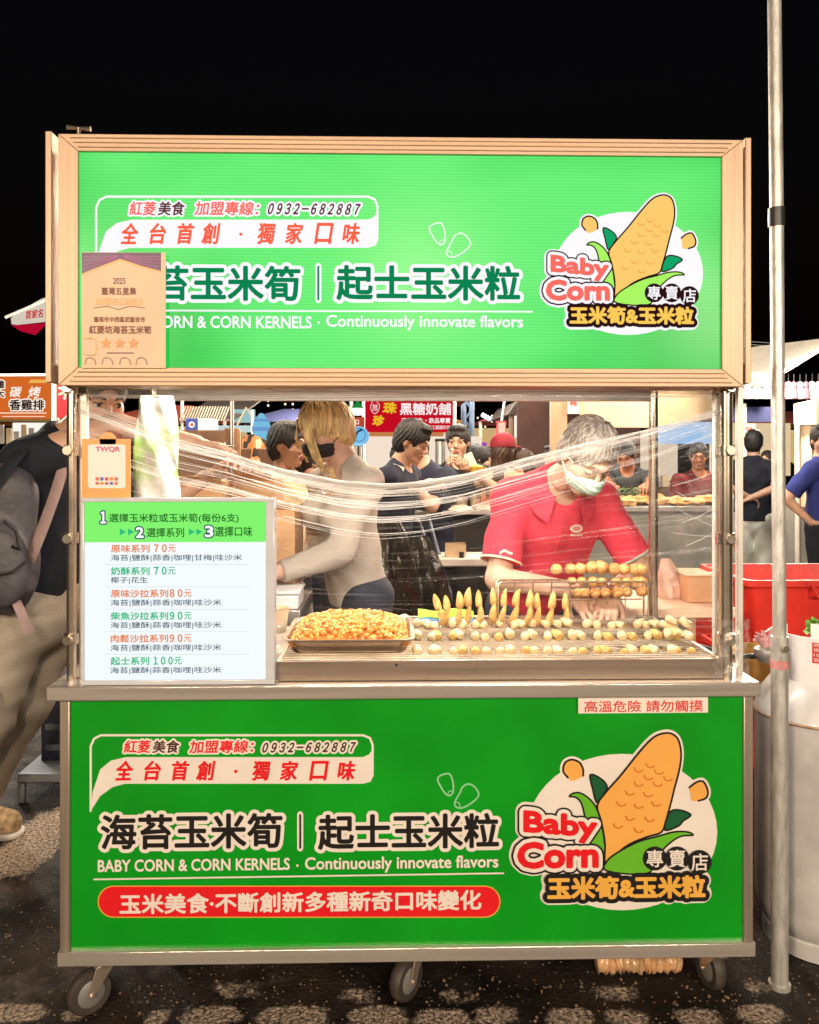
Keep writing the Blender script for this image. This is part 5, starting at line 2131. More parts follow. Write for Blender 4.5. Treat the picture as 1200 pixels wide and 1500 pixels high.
q.build('lamp_shade', emit('green_shade_lit', lin(30, 150, 60), .8), sl)
q = MB()
q.lathe([(0, .012), (.06, .012), (.072, -.02), (.06, -.05), (0, -.055)], tuple(c), 24)
q.build('lamp_globe', emit('globe_glow', lin(240, 248, 255), 1.3), sl)
q = MB()
pole_mb(q, c.x - .06, 5.2, 0, at(510, 575, 5.2).z, .018)
q.build('post', STEELD, sl)
fb = flat_sign('orange_sign', 511, 611, 534, 626, 5.4, emit('sign_orange_lit', lin(205, 80, 50), .8), 'small orange stall sign with white characters above the round blue sign', 'sign')
p = Print(5.4)
p.text('香口', (514, 614, 526, 622), WB, .2)
p.build('lettering', fb)
# --- left far roofs, brown furniture, toy lamp
YRf = 7.5
rs = thing('roofed_stall', (at(310, 700, YRf).x, YRf, 0), 'stall under a ribbed grey roof with a lit ridge beyond the wooden board', 'market stall')
a_, b_ = at(268, 617, YRf), at(356, 599, YRf)
q = MB()
q.add([(a_.x, YRf - .1, a_.z), (at(345, 617, YRf).x, YRf - .1, a_.z), (b_.x, YRf + 1.4, b_.z + .2), (a_.x, YRf + 1.4, b_.z + .2), (a_.x, YRf - .1, a_.z + .02), (at(345, 617, YRf).x, YRf - .1, a_.z + .02), (b_.x, YRf + 1.4, b_.z + .22), (a_.x, YRf + 1.4, b_.z + .22)],
      [(0, 1, 2, 3), (7, 6, 5, 4), (0, 4, 5, 1), (1, 5, 6, 2), (2, 6, 7, 3), (3, 7, 4, 0)])
q.build('roof', mat('grey_roof', (.10, .09, .085), .6), rs)
q = MB()
for k in range(17):
    t = k / 16
    q.box((a_.x + .02 + .52 * t, YRf - .11, a_.z - .004), (a_.x + .02 + .52 * t + .014, YRf - .10, b_.z + .03), rot=(0, R(22), 0), m=0)
q.build('roof_rib', mat('pale_rib', (.34, .29, .24), .6), rs)
q = MB()
c0, c1, c2 = at(348, 622, YRf), at(361, 597, YRf), at(372, 615, YRf)
q.tube([c0, c1, c2], .012, 8)
q.build('gable_bar', mat('gable_tan', (.42, .30, .22), .6), rs)
q = MB()
q.box((at(330, 0, YRf).x, YRf + .3, at(0, 617, YRf).z), (at(367, 0, YRf).x, YRf + .34, at(0, 597, YRf).z))
q.build('lit_gable', emit('gable_glow', lin(170, 215, 215), .8), rs)
q = MB()
q.box((at(268, 0, YRf).x, YRf + .2, at(0, 632, YRf).z), (at(372, 0, YRf).x, YRf + .25, at(0, 622, YRf).z))
q.build('lit_strip', emit('strip_glow', lin(215, 240, 235), .8), rs)
for x_ in (267, 340, 368):
    pass
q = MB()
pole_mb(q, at(267, 0, YRf).x, YRf, 0, at(0, 578, YRf).z, .018)
pole_mb(q, at(370, 0, YRf).x, YRf, 0, at(0, 600, YRf).z, .018)
q.build('post', WHITEC, rs)
bx_ = flat_sign('carton', 272, 613, 290, 630, 3.8, mat('carton_blue', (.02, .05, .32), .5), 'white carton with a blue printed end on top of the brown board', 'box', None, .22)
q = MB()
a_, b_ = at(290.2, 630, 3.8), at(310, 613, 3.8)
q.box((a_.x, 3.8, a_.z), (b_.x, 4.02, b_.z))
q.build('carton_side', mat('carton_white', (.78, .80, .80), .6), bx_, (at(272, 630, 3.8).x, 3.8, at(272, 630, 3.8).z))
p = Print(3.8)
p.ellipse(281, 622, 4.5, 4.5, mat('carton_print_white', (.8, .75, .75), .5))
p.ellipse(281, 622, 2.5, 2.5, mat('carton_print_red', (.5, .05, .05), .5))
p.build('print', bx_)
q = MB()
a_, b_ = at(256, 700, 3.7), at(332, 630, 3.7)
q.box((a_.x, 3.7, 0), (b_.x, 4.3, b_.z))
tag(q.build('wooden_cupboard', WOOD, None, (a_.x, 3.7, 0), bevel=.01), 'dark brown wooden cupboard behind the film, carton on top', 'cupboard')
wb = thing('wooden_paddle_stand', (at(340, 700, 2.2).x, 2.2, 0), 'steel stand with two rounded wooden boards clamped to it', 'stand')
for (x0, x1) in ((327, 337.5), (341, 352)):
    a_, b_ = at(x0, 705, 2.2), at(x1, 627, 2.2)
    r_ = (b_.x - a_.x) / 2
    q = MB()
    q.prism([(a_.x, a_.z), (b_.x, a_.z)] + [(a_.x + r_ + r_ * math.cos(t), b_.z - r_ + r_ * math.sin(t)) for t in np.linspace(0, math.pi, 12)], 2.2, 2.22)
    q.build('board', LWOOD, wb, bevel=.002)
q = MB()
pole_mb(q, at(339.5, 0, 2.17).x, 2.17, 0, at(0, 576, 2.17).z, .012)
q.build('post', STEELD, wb)
q = MB()
c = at(336, 653, 2.15)
q.cyl((c.x - .02, 2.15, c.z), (c.x + .03, 2.15, c.z), .006)
q.tube([(c.x - .02, 2.15, c.z - .018), (c.x - .02, 2.15, c.z + .018)], .006, 6)
q.build('wing_clamp', CHROME, wb)
c = at(383, 625, 5.5)
tb = thing('toy_balloon', tuple(c), 'glowing pale blue bottle-shaped balloon beyond the patterned cloth', 'balloon')
q = MB()
q.lathe([(.0, -.13), (.07, -.13), (.085, -.08), (.086, .0), (.075, .05), (.05, .08), (.028, .11), (.02, .125), (0, .13)], tuple(c), 28)
q.build('balloon_body', emit('balloon_glow', lin(130, 205, 240), .85), tb)
q = MB()
q.lathe([(.087, -.045), (.090, -.04), (.090, -.01), (.087, -.005)], tuple(c), 28)
q.lathe([(.077, .045), (.060, .072)], (c.x, c.y - .002, c.z + .001), 28)
q.build('balloon_band', emit('balloon_band_glow', lin(120, 170, 225), .8), tb)
q = MB()
q.tube([c - Vector((0, 0, .13)), c - Vector((.02, 0, .8)), (c.x, c.y, .0)], .006, 6)
q.build('string', WHITEC, tb)
# patterned cloth
pc = mat('patterned_cloth', (.5, .2, .08), .8)
n, L = pc.node_tree.nodes, pc.node_tree.links
tc = n.new('ShaderNodeTexCoord')
nz = n.new('ShaderNodeTexVoronoi')
nz.inputs['Scale'].default_value = 22
L.new(tc.outputs['Object'], nz.inputs['Vector'])
rp = n.new('ShaderNodeValToRGB')
rp.color_ramp.interpolation = 'CONSTANT'
e = rp.color_ramp.elements
e[0].color, e[1].color, e[1].position = (.60, .20, .06, 1), (.02, .012, .01, 1), .52
x_ = e.new(.78)
x_.color = (.62, .42, .30, 1)
L.new(nz.outputs['Color'], rp.inputs[0])
L.new(rp.outputs[0], n['Principled BSDF'].inputs['Base Color'])
a_, b_ = at(350, 720, 3.0), at(412, 640, 3.0)
q = MB()
q.sheet(lambda u, v: (a_.x + (b_.x - a_.x) * u, 3.0 + .05 * math.sin(8 * u + 2 * v) + .3 * max(0, v - .7), .55 + (b_.z - .55) * v + .02 * math.sin(7 * u)), 30, 24)
tag(q.build('patterned_cloth', pc, None, (a_.x, 3.0, .55)), 'orange and black patterned cloth hanging beside the wooden boards', 'cloth')
tl = MB()
a_, b_ = at(352, 652, 3.05), at(405, 640, 3.05)
tl.box((a_.x, 3.02, .0), (b_.x + .1, 3.5, a_.z - .02))
tag(tl.build('storage_trunk', WOOD, None, (a_.x, 3.05, 0), bevel=.01), 'dark chest hidden behind the patterned cloth', 'chest')

# --- cartons and paper bags behind the menu board
for i_, (x0, y0, x1, y1, Y_, z_, lb_) in enumerate(((262, 770, 330, 705, 1.15, 0, 'tall plain kraft carton standing behind the film near the hanging bag'), (330, 775, 402, 700, 1.3, 0, 'wide kraft carton with a torn flap behind the film'), (392, 860, 432, 742, 1.05, 0, 'narrow kraft paper sack beside the blonde woman'))):
    a_, b_ = at(x0, y1, Y_), at(x1, y0, Y_)
    q = MB()
    q.box((a_.x, Y_, .0), (b_.x, Y_ + .3, at(x0, y1, Y_).z))
    q.box((a_.x + .01, Y_ - .05, at(x0, y1, Y_).z - .002), (b_.x - .01, Y_ + .02, at(x0, y1, Y_).z + .002), rot=(R(-38), 0, 0))
    tag(q.build('kraft_carton', mat('kraft_paper', (.52, .30, .15), .75, 0, .16, 7, .3, 50), None, (a_.x, Y_, 0), bevel=.003), lb_, 'carton')
fbx = MB()
a_, b_ = at(380, 905, .85), at(437, 868, .85)
fbx.box((a_.x - .1, .85, .93), (b_.x, 1.05, .985))
fbx.box((a_.x - .1, .845, .986), (b_.x + .005, 1.055, 1.0))
tag(fbx.build('foam_box', mat('foam_white', (.78, .76, .76), .6, 0, .03), None, (a_.x, .85, .93), bevel=.006), 'white lidded foam box by the blonde woman\'s hand', 'box')
wt = MB()
wt.box((at(300, 0, .84).x, .84, .88), (at(440, 0, .84).x, 1.3, .93))
for x_ in (at(306, 0, .84).x, at(436, 0, .84).x):
    for y_ in (.86, 1.27):
        wt.box((x_ - .015, y_ - .015, 0), (x_ + .015, y_ + .015, .88))
tag(wt.build('side_table', STEELD, None, (at(370, 0, .84).x, .84, 0), bevel=.003), 'steel side table carrying the foam box behind the menu board', 'table')

# --- steel work table with pots
YT = 3.4
a_, b_ = at(575, 790, YT), at(724, 748, YT)
tz = at(650, 748, YT).z
wt = thing('work_table', ((a_.x + b_.x) / 2, YT, 0), 'steel work table with pots and cloths between vendor and blonde woman', 'table')
q = MB()
q.box((a_.x, YT, tz - .03), (b_.x + .25, YT + .6, tz))
q.build('table_top', STEELD, wt, bevel=.004)
q = MB()
q.box((a_.x + .35, YT + .06, .12), (b_.x + .22, YT + .55, tz - .06))
q.build('oven_body', mat('black_enamel', (.02, .018, .017), .35, .2, .2, 6), wt, bevel=.01)
for (lx, ly) in ((a_.x + .03, YT + .03), (a_.x + .03, YT + .55), (b_.x + .2, YT + .03), (b_.x + .2, YT + .55)):
    q = MB()
    q.box((lx - .018, ly - .018, 0), (lx + .018, ly + .018, tz - .031))
    q.build('leg', STEELD, wt)
for i_, (px_, r_, h_, lb_) in enumerate(((697, .05, .11, 'short steel canister beside the vendor\'s shoulder'), (711, .055, .15, 'tall copper-toned canister next to the vendor\'s sleeve'), (672, .07, .09, 'wide steel pot in the middle of the work table'), (610, .06, .14, 'bottle-green canister near the bowed man\'s arm'))):
    c = at(px_, 745, YT + .2)
    q = MB()
    q.lathe([(r_ * .95, 0.001), (r_, .006), (r_, h_ - .006), (r_ * 1.05, h_), (r_ * .96, h_), (r_ * .93, .01)], (c.x, YT + .2, tz), 28)
    tag(q.build('canister', mat(('steel_pot', 'copper_pot', 'steel_pan', 'green_pot')[i_], ((.6, .55, .5), (.62, .38, .25), (.55, .53, .5), (.10, .14, .10))[i_], .28, .9 if i_ < 3 else .1, .1), None, (c.x, YT + .2, tz)), lb_, 'canister')
for i_, (x0, x1, lb_) in enumerate(((650, 694, 'crumpled white cloth at the front edge of the work table'), (697, 728, 'flat stack of pink trays at the end of the work table'))):
    a_, b_ = at(x0, 748, YT + .05), at(x1, 738, YT + .05)
    q = MB()
    q.sheet(lambda u, v: (a_.x + (b_.x - a_.x) * u, YT + .02 + .16 * v, tz + .004 + .028 * math.sin(math.pi * u) ** .5 * math.sin(math.pi * v) ** .5 * (1 + .25 * math.sin(14 * u + 9 * v))), 30, 14)
    tag(q.build('cloth' if i_ == 0 else 'tray_stack', mat(('pale_rag', 'pink_tray')[i_], ((.7, .58, .42), (.65, .38, .34))[i_], .8, 0, .1, 20), None, (a_.x, YT, tz)), lb_, ('cloth', 'trays')[i_])
# white stool with a paper bag
YB2 = 2.7
a_, b_ = at(638, 842, YB2), at(720, 818, YB2)
st = thing('folding_stool', ((a_.x + b_.x) / 2, YB2, 0), 'white topped stool holding a kraft paper bag near the vendor', 'stool')
q = MB()
q.box((a_.x, YB2, b_.z - .05), (b_.x, YB2 + .34, b_.z))
q.build('seat', mat('cream_plastic', (.66, .60, .52), .45), st, bevel=.008)
for (lx, ly) in ((a_.x + .02, YB2 + .02), (b_.x - .02, YB2 + .02), (a_.x + .02, YB2 + .32), (b_.x - .02, YB2 + .32)):
    q = MB()
    q.box((lx - .016, ly - .016, 0), (lx + .016, ly + .016, b_.z - .051))
    q.build('leg', DARK, st)
q = MB()
a2, b2 = at(653, 832, YB2 + .08), at(682, 796, YB2 + .08)
zb_ = b_.z + .001
q.add([(a2.x, YB2 + .06, zb_), (b2.x, YB2 + .06, zb_), (b2.x, YB2 + .14, zb_), (a2.x, YB2 + .14, zb_), (a2.x - .004, YB2 + .07, b2.z), (b2.x + .003, YB2 + .066, b2.z - .006), (b2.x, YB2 + .12, b2.z + .004), (a2.x, YB2 + .125, b2.z)],
      [(0, 3, 2, 1), (0, 1, 5, 4), (1, 2, 6, 5), (2, 3, 7, 6), (3, 0, 4, 7)])
tag(q.build('paper_bag', mat('bag_kraft', (.56, .40, .25), .8, 0, .12, 9, .4, 60), None, (a2.x, YB2 + .1, zb_)), 'open kraft paper bag standing on the white stool', 'paper bag')
q = MB()
c = at(676, 824, YB2 + .05)
q.cyl((c.x, YB2 + .035, zb_), (c.x, YB2 + .035, zb_ + .035), .014, n=14)
tag(q.build('small_jar', DARK, None, (c.x, YB2 + .035, zb_)), 'tiny dark jar in front of the kraft paper bag', 'jar')
# black bin bags and a folding chair frame
for i_, (px_, y0, y1, Y_, w_, lb_) in enumerate(((572, 915, 770, 2.15, .17, 'tall black bin bag with glossy folds beside the blonde woman'), (612, 905, 790, 2.45, .20, 'wide black bin bag slumped under the work table'))):
    c, t_ = at(px_, y0, Y_), at(px_, y1, Y_)
    q = MB()

    def bagf(u, v, c=c, t_=t_, w_=w_, Y_=Y_, i_=i_):
        a = 2 * math.pi * u
        r_ = w_ * (math.sin(math.pi * min(1, .12 + v * .85)) ** .5) * (1 + .10 * math.sin(7 * a + 3 * v + i_) + .06 * math.sin(15 * a + 9 * v))
        return (c.x + r_ * math.cos(a), Y_ + .2 + r_ * .8 * math.sin(a), t_.z * v)
    q.sheet(bagf, 60, 26)
    tag(q.build('bin_bag', mat('black_plastic', (.020, .016, .013), .22, 0, .3, 9, .7, 18), None, (c.x, Y_ + .2, 0)), lb_, 'bin bag')
ch = thing('folding_chair', (at(640, 850, 2.75).x, 2.75, 0), 'folded chair with blue-grey steel tubes leaning on the work table', 'chair')
q = MB()
for dx in (0, .05):
    q.tube([at(613 + 300 * dx, 760, 3.1), at(650 + 200 * dx, 870, 2.7), (at(652 + 200 * dx, 0, 2.66).x, 2.66, .02)], .013, 10)
q.tube([at(613, 760, 3.1), at(628, 760, 3.1)], .013, 10)
q.build('chair_frame', mat('blue_grey_tube', (.16, .18, .24), .3, .6), ch)
q = MB()
q.box((at(618, 0, 2.95).x, 2.93, .62), (at(640, 0, 2.95).x + .1, 2.95, .8), rot=(R(20), 0, 0))
q.build('backrest', mat('dark_vinyl', (.03, .03, .035), .5), ch)

# --- fried food stall behind the vendor, cream canopy
YF2 = 3.7
fs = thing('fried_food_stall', (at(950, 700, YF2).x, YF2, 0), 'stall with a lit cream canopy and a display counter of fried food behind the film', 'market stall')
q = MB()
a_, b_ = at(850, 626, YF2 - .2), at(952, 556, YF2 - .2)
q.box((a_.x, YF2 - .2, a_.z), (b_.x, YF2 - .19, b_.z + .1))
a2, b2 = at(962, 612, YF2 - .15), at(1046, 570, YF2 - .15)
e2_, e3_ = at(1050, 612, YF2 + .5), at(1050, 566, YF2 + .5)
q.sheet(lambda u, v: (b_.x + .003 + (e2_.x - b_.x) * u, YF2 - .2 + .7 * u, (a_.z + (e2_.z - a_.z) * u) * (1 - v) + (b_.z + (e3_.z + .03 - b_.z) * u) * v), 12, 6)
q.sheet(lambda u, v: (a_.x + (b2.x + .1 - a_.x) * u, YF2 - .2 + 1.9 * v, b_.z + .11 + .22 * math.sin(math.pi * v)), 10, 10)
q.build('canopy', CREAM, fs)
q = MB()
for x_, y_ in ((812, -.18), (1062, -.1), (812, 1.6), (1062, 1.6)):
    pole_mb(q, at(x_, 0, YF2 + y_).x, YF2 + y_, 0, b_.z + .11, .022)
q.build('post', STEELD, fs)
q = MB()
a3, b3 = at(808, 700, YF2 - .25), at(831, 560, YF2 - .25)
q.box((a3.x, YF2 - .25, 0), (b3.x, YF2 - .18, b3.z + .1))
q.build('tan_pillar', mat('tan_panel', (.52, .33, .22), .7), fs)
sg = flat_sign('character_sign', 832, 556, 849, 606, YF2 - .27, WHITEC, '', '', fs)
p = Print(YF2 - .27)
p.text('排', (834.5, 567, 846, 579), mat('sign_red_ink', (.55, .03, .03), .6), .3)
p.text('雞', (834.5, 582, 846, 595), mat('sign_red_ink', (.55, .03, .03), .6), .3)
p.build('lettering', sg)
cz = at(950, 742, YF2).z
q = MB()
a4, b4 = at(880, 800, YF2), at(1062, 742, YF2)
q.box((a4.x - .2, YF2, cz - .04), (b4.x, YF2 + .7, cz))
q.build('counter_top', STEELD, fs, bevel=.004)
q = MB()
q.box((a4.x - .18, YF2 + .02, .0), (b4.x - .02, YF2 + .68, cz - .041))
q.build('counter_body', mat('grey_counter', (.20, .21, .20), .5, .2, .25, 6), fs)
q = MB()
q.box((a4.x - .3, YF2 + 2.0, 0.9), (b4.x, YF2 + 2.03, 2.2))
q.build('back_cloth', mat('dark_back_cloth', (.05, .018, .012), .8, 0, .3, 5), fs)
q = MB()
a5, b5 = at(962, 650, YF2 + 1.9), at(1050, 618, YF2 + 1.9)
q.box((a5.x, YF2 + 1.95, a5.z), (b5.x, YF2 + 1.97, b5.z))
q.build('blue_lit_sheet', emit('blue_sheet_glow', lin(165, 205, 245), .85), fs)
q = MB()
q.cyl(at(925, 577, YF2 + .3), at(968, 577, YF2 + .3), .02, n=10)
tag(q.build('tube_lamp', BULBW, None, tuple(at(946, 577, YF2 + .3))), 'glaring tube lamp under the cream canopy of the fried food stall', 'lamp')
FRY = mat('fried_batter', (.72, .42, .16), .6, 0, .35, 18, .6, 60)
for i_ in range(15):
    px_ = 888 + 11.2 * i_ + random.uniform(-3, 3)
    Y_ = YF2 + .10 + .09 * (i_ % 3)
    c = at(px_, 738, Y_)
    q = MB()
    r_ = random.uniform(.045, .075)
    q.ball((c.x, Y_, cz + r_ * .55), r_, 14, (r_ * 1.2, r_, r_ * random.uniform(.5, .8)), rotm(random.uniform(0, 90), 0), .22)
    tag(q.build('fried_cutlet', FRY, None, (c.x, Y_, cz)), 'battered golden fried cutlet heaped on the steel display counter', 'fried food', 'fried cutlets on the display counter')
q = MB()
for k in range(30):
    c = Vector((at(918, 0, YF2 + .25).x + random.uniform(-.09, .11), YF2 + .24 + random.uniform(-.05, .05), cz + .10 + random.uniform(-.02, .03)))
    d = Vector((random.uniform(-1, 1), random.uniform(-1, 1), random.uniform(-.3, 1))).normalized()
    s_ = d.orthogonal().normalized() * .014
    q.add([c - d * .03, c + s_, c + d * .03, c - s_], [(0, 1, 2, 3)])
tag(q.build('chopped_greens', mat('herb_green', (.07, .12, .02), .6), None, tuple(c)), 'scattered chopped greens over the fried cutlets', 'greens', kind='stuff')
# side shelf and bags by the cart's rear corner
q = MB()
a_, b_ = at(925, 905, .72), at(1086, 880, .72)
zz = at(1000, 893, .72).z
q.box((a_.x, .73, zz - .035), (b_.x, 1.15, zz))
for x_ in (a_.x + .03, b_.x - .03):
    for y_ in (.76, 1.12):
        q.box((x_ - .015, y_ - .015, 0), (x_ + .015, y_ + .015, zz - .036))
tag(q.build('side_table', mat('peach_laminate', (.74, .50, .36), .5, 0, .05), None, ((a_.x + b_.x) / 2, .73, 0), bevel=.006), 'peach laminate side table behind the cart\'s rear steel post', 'table')
q = MB()
a_, b_ = at(1008, 880, .85), at(1052, 845, .85)
q.box((a_.x, .85, zz + .001), (b_.x, 1.05, b_.z))
q.box((a_.x - .004, .846, b_.z), (b_.x + .004, 1.054, b_.z + .006))
tag(q.build('carton', mat('tan_carton', (.56, .30, .16), .7, 0, .1, 8), None, (a_.x, .85, zz), bevel=.004), 'tan carton on the peach side table', 'carton')
q = MB()
a_, b_ = at(972, 890, .9), at(1022, 822, .9)


def sackf(u, v):
    a = 2 * math.pi * u
    r_ = (b_.x - a_.x) / 2 * (1 - .75 * v ** 1.5) * (1 + .08 * math.sin(5 * a + 4 * v))
    return ((a_.x + b_.x) / 2 - .03 * v + r_ * math.cos(a), .98 + r_ * .7 * math.sin(a), zz + .001 + (b_.z - zz) * v)


q.sheet(sackf, 40, 20)
tag(q.build('plastic_bag', mat('pink_bag', (.74, .52, .42), .3, 0, .08, 12, .5, 30), None, (a_.x, .98, zz)), 'pale pink plastic bag tied up on the peach side table', 'plastic bag')

# --- tent on the far side: plush toys, grey table
YG = 7.6
gs = thing('game_stall', (at(1150, 700, YG).x, YG, 0), 'game stall under a pale tent with plush toys above a grey skirted table', 'market stall')
q = MB()
c0, c1, c2, c3 = at(1116, 562, YG - .4), at(1230, 505, YG - .4), at(1230, 560, YG - 1.0), at(1116, 566, YG - .4)
q.add([c0, (c1.x, YG - .4, c1.z + .1), (c1.x, YG + 2, c1.z + .3), (c0.x, YG + 2, c0.z + .2), (c0.x, YG - .4, c0.z - .04), (c1.x, YG - .4, c1.z + .06), (c1.x, YG + 2, c1.z + .26), (c0.x, YG + 2, c0.z + .16)],
      [(0, 1, 2, 3), (7, 6, 5, 4), (0, 4, 5, 1), (1, 5, 6, 2), (2, 6, 7, 3), (3, 7, 4, 0)])
q.build('canopy', WHITEC, gs)
q = MB()
a_, b_ = at(1060, 618, YG), at(1132, 596, YG)
q.box((a_.x, YG, a_.z), (b_.x, YG + .02, b_.z))
q.build('valance', NAVYC, gs)
q = MB()
a_, b_ = at(1163, 622, YG - .3), at(1215, 592, YG - .3)
q.sheet(lambda u, v: (a_.x + (b_.x - a_.x) * u, YG - .3 + .03 * math.sin(9 * u), a_.z - .9 * (1 - v) * 0 + (b_.z - a_.z) * v * (1 + .4 * u) - .0), 10, 5)
q.sheet(lambda u, v: (at(1172, 0, YG - .2).x + .35 * u, YG - .2 + .04 * math.sin(14 * u), .9 + (a_.z - .9) * v), 20, 5)
q.build('side_curtain', CREAM, gs)
q = MB()
for x_ in (1090, 1168):
    pole_mb(q, at(x_, 0, YG - .05).x, YG - .05, 0, at(0, 590, YG).z, .03)
q.build('post', WHITEC, gs)
q = MB()
a_, b_ = at(1083, 698, YG + .8), at(1180, 618, YG + .8)
q.box((a_.x, YG + 1.2, a_.z), (b_.x, YG + 1.23, b_.z))
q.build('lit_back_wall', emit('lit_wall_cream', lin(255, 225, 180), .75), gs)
q = MB()
a_, b_ = at(1090, 735, YG), at(1185, 718, YG)
tz2 = at(1100, 733, YG).z
q.box((a_.x, YG, 0.02), (b_.x, YG + .9, tz2))
q.build('table_skirt', cloth('grey_skirt', (.34, .33, .31)), gs)
q = MB()
q.box((a_.x - .03, YG - .02, tz2 + .001), (b_.x + .03, YG + .92, tz2 + .03))
q.build('table_top', WHITEC, gs)
q = MB()
for k in range(26):
    x_ = a_.x + .02 + (b_.x - a_.x - .08) * (k % 13) / 12
    q.box((x_, YG + .1 + .25 * (k // 13), tz2 + .031), (x_ + .035, YG + .14 + .25 * (k // 13), tz2 + random.uniform(.06, .16)), m=k % 3)
q.build('small_goods', [mat('goods_a', (.75, .62, .45), .6), mat('goods_b', (.7, .45, .25), .6), mat('goods_c', (.8, .76, .7), .6)], gs)
q = MB()
a_, b_ = at(1086, 552, YG - .6), at(1126, 545, YG - .6)
q.box((a_.x, YG - .6, a_.z), (b_.x, YG - .55, b_.z))
tag(q.build('tube_lamp', emit('warm_tube_lit', (1, .78, .45), 3), None, tuple(a_)), 'warm glowing strip lamp above the hanging white plush toys', 'lamp')
poster = flat_sign('poster', 1088, 621, 1107, 646, YG - .35, mat('poster_cream', (.72, .60, .46), .7), 'cream poster with a red heart mark hanging below the navy valance', 'poster', None, .01)
p = Print(YG - .35)
PIR = mat('poster_red', (.55, .10, .10), .6)
p.poly([(1092, 626), (1095, 624), (1097.5, 626.5), (1100, 624), (1103, 626), (1101, 631), (1097.5, 634), (1094, 631)], PIR, True)
for k in range(4):
    p.stroke([(1092 + 3.6 * k, 637), (1092 + 3.6 * k, 642)], 1.6, PIR)
p.build('print', poster)
PLW = mat('white_plush', (.72, .74, .76), .95, 0, .1, 20)
PLP = mat('pink_plush', (.60, .22, .28), .95, 0, .1, 20)
PLK = mat('dark_plush', (.06, .03, .05), .95, 0, .1, 20)
for i_, (px_, kind_) in enumerate(((1096, 0), (1109, 0), (1123, 0), (1155, 1), (1163, 2), (1172, 1), (1181, 2), (1190, 0), (1199, 1))):
    c = at(px_, 572, YG - .2)
    t = thing('plush_toy', tuple(c), ('white hooded plush toy hanging under the tent edge', 'pink plush toy hanging under the pale canopy', 'dark striped plush toy hanging under the pale canopy')[kind_], 'plush toy', 'plush toys hanging in the game stall')
    q = MB()
    q.ball((c.x, c.y, c.z + .065), .04, 14, (.042, .036, .045))
    q.lathe([(.0, .035), (.035, .03), (.06, -.06), (.055, -.10), (0, -.11)], tuple(c), 16)
    q.ball((c.x - .05, c.y - .01, c.z - .02), .02, 10, (.018, .016, .05))
    q.ball((c.x + .05, c.y - .01, c.z - .02), .02, 10, (.018, .016, .05))
    q.build('toy_body', (PLW, PLP, PLK)[kind_], t)
    q = MB()
    q.ball((c.x - .014, c.y - .035, c.z + .07), .005, 8)
    q.ball((c.x + .014, c.y - .035, c.z + .07), .005, 8)
    q.cyl((c.x, c.y, c.z + .10), (c.x, c.y, c.z + .2), .003, n=6)
    q.build('toy_eye', DARK, t)
for i_ in range(2):
    a_, b_ = at(1060, 497 + 4 * i_, 14), at(1300, 492 + 6 * i_, 14)
    q = MB()
    q.tube([a_.lerp(b_, t) - Vector((0, 0, .12 * math.sin(math.pi * t))) for t in np.linspace(0, 1, 12)], .010, 6)
    tag(q.build('power_cable', mat('cable_grey', (.45, .45, .5), .5), None, tuple(a_)), ('upper', 'lower')[i_] + ' power cable crossing the night sky beyond the steel pole', 'cable')

# --- chicken stall and awning on the other side
YO = 4.3
cs_ = thing('chicken_stall', (at(35, 700, YO).x, YO, 0), 'brightly lit stall with an orange fried chicken banner beside the cart', 'market stall')
ob2 = flat_sign('banner', -60, 552, 75, 613, YO, emit('banner_orange_lit', lin(228, 112, 42), .85), '', '', cs_)
p = Print(YO)
OW, OK_ = emit('banner_text_white', lin(255, 240, 225), 1), emit('banner_text_black', lin(40, 18, 10), 1)
p.text('碳', (13, 566, 33, 582), OW, .4, slant=.2)
p.text('烤', (40, 566, 61, 583), OW, .4, slant=.2)
p.text('香雞排', (14, 585, 65, 601), OK_, .5, (OW, 1.8))
p.text('雞', (-8, 557, 7, 569), OK_, .5, (OW, 1.6))
p.text('大', (-8, 571, 7, 582), OK_, .5, (OW, 1.6))
p.poly([(45, 556), (70, 556), (70, 561), (42, 561)], emit('banner_tag_gold', lin(250, 190, 90), .9))
p.stroke([(0, 605), (68, 605)], 1.4, OW)
p.stroke([(4, 610), (66, 610)], 1.0, OW)
p.build('lettering', ob2)
q = MB()
for x_ in (79, -40):
    pole_mb(q, at(x_, 0, YO - .02).x, YO - .02, 0, at(0, 538, YO).z, .018)
q.cyl((at(-60, 0, YO).x, YO, at(0, 550, YO).z), (at(79, 0, YO).x, YO, at(0, 549, YO).z), .012, n=8)
q.build('post', WHITEC, cs_)
q = MB()
q.box((at(-60, 0, YO).x, YO + .9, .9), (at(79, 0, YO).x, YO + .93, at(0, 612, YO).z))
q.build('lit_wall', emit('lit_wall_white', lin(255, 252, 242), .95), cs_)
q = MB()
q.box((at(-60, 0, YO).x, YO + .25, 0), (at(79, 0, YO).x, YO + .8, 1.0))
q.build('counter', STEELD, cs_, bevel=.01)
q = MB()
for k in range(7):
    a2, b2 = at(-2 + 11 * k, 650, YO + .85), at(5 + 11 * k, 622 + 5 * (k % 3), YO + .85)
    q.box((a2.x, YO + .85, a2.z), (b2.x, YO + .87, b2.z), m=k % 2)
q.build('price_card', [mat('card_grey', (.5, .5, .48), .7), mat('card_cream', (.7, .6, .4), .7)], cs_)
rbn = flat_sign('red_banner', 83, 556, 118, 612, 3.6, mat('red_cloth', (.58, .015, .03), .8), 'red banner with a cream flower motif just behind the cart post', 'banner', None, .012)
p = Print(3.6)
CRM = mat('banner_cream', (.75, .55, .4), .7)
for k in range(7):
    a = k * .9
    p.stroke([(97, 573), (97 + 11 * math.cos(a), 573 + 11 * math.sin(a))], 3.5, CRM)
p.build('print', rbn)
YA = 5.2
aw = thing('flag_awning', tuple(at(80, 460, YA)), 'white awning with red characters and a crimson underside beyond the sign box', 'awning')
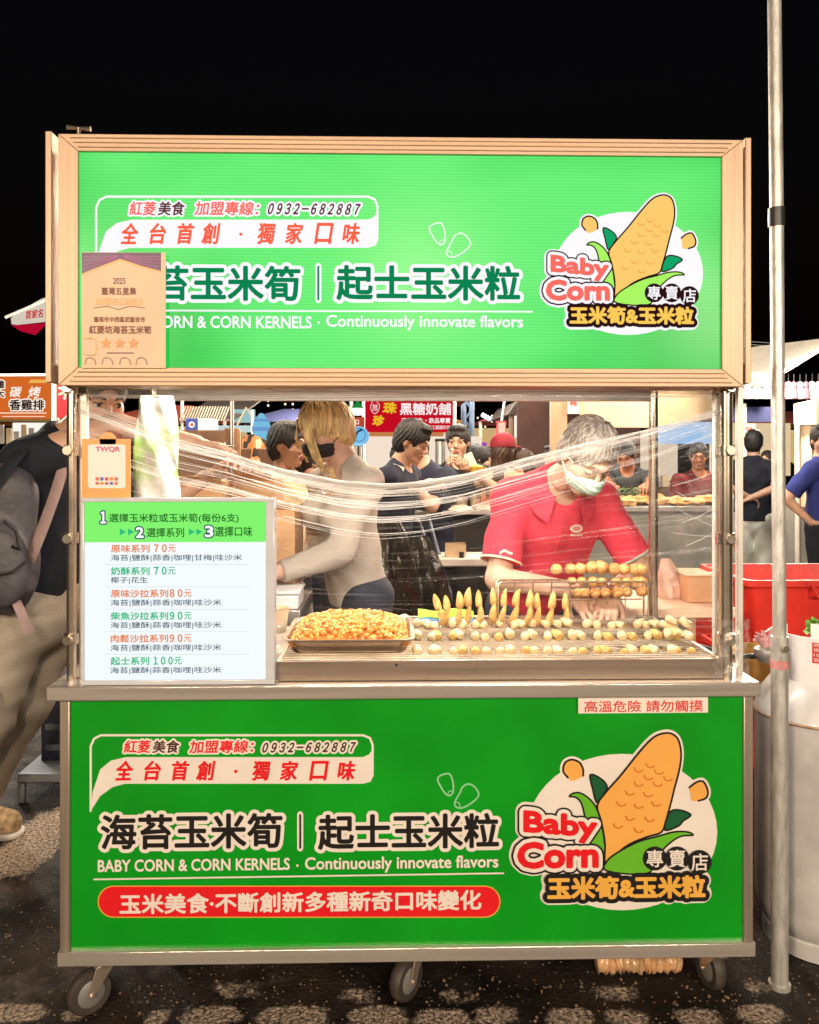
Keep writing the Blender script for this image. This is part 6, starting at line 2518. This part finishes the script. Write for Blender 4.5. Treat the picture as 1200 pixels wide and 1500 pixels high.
z_ = lambda x, y, Y=YA: at(x, y, Y)
q = MB()
q.add([z_(16, 466), z_(17, 475), z_(25, 476), z_(72, 471), z_(80, 460), z_(84, 430), z_(60, 438), z_(25, 458)] + [z_(x, y, YA + .03) for x, y in ((16, 466), (17, 475), (25, 476), (72, 471), (80, 460), (84, 430), (60, 438), (25, 458))],
      [tuple(range(8)), tuple(reversed(range(8, 16)))] + [(i, 8 + i, 8 + (i + 1) % 8, (i + 1) % 8) for i in range(8)])
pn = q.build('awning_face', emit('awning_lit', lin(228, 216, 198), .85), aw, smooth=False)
q = MB()
q.add([z_(17, 476.5), z_(70, 473), z_(52, 491), z_(30, 485), z_(17, 476.5, YA + .3), z_(70, 473, YA + .3), z_(52, 491, YA + .3), z_(30, 485, YA + .3)], [(0, 1, 2, 3), (7, 6, 5, 4), (0, 4, 5, 1), (1, 5, 6, 2), (2, 6, 7, 3), (3, 7, 4, 0)])
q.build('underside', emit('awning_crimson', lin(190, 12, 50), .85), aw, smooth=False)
q = MB()
q.cyl(z_(8, 465), z_(90, 430), .014, n=8)
q.cyl(z_(84, 430), (z_(84, 0).x, YA, 0), .02, n=8)
q.build('arm', WHITEC, aw)
p = Print(YA)
p.lay = 6
p.text('首家名', (37, 455, 64, 468), emit('awning_red_ink', lin(200, 40, 40), .9), .3, slant=.1, tilt=-.12)
p.build('lettering', pn)
q = MB()
q.ball(z_(-14, 522, 9), .10, 14)
tag(q.build('blue_lamp', emit('blue_lamp_glow', (.12, .5, 1), 5), None, tuple(z_(-14, 522, 9))), 'small blue lamp glowing against the dark sky beside the orange banner', 'lamp')
# bench / trolley behind the walking visitor
q = MB()
a_, b_ = at(25, 1165, 1.35), at(130, 1133, 1.35)
q.box((a_.x, 1.35, b_.z - .04), (b_.x, 1.8, b_.z))
q.box((a_.x, 1.35, 0), (a_.x + .03, 1.38, b_.z - .041))
q.box((a_.x, 1.77, 0), (a_.x + .03, 1.80, b_.z - .041))
q.box((b_.x - .03, 1.35, 0), (b_.x, 1.38, b_.z - .041))
q.box((b_.x - .03, 1.77, 0), (b_.x, 1.80, b_.z - .041))
tag(q.build('low_bench', mat('grey_bench_steel', (.34, .36, .40), .4, .6), None, (a_.x, 1.35, 0), bevel=.006), 'low grey steel bench behind the backpack wearer', 'bench')
q = MB()
a_, b_ = at(60, 1130, 1.5), at(140, 1000, 1.5)
q.box((a_.x, 1.5, b_.z * 0 + at(0, 1128, 1.5).z), (b_.x, 1.85, b_.z))
q.box((a_.x + .02, 1.49, at(0, 1100, 1.5).z), (b_.x - .02, 1.5, at(0, 1090, 1.5).z), m=1)
q.box((a_.x + .02, 1.49, at(0, 1070, 1.5).z), (b_.x - .02, 1.5, at(0, 1060, 1.5).z), m=1)
tag(q.build('drinks_crate', [mat('navy_plastic', (.012, .016, .035), .4, 0, .3, 6), mat('crate_grey', (.10, .11, .13), .5)], None, (a_.x, 1.5, at(0, 1128, 1.5).z), bevel=.008), 'dark navy plastic crate standing on the low steel bench', 'crate')

# --- far stalls that close the view, and the towers
far = ((-3.6, 10.5, (.62, .10, .06)), (-1.7, 11.5, (.08, .10, .30)), (.3, 11.8, (.55, .30, .08)), (2.4, 11.2, (.40, .06, .12)), (4.9, 12.5, (.10, .26, .14)), (-6.3, 11.5, (.5, .32, .1)), (7.4, 12, (.5, .1, .08)), (9.8, 11.4, (.2, .22, .3)), (-8.9, 11.8, (.3, .08, .2)))
for i_, (x_, y_, c_) in enumerate(far):
    t = thing('market_stall', (x_, y_, 0), ('distant stall under a scarlet canopy', 'distant stall under a navy canopy', 'distant stall under an ochre canopy', 'distant stall under a wine red canopy', 'distant stall under a green canopy', 'distant stall under a mustard canopy', 'distant stall under a brick red canopy', 'distant stall under a slate grey canopy', 'distant stall under a plum canopy')[i_] + ' closing the market row', 'market stall', 'distant market stalls')
    q = MB()
    q.add([(x_ - 1, y_ - .2, 2.1), (x_ + 1, y_ - .2, 2.1), (x_ + 1, y_ + 1.8, 2.1), (x_ - 1, y_ + 1.8, 2.1), (x_ - .25, y_ + .55, 2.36), (x_ + .25, y_ + .55, 2.36), (x_ + .25, y_ + 1.05, 2.36), (x_ - .25, y_ + 1.05, 2.36)],
          [(0, 3, 2, 1), (4, 5, 6, 7), (0, 1, 5, 4), (1, 2, 6, 5), (2, 3, 7, 6), (3, 0, 4, 7)])
    q.build('canopy', cloth('far_canopy_%s' % 'abcdefghi'[i_], c_), t)
    q = MB()
    q.box((x_ - .95, y_ + 1.6, .9), (x_ + .95, y_ + 1.63, 2.05))
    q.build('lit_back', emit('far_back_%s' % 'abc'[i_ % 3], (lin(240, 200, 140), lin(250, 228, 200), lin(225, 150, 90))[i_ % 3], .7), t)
    q = MB()
    q.box((x_ - .95, y_, 0), (x_ + .95, y_ + .6, .95))
    q.build('counter', WOOD, t)
    q = MB()
    for sx in (-.95, .95):
        for sy in (-.1, 1.7):
            pole_mb(q, x_ + sx, y_ + sy, 0, 2.1, .025)
    q.build('post', WHITEC, t)
    q = MB()
    for k in range(10):
        q.box((x_ - .85 + .17 * k, y_ + .2, .951), (x_ - .74 + .17 * k, y_ + .35, .951 + random.uniform(.08, .35)), m=k % 3)
    q.build('goods', [mat('goods_a', (.75, .62, .45), .6), mat('goods_b', (.7, .45, .25), .6), mat('goods_c', (.8, .76, .7), .6)], t)
WIN = emit('window_light', (1, .86, .6), 1.6)
TOWER = mat('tower_wall', (.010, .012, .018), .8)
for i_, (x0, x1, yt, Y_, lb_) in enumerate(((376, 450, 540, 80, 'tall dark tower block with a few lit windows beyond the blonde woman'), (690, 728, 600, 90, 'dark low block with scattered lit windows beyond the purple banner'), (730, 760, 570, 100, 'narrow dark block almost without lights beyond the lantern'))):
    a_, b_ = at(x0, 690, Y_), at(x1, yt, Y_)
    t = thing('tower_block', ((a_.x + b_.x) / 2, Y_ + 5, 0), lb_, 'building')
    q = MB()
    q.box((a_.x, Y_, 0), (b_.x, Y_ + 12, b_.z))
    q.box((a_.x + 1, Y_ + 1, b_.z), (a_.x + 3, Y_ + 4, b_.z + 1.4))
    q.build('wall', TOWER, t)
    wins = (((393, 587), (393, 594), (418, 592), (429, 592), (429, 600), (405, 612), (441, 611)), ((700, 612), (707, 610), (698, 620), (716, 613), (716, 619), (704, 623), (711, 625), (721, 609)), ((744, 598), (752, 604)))[i_]
    for (wx, wy) in wins:
        c = at(wx, wy, Y_ - .05)
        q = MB()
        q.box((c.x - .09, Y_ - .06, c.z - .10), (c.x + .09, Y_ + .02, c.z + .10))
        q.build('window', WIN, t)
bm = thing('steel_mast', (at(688, 0, 8.5).x, 8.5, 0), 'blue-grey lattice steel mast rising beside the red drink banner', 'mast')
q = MB()
for px_ in (680, 692):
    q.cyl((at(px_, 0, 8.5).x, 8.5, 0), (at(px_ - 1, 0, 8.5).x, 8.5, at(0, 520, 8.5).z), .035, n=8)
for k in range(10):
    a2, b2 = at(680 if k % 2 else 692, 660 - 15 * k, 8.5), at(692 if k % 2 else 680, 645 - 15 * k, 8.5)
    q.cyl(a2, b2, .018, n=6)
q.build('lattice', mat('blue_steel', (.22, .32, .48), .5, .3), bm)
# ------------------------------------------------------------------ people
POLO = mat('red_polo', (.64, .040, .075), .85, 0, .06, 10, .35, 500)
NAVY = mat('navy_cotton', (.012, .016, .040), .85, 0, .2, 14, .35, 420)
BLACKC = mat('black_cotton', (.007, .009, .018), .85, 0, .2, 14, .35, 420)
GREYK = mat('grey_knit', (.70, .62, .54), .9, 0, .10, 60, .8, 160, stretch=(9, 9, .5))
KHAKI = mat('khaki_twill', (.40, .335, .26), .85, 0, .14, 7, .5, 160)
BEIGE = mat('beige_cotton', (.46, .36, .26), .85, 0, .12, 10, .35, 300)
STRIPE = mat('pale_check', (.58, .48, .32), .85, 0, .22, 40, .2, 300, stretch=(4, 4, .3))
JEANS = mat('dark_jeans', (.03, .035, .055), .85, 0, .25, 20)
PALEJ = mat('pale_jeans', (.72, .74, .68), .85, 0, .12, 10)
BLUEP = mat('royal_polo', (.022, .035, .21), .85, 0, .1, 14, .3, 400)
MINT = mat('mint_mask', (.50, .68, .58), .75, 0, .05, 30, .2, 300)
BLKM = mat('black_mask', (.012, .012, .014), .7, 0, .15)
PEACH = mat('peach_top', (.62, .42, .28), .85, 0, .1)
MAROON = mat('maroon_cotton', (.16, .012, .014), .85, 0, .2)
HAIRBL = mat('blonde_hair', (.74, .50, .24), .36, 0, .5, 22, .5, 130, stretch=(3, 3, .3))


def W2L(p, base, face):
    return np.array(Matrix.Rotation(-R(face), 3, 'Z') @ (Vector(p) - Vector(base)))


def xy(px, Y, py=700):
    q = at(px, py, Y)
    return (q.x, Y, 0)


def strand_cap(J, n, r, mtl, par, back, side, front, infl, part=0.0):
    """loose combed strands over a head of hair, one part of the person"""
    hw = J['hw']
    q = MB()
    for k in range(n):
        a = random.uniform(0, 2 * math.pi)
        s_, c_ = math.sin(a), math.cos(a)           # s_ > 0: back of the head
        end = front + (side - front) * min(1, max(0, (s_ + .9) / .7)) if s_ < -.2 else side + (back - side) * max(0, s_)
        e = R(end * random.uniform(.82, 1.05))
        t0 = R(random.uniform(2, 45))
        f_ = infl + random.uniform(-.002, .004)
        pts = []
        tw = random.uniform(-.25, .25)
        for i in range(8):
            t = t0 + (e - t0) * i / 7
            aa = a + tw * i / 7
            pts.append(hw((.075 + f_) * math.sin(t) * math.cos(aa) + part, .014 + (.096 + f_) * math.sin(t) * math.sin(aa), .032 + (.090 + f_) * math.cos(t)))
        q.tube(pts, [r * .6, r, r, r, r, r, r * .8, r * .3], 4)
    q.build('hair_strand', mtl, par, (0, 0, 0))


# the vendor
B0 = xy(785, .98)
hlw, hrw = W2L(at(893, 868, .60), B0, 0), W2L(at(838, 864, .62), B0, 0)
vend, J = person('grey-haired vendor in a red polo and mint face mask bending over the rack', B0, 1.755, 0, lean=(27, 2.5), twist=6, headr=(20, 44, 6), hl=hlw, hr=hrw,
                 hintl=(.6, .25, -.5), hintr=(-.9, .1, -.25), handd={1: ((-.30, -.62, -.62), (-.05, .70, -.70), 1), -1: ((.45, -.62, -.55), (.1, .70, -.70), -1)},
                 shirt=POLO, sleeve='short', hem=.47, trousers=JEANS, hair=('short', HAIRG), mask=MINT, skin=SKIN2, vox=.0075, hvox=.0036, handvox=.0034, build=.89, curl=(.35, .65, .5), eyes='closed', headf=.03, brow=mat('grey_brow', (.22, .16, .12), .8))
strand_cap(J, 420, .0016, HAIRG, vend, 118, 84, 48, .0105)
# collar, placket, badge, cuffs
hw, T, Rt, H_ = J['hw'], J['T'], J['Rt'], 1.755
def collar_fn(thick):
    def fn(u, v):
        a = R(-64 + 308 * u)
        fr_ = max(0, -math.sin(a))
        r0, r1 = .044, .044 + .024 + .008 * fr_
        r_ = r0 + (r1 - r0) * v
        z = .326 - .034 * v - .034 * fr_ - .012 * fr_ * v + .008 * math.sin(math.pi * v)
        return T(r_ * 1.12 * math.cos(a), -.004 + r_ * math.sin(a), z + thick)
    return fn


m_ = MB()
m_.sheet(collar_fn(.0025), 40, 6)
m_.sheet(collar_fn(0), 40, 6)
m_.build('collar', POLO, vend, (0, 0, 0))


def project(pt, target, out=.004):
    """nearest point on a child's mesh, pushed out along its normal"""
    ok, loc, nor, _ = target.closest_point_on_mesh(Vector(pt))
    return loc + nor * out, nor


shirt_o = [c for c in vend.children if c.name.startswith('shirt')][0]
CRP = mat('badge_cream', (.80, .66, .56), .6)


def patch(name, cx, cz, rx, rz, m, n=28, mid=False):
    q = MB()
    ring = []
    for rr in (1.0, .0):
        for k in range(n):
            a = 2 * math.pi * k / n
            loc, _ = project(T(cx + rx * rr * math.cos(a), -.085, cz + rz * rr * math.sin(a)), shirt_o, .003)
            ring.append(tuple(loc))
    q.add(ring, [(k, (k + 1) % n, n + (k + 1) % n, n + k) for k in range(n)])
    return q.build(name, m, vend, (0, 0, 0))


patch('badge', .036, .240, .021, .0105, CRP)
patch('badge_inset', .036, .2405, .015, .0062, mat('badge_rose', (.62, .22, .24), .7))
for k in range(7):
    patch('badge_lettering', .020 + .0056 * k, .2235, .0023, .0028, CRP, 8)
m_ = MB()
pv = []
for k in range(7):
    a, _ = project(T(-.004, -.09, .285 - .018 * k), shirt_o, .0035)
    b, _ = project(T(.012, -.09, .285 - .018 * k), shirt_o, .0035)
    pv += [tuple(a), tuple(b)]
m_.add(pv, [(2 * k, 2 * k + 1, 2 * k + 3, 2 * k + 2) for k in range(6)])
m_.build('placket', mat('placket_red', (.48, .03, .05), .8), vend, (0, 0, 0))
for s_, cm in ((1, mat('cuff_sage', (.36, .42, .33), .8)), (-1, mat('cuff_cream', (.78, .68, .50), .8))):
    q0 = J['sh'][s_] + (J['el'][s_] - J['sh'][s_]) * .80
    d = unit(J['el'][s_] - J['sh'][s_])
    a = unit(np.cross(d, (0, 1, 0)))
    b = np.cross(d, a)
    r_ = .031 * H_ + .0185
    m_ = MB()
    m_.tube([tuple(q0 - d * .004 + a * r_ * math.cos(t) + b * r_ * math.sin(t)) for t in np.linspace(0, 2 * math.pi, 33)[:-1]], .0045, 6, closed=True)
    m_.build('cuff', cm, vend, (0, 0, 0))

q0 = J['sh'][-1] + (J['el'][-1] - J['sh'][-1]) * .62
for k in range(6):
    m_ = MB()
    c_, nn_ = project(q0 + np.array((-.035 + .011 * k, -.12, .006 * math.sin(k))), shirt_o, .003)
    m_.ball(c_, .004, 8, (.0045, .0012, .0055))
    m_.build('sleeve_lettering', CRP, vend, (0, 0, 0))

# blonde woman
B1 = xy(522, 1.32)
blo, J = person('blonde woman in a grey knit top and black mask looking down beside the cart', B1, 1.76, -52, lean=(9, 0), headr=(-6, 26, 0), hl=W2L(at(408, 838, .98), B1, -52), hr=W2L(at(420, 850, 1.25), B1, -52),
                hintl=(.3, .8, -.6), shirt=GREYK, sleeve='long', hem=.50, trousers=JEANS, hair=('bob', HAIRBL), mask=BLKM, skin=SKIN2, vox=.009, hvox=.004, handvox=.0045, build=.86, bust=1.0, neck_open=1.2)
hw = J['hw']
strand_cap(J, 420, .0022, HAIRBL, blo, 112, 104, 58, .0145)
strand_cap(J, 130, .0022, mat('blonde_roots', (.10, .055, .025), .45, 0, .4, 20), blo, 62, 58, 50, .0155)
m_ = MB()
for k in range(26):      # loose front strands
    t = k / 25 + random.uniform(-.03, .03)
    m_.tube([hw(.03 + .03 * t, -.085 + .03 * t, .085 - .03 * t), hw(.045 + .03 * t, -.115 + .02 * t, .02), hw(.04 + .035 * t, -.118 + .015 * t, -.07), hw(.03 + .03 * t, -.10, -.15 + .02 * t)], [.0022, .0030, .0026, .0008], 5)
for k in range(14):
    t = k / 13
    m_.tube([hw(-.03 - .02 * t, -.085 + .02 * t, .085), hw(-.055 - .02 * t, -.105, .01), hw(-.055 - .02 * t, -.10, -.10)], [.0022, .0028, .0008], 5)
m_.build('hair_strand', HAIRBL, blo, (0, 0, 0))
m_ = MB()
for k in range(9):
    m_.ball(hw(.02 + .008 * (k % 2), -.06 - .004 * k, -.155 - .022 * k), .02, 10, (.020, .018, .017), None, .05)
m_.build('braid', HAIRBL, blo, (0, 0, 0))
m_ = MB()
m_.tube([J['T'](.05 * math.cos(t), .01 - .062 * math.sin(t), .302 - .055 * max(0, math.sin(t))) for t in np.linspace(0, math.pi, 15)], .0016, 5)
m_.build('necklace', CHROME, blo, (0, 0, 0))

# customer leaning in from the side, backpack on the back
B3 = xy(-72, .98)
FB = 78
bp_, J = person('customer in a black top and khaki trousers reaching in beside the cart, backpack on', B3, 1.90, FB, lean=(12, 0), headr=(-38, 22, 0), pelvis=(0, -.385, 1.0), hl=W2L(at(300, 700, 1.15), B3, FB), hr=W2L(at(288, 650, .80), B3, FB), hintl=(.2, .2, -.9), hintr=(-.3, .0, .9), shirt=BLACKC, sleeve='short', hem=.465, trousers=None,
                hair=('short', HAIRB), vox=.010, hvox=.0042, handvox=.004, build=.98, headf=.05, handd={-1: ((.2, -.9, -.1), (0, -.2, -.95), 1)})
S = SDF()
P_, an = J['P'], J['an']
S.cone(P_ + np.array((0, 0, -.06)), P_ + np.array((0, -.01, .10)), .178, .172, .05, ((0, 1, 0), .80))
for s_ in (1, -1):
    kn_ = np.array((.11 * s_, -.25, .54))
    S.cone(P_ + np.array((.10 * s_, 0, -.05)), kn_,   .114, .092, .04)
    S.cone(kn_, an[s_] + np.array((0, -.01, -.01)), .090, .076, .04, None, True)
S.fold = lambda X, Y, Z: .0028 * np.sin(19 * Z + 9 * X + 2.5 * np.sin(9 * X + 6 * Y)) + .003 * np.sin(37 * X + 31 * Z + 2 * np.sin(11 * Z)) + .0015 * np.sin(83 * Z + 40 * Y)
tr = np_obj('trousers', [S.mesh(.011)], KHAKI, bp_)
m_ = MB()
m_.box((-.235, -.36, .55), (-.200, -.19, .76))
m_.box((-.240, -.365, .745), (-.198, -.185, .785))
m_.build('cargo_pocket', KHAKI, tr, (0, 0, 0), bevel=.008)
for s_ in (1, -1):
    S = SDF()
    f0 = an[s_] * np.array((1, 1, 0)) + np.array((0, 0, .045))
    S.cone(f0 + np.array((0, .03, .02)), f0 + np.array((0, -.185, .004)), .066, .052, .03, ((1, 0, 0), .85))
    S.cut((0, 0, -1), -.022)
    sh_ = np_obj('sneaker', [S.mesh(.008)], mat('sneaker_pattern', (.40, .28, .15), .8, 0, .6, 40), bp_)
    S = SDF()
    S.cone(f0 + np.array((0, .03, -.03)), f0 + np.array((0, -.188, -.03)), .068, .056, .01)
    S.cut((0, 0, -1), 0.0)
    S.cut((0, 0, 1), .022)
    np_obj('sole', [S.mesh(.008)], mat('sole_white', (.75, .72, .68), .6), sh_)
# the backpack hangs from the shoulders: own thing
BPM = mat('grey_nylon', (.062, .058, .066), .55, 0, .3, 9, .6, 26)
bpk = thing('backpack', tuple(at(4, 780, .62)), 'grey nylon backpack with mauve straps hanging at the side of the black top', 'backpack')
Lb = lambda px, py, Y: np.array(at(px, py, Y) - Vector(ORG[bpk.name]))
S = SDF()
S.cone(Lb(4, 725, .62), Lb(2, 845, .62), .112, .128, .04, ((0, 1, 0), .62))
S.cone(Lb(-2, 800, .55), Lb(-2, 850, .55), .088, .095, .03, ((0, 1, 0), .45))
S.cone(Lb(-30, 868, .60), Lb(40, 862, .60), .034, .030, .02)
S.fold = lambda X, Y, Z: .006 * np.sin(26 * Z + 9 * X) + .004 * np.sin(31 * X + 12 * Y + 14 * Z)
np_obj('bag_body', [S.mesh(.009)], BPM, bpk)
MAUVE = mat('mauve_webbing', (.30, .20, .19), .8, 0, .1, 30)


def strap(name, pts, w_, par, m):
    q = MB()
    q.tube(spline([tuple(p_) for p_ in pts], False, 6), w_, 8, flat=.22)
    return q.build(name, m, par)


strap('shoulder_strap', [at(93, 684, .68), at(82, 720, .63), at(66, 765, .60), at(50, 805, .58), at(40, 830, .60)], .021, bpk, MAUVE)
strap('loose_strap', [at(16, 862, .58), at(30, 895, .56), at(44, 928, .56)], .019, bpk, MAUVE)
strap('shoulder_strap', [at(52, 640, .70), at(30, 662, .60), at(8, 690, .56), at(-12, 720, .56)], .026, bpk, BLACKC)
m_ = MB()
m_.tube([at(6, 762, .50), at(24, 778, .52), at(30, 806, .52), at(18, 800, .50)], .006, 8)
m_.build('zip_cord', DARK, bpk)
m_ = MB()
m_.tube([at(-6, 842, .49), at(18, 838, .50), at(40, 822, .54)], .005, 8)
m_.build('zip_cord', DARK, bpk)

# man with glasses, woman beside him
B4 = xy(418, 2.25)
gm, J = person('young man with glasses in a pale checked shirt behind the blonde woman', B4, 1.68, 62, headr=(5, 4, 0), shirt=STRIPE, trousers=JEANS, hair=('thick', HAIRB), hvox=.005)
hw = J['hw']
m_ = MB()
for s_ in (1, -1):
    m_.tube([hw(.033 * s_ + .021 * math.cos(t), -.104, .004 + .017 * math.sin(t)) for t in np.linspace(0, 6.283, 17)[:-1]], .0018, 6, closed=True)
    m_.tube([hw(.054 * s_, -.102, .008), hw(.079 * s_, .01, .006)], .0018, 6)
m_.tube([hw(-.012, -.106, .006), hw(.012, -.106, .006)], .0018, 6)
m_.build('eyeglasses', mat('gold_wire', (.7, .45, .2), .3, .9), gm, (0, 0, 0))
person('woman with long black hair in a black top beside the man with glasses', xy(445, 2.4), 1.55, 55, headr=(8, 6, 0), shirt=BLACKC, trousers=JEANS, hair=('long', HAIRB), hvox=.006, build=.9)
# bowed man in navy with beige trousers
B5 = xy(566, 2.9)
person('young man in a navy tee and beige trousers bowing over his phone', B5, 1.74, 68, lean=(12, 0), headr=(0, 22, 0), hl=W2L(at(612, 712, 2.75), B5, 68), hr=W2L(at(616, 710, 3.0), B5, 68), shirt=NAVY, trousers=BEIGE, hair=('thick', HAIRB), hvox=.0045, vox=.010)
m_ = MB()
a_ = at(581, 693, 2.75)
m_.box((a_.x - .036, 2.74, a_.z - .05), (a_.x + .036, 2.75, a_.z + .05), rot=(R(-15), R(20), 0))
tag(m_.build('phone', mat('phone_case', (.72, .66, .52), .5), None, tuple(a_)), 'cream cased phone held up by the bowing man in navy', 'phone')
# masked man in navy
B6 = xy(634, 3.6)
person('heavyset man in a navy tee with a green face mask looking at his hands', B6, 1.72, -48, lean=(12, 0), headr=(-8, 28, 0), hl=W2L(at(604, 700, 3.3), B6, -48), hr=W2L(at(598, 696, 3.45), B6, -48), shirt=NAVY, trousers=JEANS, hair=('short', HAIRB), mask=mat('green_mask', (.22, .55, .36), .75), hvox=.005, build=1.15)
# diner in black
B7 = xy(672, 3.9)
dn, J = person('diner in a black polo eating from a stick and holding a paper tray', B7, 1.73, -6, lean=(2, 0), headr=(-8, 4, 0), hr=W2L(at(655, 692, 3.58), B7, -6), hl=W2L(at(690, 690, 3.55), B7, -6), hintr=(-.8, .1, -.6), hintl=(.8, .1, -.6), shirt=BLACKC, trousers=JEANS, hair=('thick', HAIRB), hvox=.005,
               handd={-1: ((.1, -.35, .9), (.9, .1, .1), 1), 1: ((-.6, -.7, .2), (0, .1, 1), 1)}, handvox=.005, curl=(.8, .9, .6))
m_ = MB()
a_, b_ = at(661.5, 677, 3.50), at(662.5, 659, 3.52)
m_.cyl(a_, b_, .0035, n=6)
m_.ball(b_, .012, 8)
tag(m_.build('food_stick', mat('pale_stick', (.75, .6, .42), .6), None, tuple(a_)), 'food on a pale stick held to the diner\'s mouth', 'food stick')
m_ = MB()
a_ = at(699, 688, 3.50)
m_.lathe([(.045, -.03), (.065, .02), (.06, .02), (.04, -.025)], tuple(a_), 16)
m_.box((a_.x - .075, 3.50, a_.z + .01), (a_.x - .015, 3.515, a_.z + .12), rot=(0, R(-25), 0), m=1)
m_.ball((a_.x, a_.y, a_.z + .01), .04, 10, (.055, .05, .025), None, .15)
tag(m_.build('paper_tray', [mat('yellow_tray', (.66, .42, .06), .6), mat('white_flap', (.78, .72, .62), .6)], None, tuple(a_)), 'yellow paper food tray with a white flap held by the diner', 'paper tray')
# trio beyond
person('young woman with black hair in profile between the diner and the red cap', xy(702, 4.3), 1.58, 70, headr=(6, 4, 0), shirt=PEACH, sleeve='none', trousers=JEANS, hair=('long', HAIRB), hvox=.006, build=.88, skin=SKIN2)
cp, J = person('woman in a dark red baseball cap with long brown hair seen from behind', xy(737, 3.7), 1.66, 150, headr=(0, 0, 0), shirt=PEACH, sleeve='none', trousers=JEANS, hair=('long', HAIRBR), hvox=.006, build=.88)
S = SDF()
hw, Rh = J['hw'], J['Rh']
S.ell(hw(0, .012, .040), (.093, .113, .098), Rh, .01)
S.cut(-Rh[:, 2], -(hw(0, 0, .022) @ Rh[:, 2]))
S.cone(hw(-.05, -.12, .028), hw(.05, -.12, .028), .05, .05, .02, (Rh[:, 2], .16))
np_obj('cap', [S.mesh(.005)], mat('cap_red', (.23, .008, .02), .8), cp)
person('woman with dark brown hair in a pale top standing behind the vendor\'s shoulder', xy(766, 3.8), 1.55, -72, headr=(0, 4, 0), shirt=PEACH, sleeve='short', trousers=JEANS, hair=('long', HAIRBR), hvox=.006, build=.88)
person('shopper in a dark top half hidden by steel urns of the drink stall', xy(609, 5.2), 1.55, 20, headr=(0, 15, 0), shirt=NAVY, trousers=JEANS, hair=('thick', HAIRB), hvox=.008, vox=.014)
# seller and cook behind the film
B8 = xy(925, 4.75)
person('food seller in a dark cap leaning over the fried food display', B8, 1.68, -28, lean=(18, 0), headr=(0, 30, 0), hl=W2L(at(948, 712, 4.0), B8, -28), hr=W2L(at(900, 715, 4.1), B8, -28), shirt=mat('charcoal_shirt', (.045, .05, .055), .85), trousers=JEANS, hair=('short', HAIRB), hvox=.006, skin=mat('skin_orange_lit', (.50, .20, .10), .5))  # orange lamplight is put into this skin colour
B9 = xy(1024, 4.9)
person('cook in a maroon apron and orange neck scarf behind the fried food counter', B9, 1.62, 0, headr=(-20, 10, 0), shirt=MAROON, trousers=JEANS, hair=('short', HAIRB), hvox=.006, skin=mat('skin_orange_lit', (.50, .20, .10), .5))
# far side
B10 = xy(1104, 5.6)
person('person in a black tee and pale jeans with hand on hip beside the grey table', B10, 1.76, 150, headr=(0, 0, 0), hl=W2L(at(1096, 728, 5.5), B10, 150), hr=W2L(at(1099, 730, 5.28), B10, 150), hintr=(-1, -.2, .2), shirt=BLACKC, trousers=PALEJ, hair=('short', HAIRB), hvox=.006)
person('woman with tied dark hair standing behind the game stall table', xy(1124, 8.6), 1.58, -50, shirt=WHITEC, trousers=JEANS, hair=('long', HAIRB), hvox=.008, vox=.014, build=.9)
B11 = xy(1206, 4.4)
person('man in a royal blue polo standing beyond the gas cylinder', B11, 1.76, 40, headr=(-55, 4, 0), hr=W2L(at(1188, 765, 4.3), B11, 40), shirt=BLUEP, trousers=BLACKC, hair=('thick', HAIRB), hvox=.005)
person('passer-by in white with dark hair before the bright chicken stall', xy(38, 4.1), 1.56, -30, shirt=mat('blue_white_top', (.30, .34, .46), .85, 0, .5, 30), trousers=JEANS, hair=('long', HAIRB), hvox=.008, vox=.014, build=.88)
for i_, (px_, Y_, h_, f_, sh_, lb_) in enumerate(((690, 6.0, 1.62, 60, WHITEC, 'distant shopper in white between the diner and the red cap'), (726, 5.6, 1.55, -40, BLACKC, 'distant small shopper in black beyond the red cap'), (583, 6.4, 1.6, -20, PEACH, 'distant shopper in peach beyond the bowing man in navy'), (404, 5.6, 1.66, 30, NAVY, 'distant shopper in navy beyond the patterned cloth'), (757, 6.6, 1.6, 20, STRIPE, 'distant shopper in a checked top under the white panel'), (812, 5.4, 1.6, -60, NAVY, 'distant shopper in navy by the tan pillar'), (1140, 9.6, 1.7, 0, BLACKC, 'distant stall keeper in black behind the plush toys'), (470, 7.5, 1.66, 20, MAROON, 'distant shopper in maroon before the far stalls'), (715, 7.2, 1.6, -30, NAVY, 'distant shopper in navy under the red lantern'), (795, 7.0, 1.68, 160, BEIGE, 'distant shopper in beige seen from behind by the white panel'), (575, 8.6, 1.7, 10, STRIPE, 'stall keeper in a checked shirt behind the steel urns'))):
    person(lb_, xy(px_, Y_), h_, f_, shirt=sh_, trousers=JEANS, hair=('thick', HAIRB), hvox=.009, vox=.016, handvox=.006)
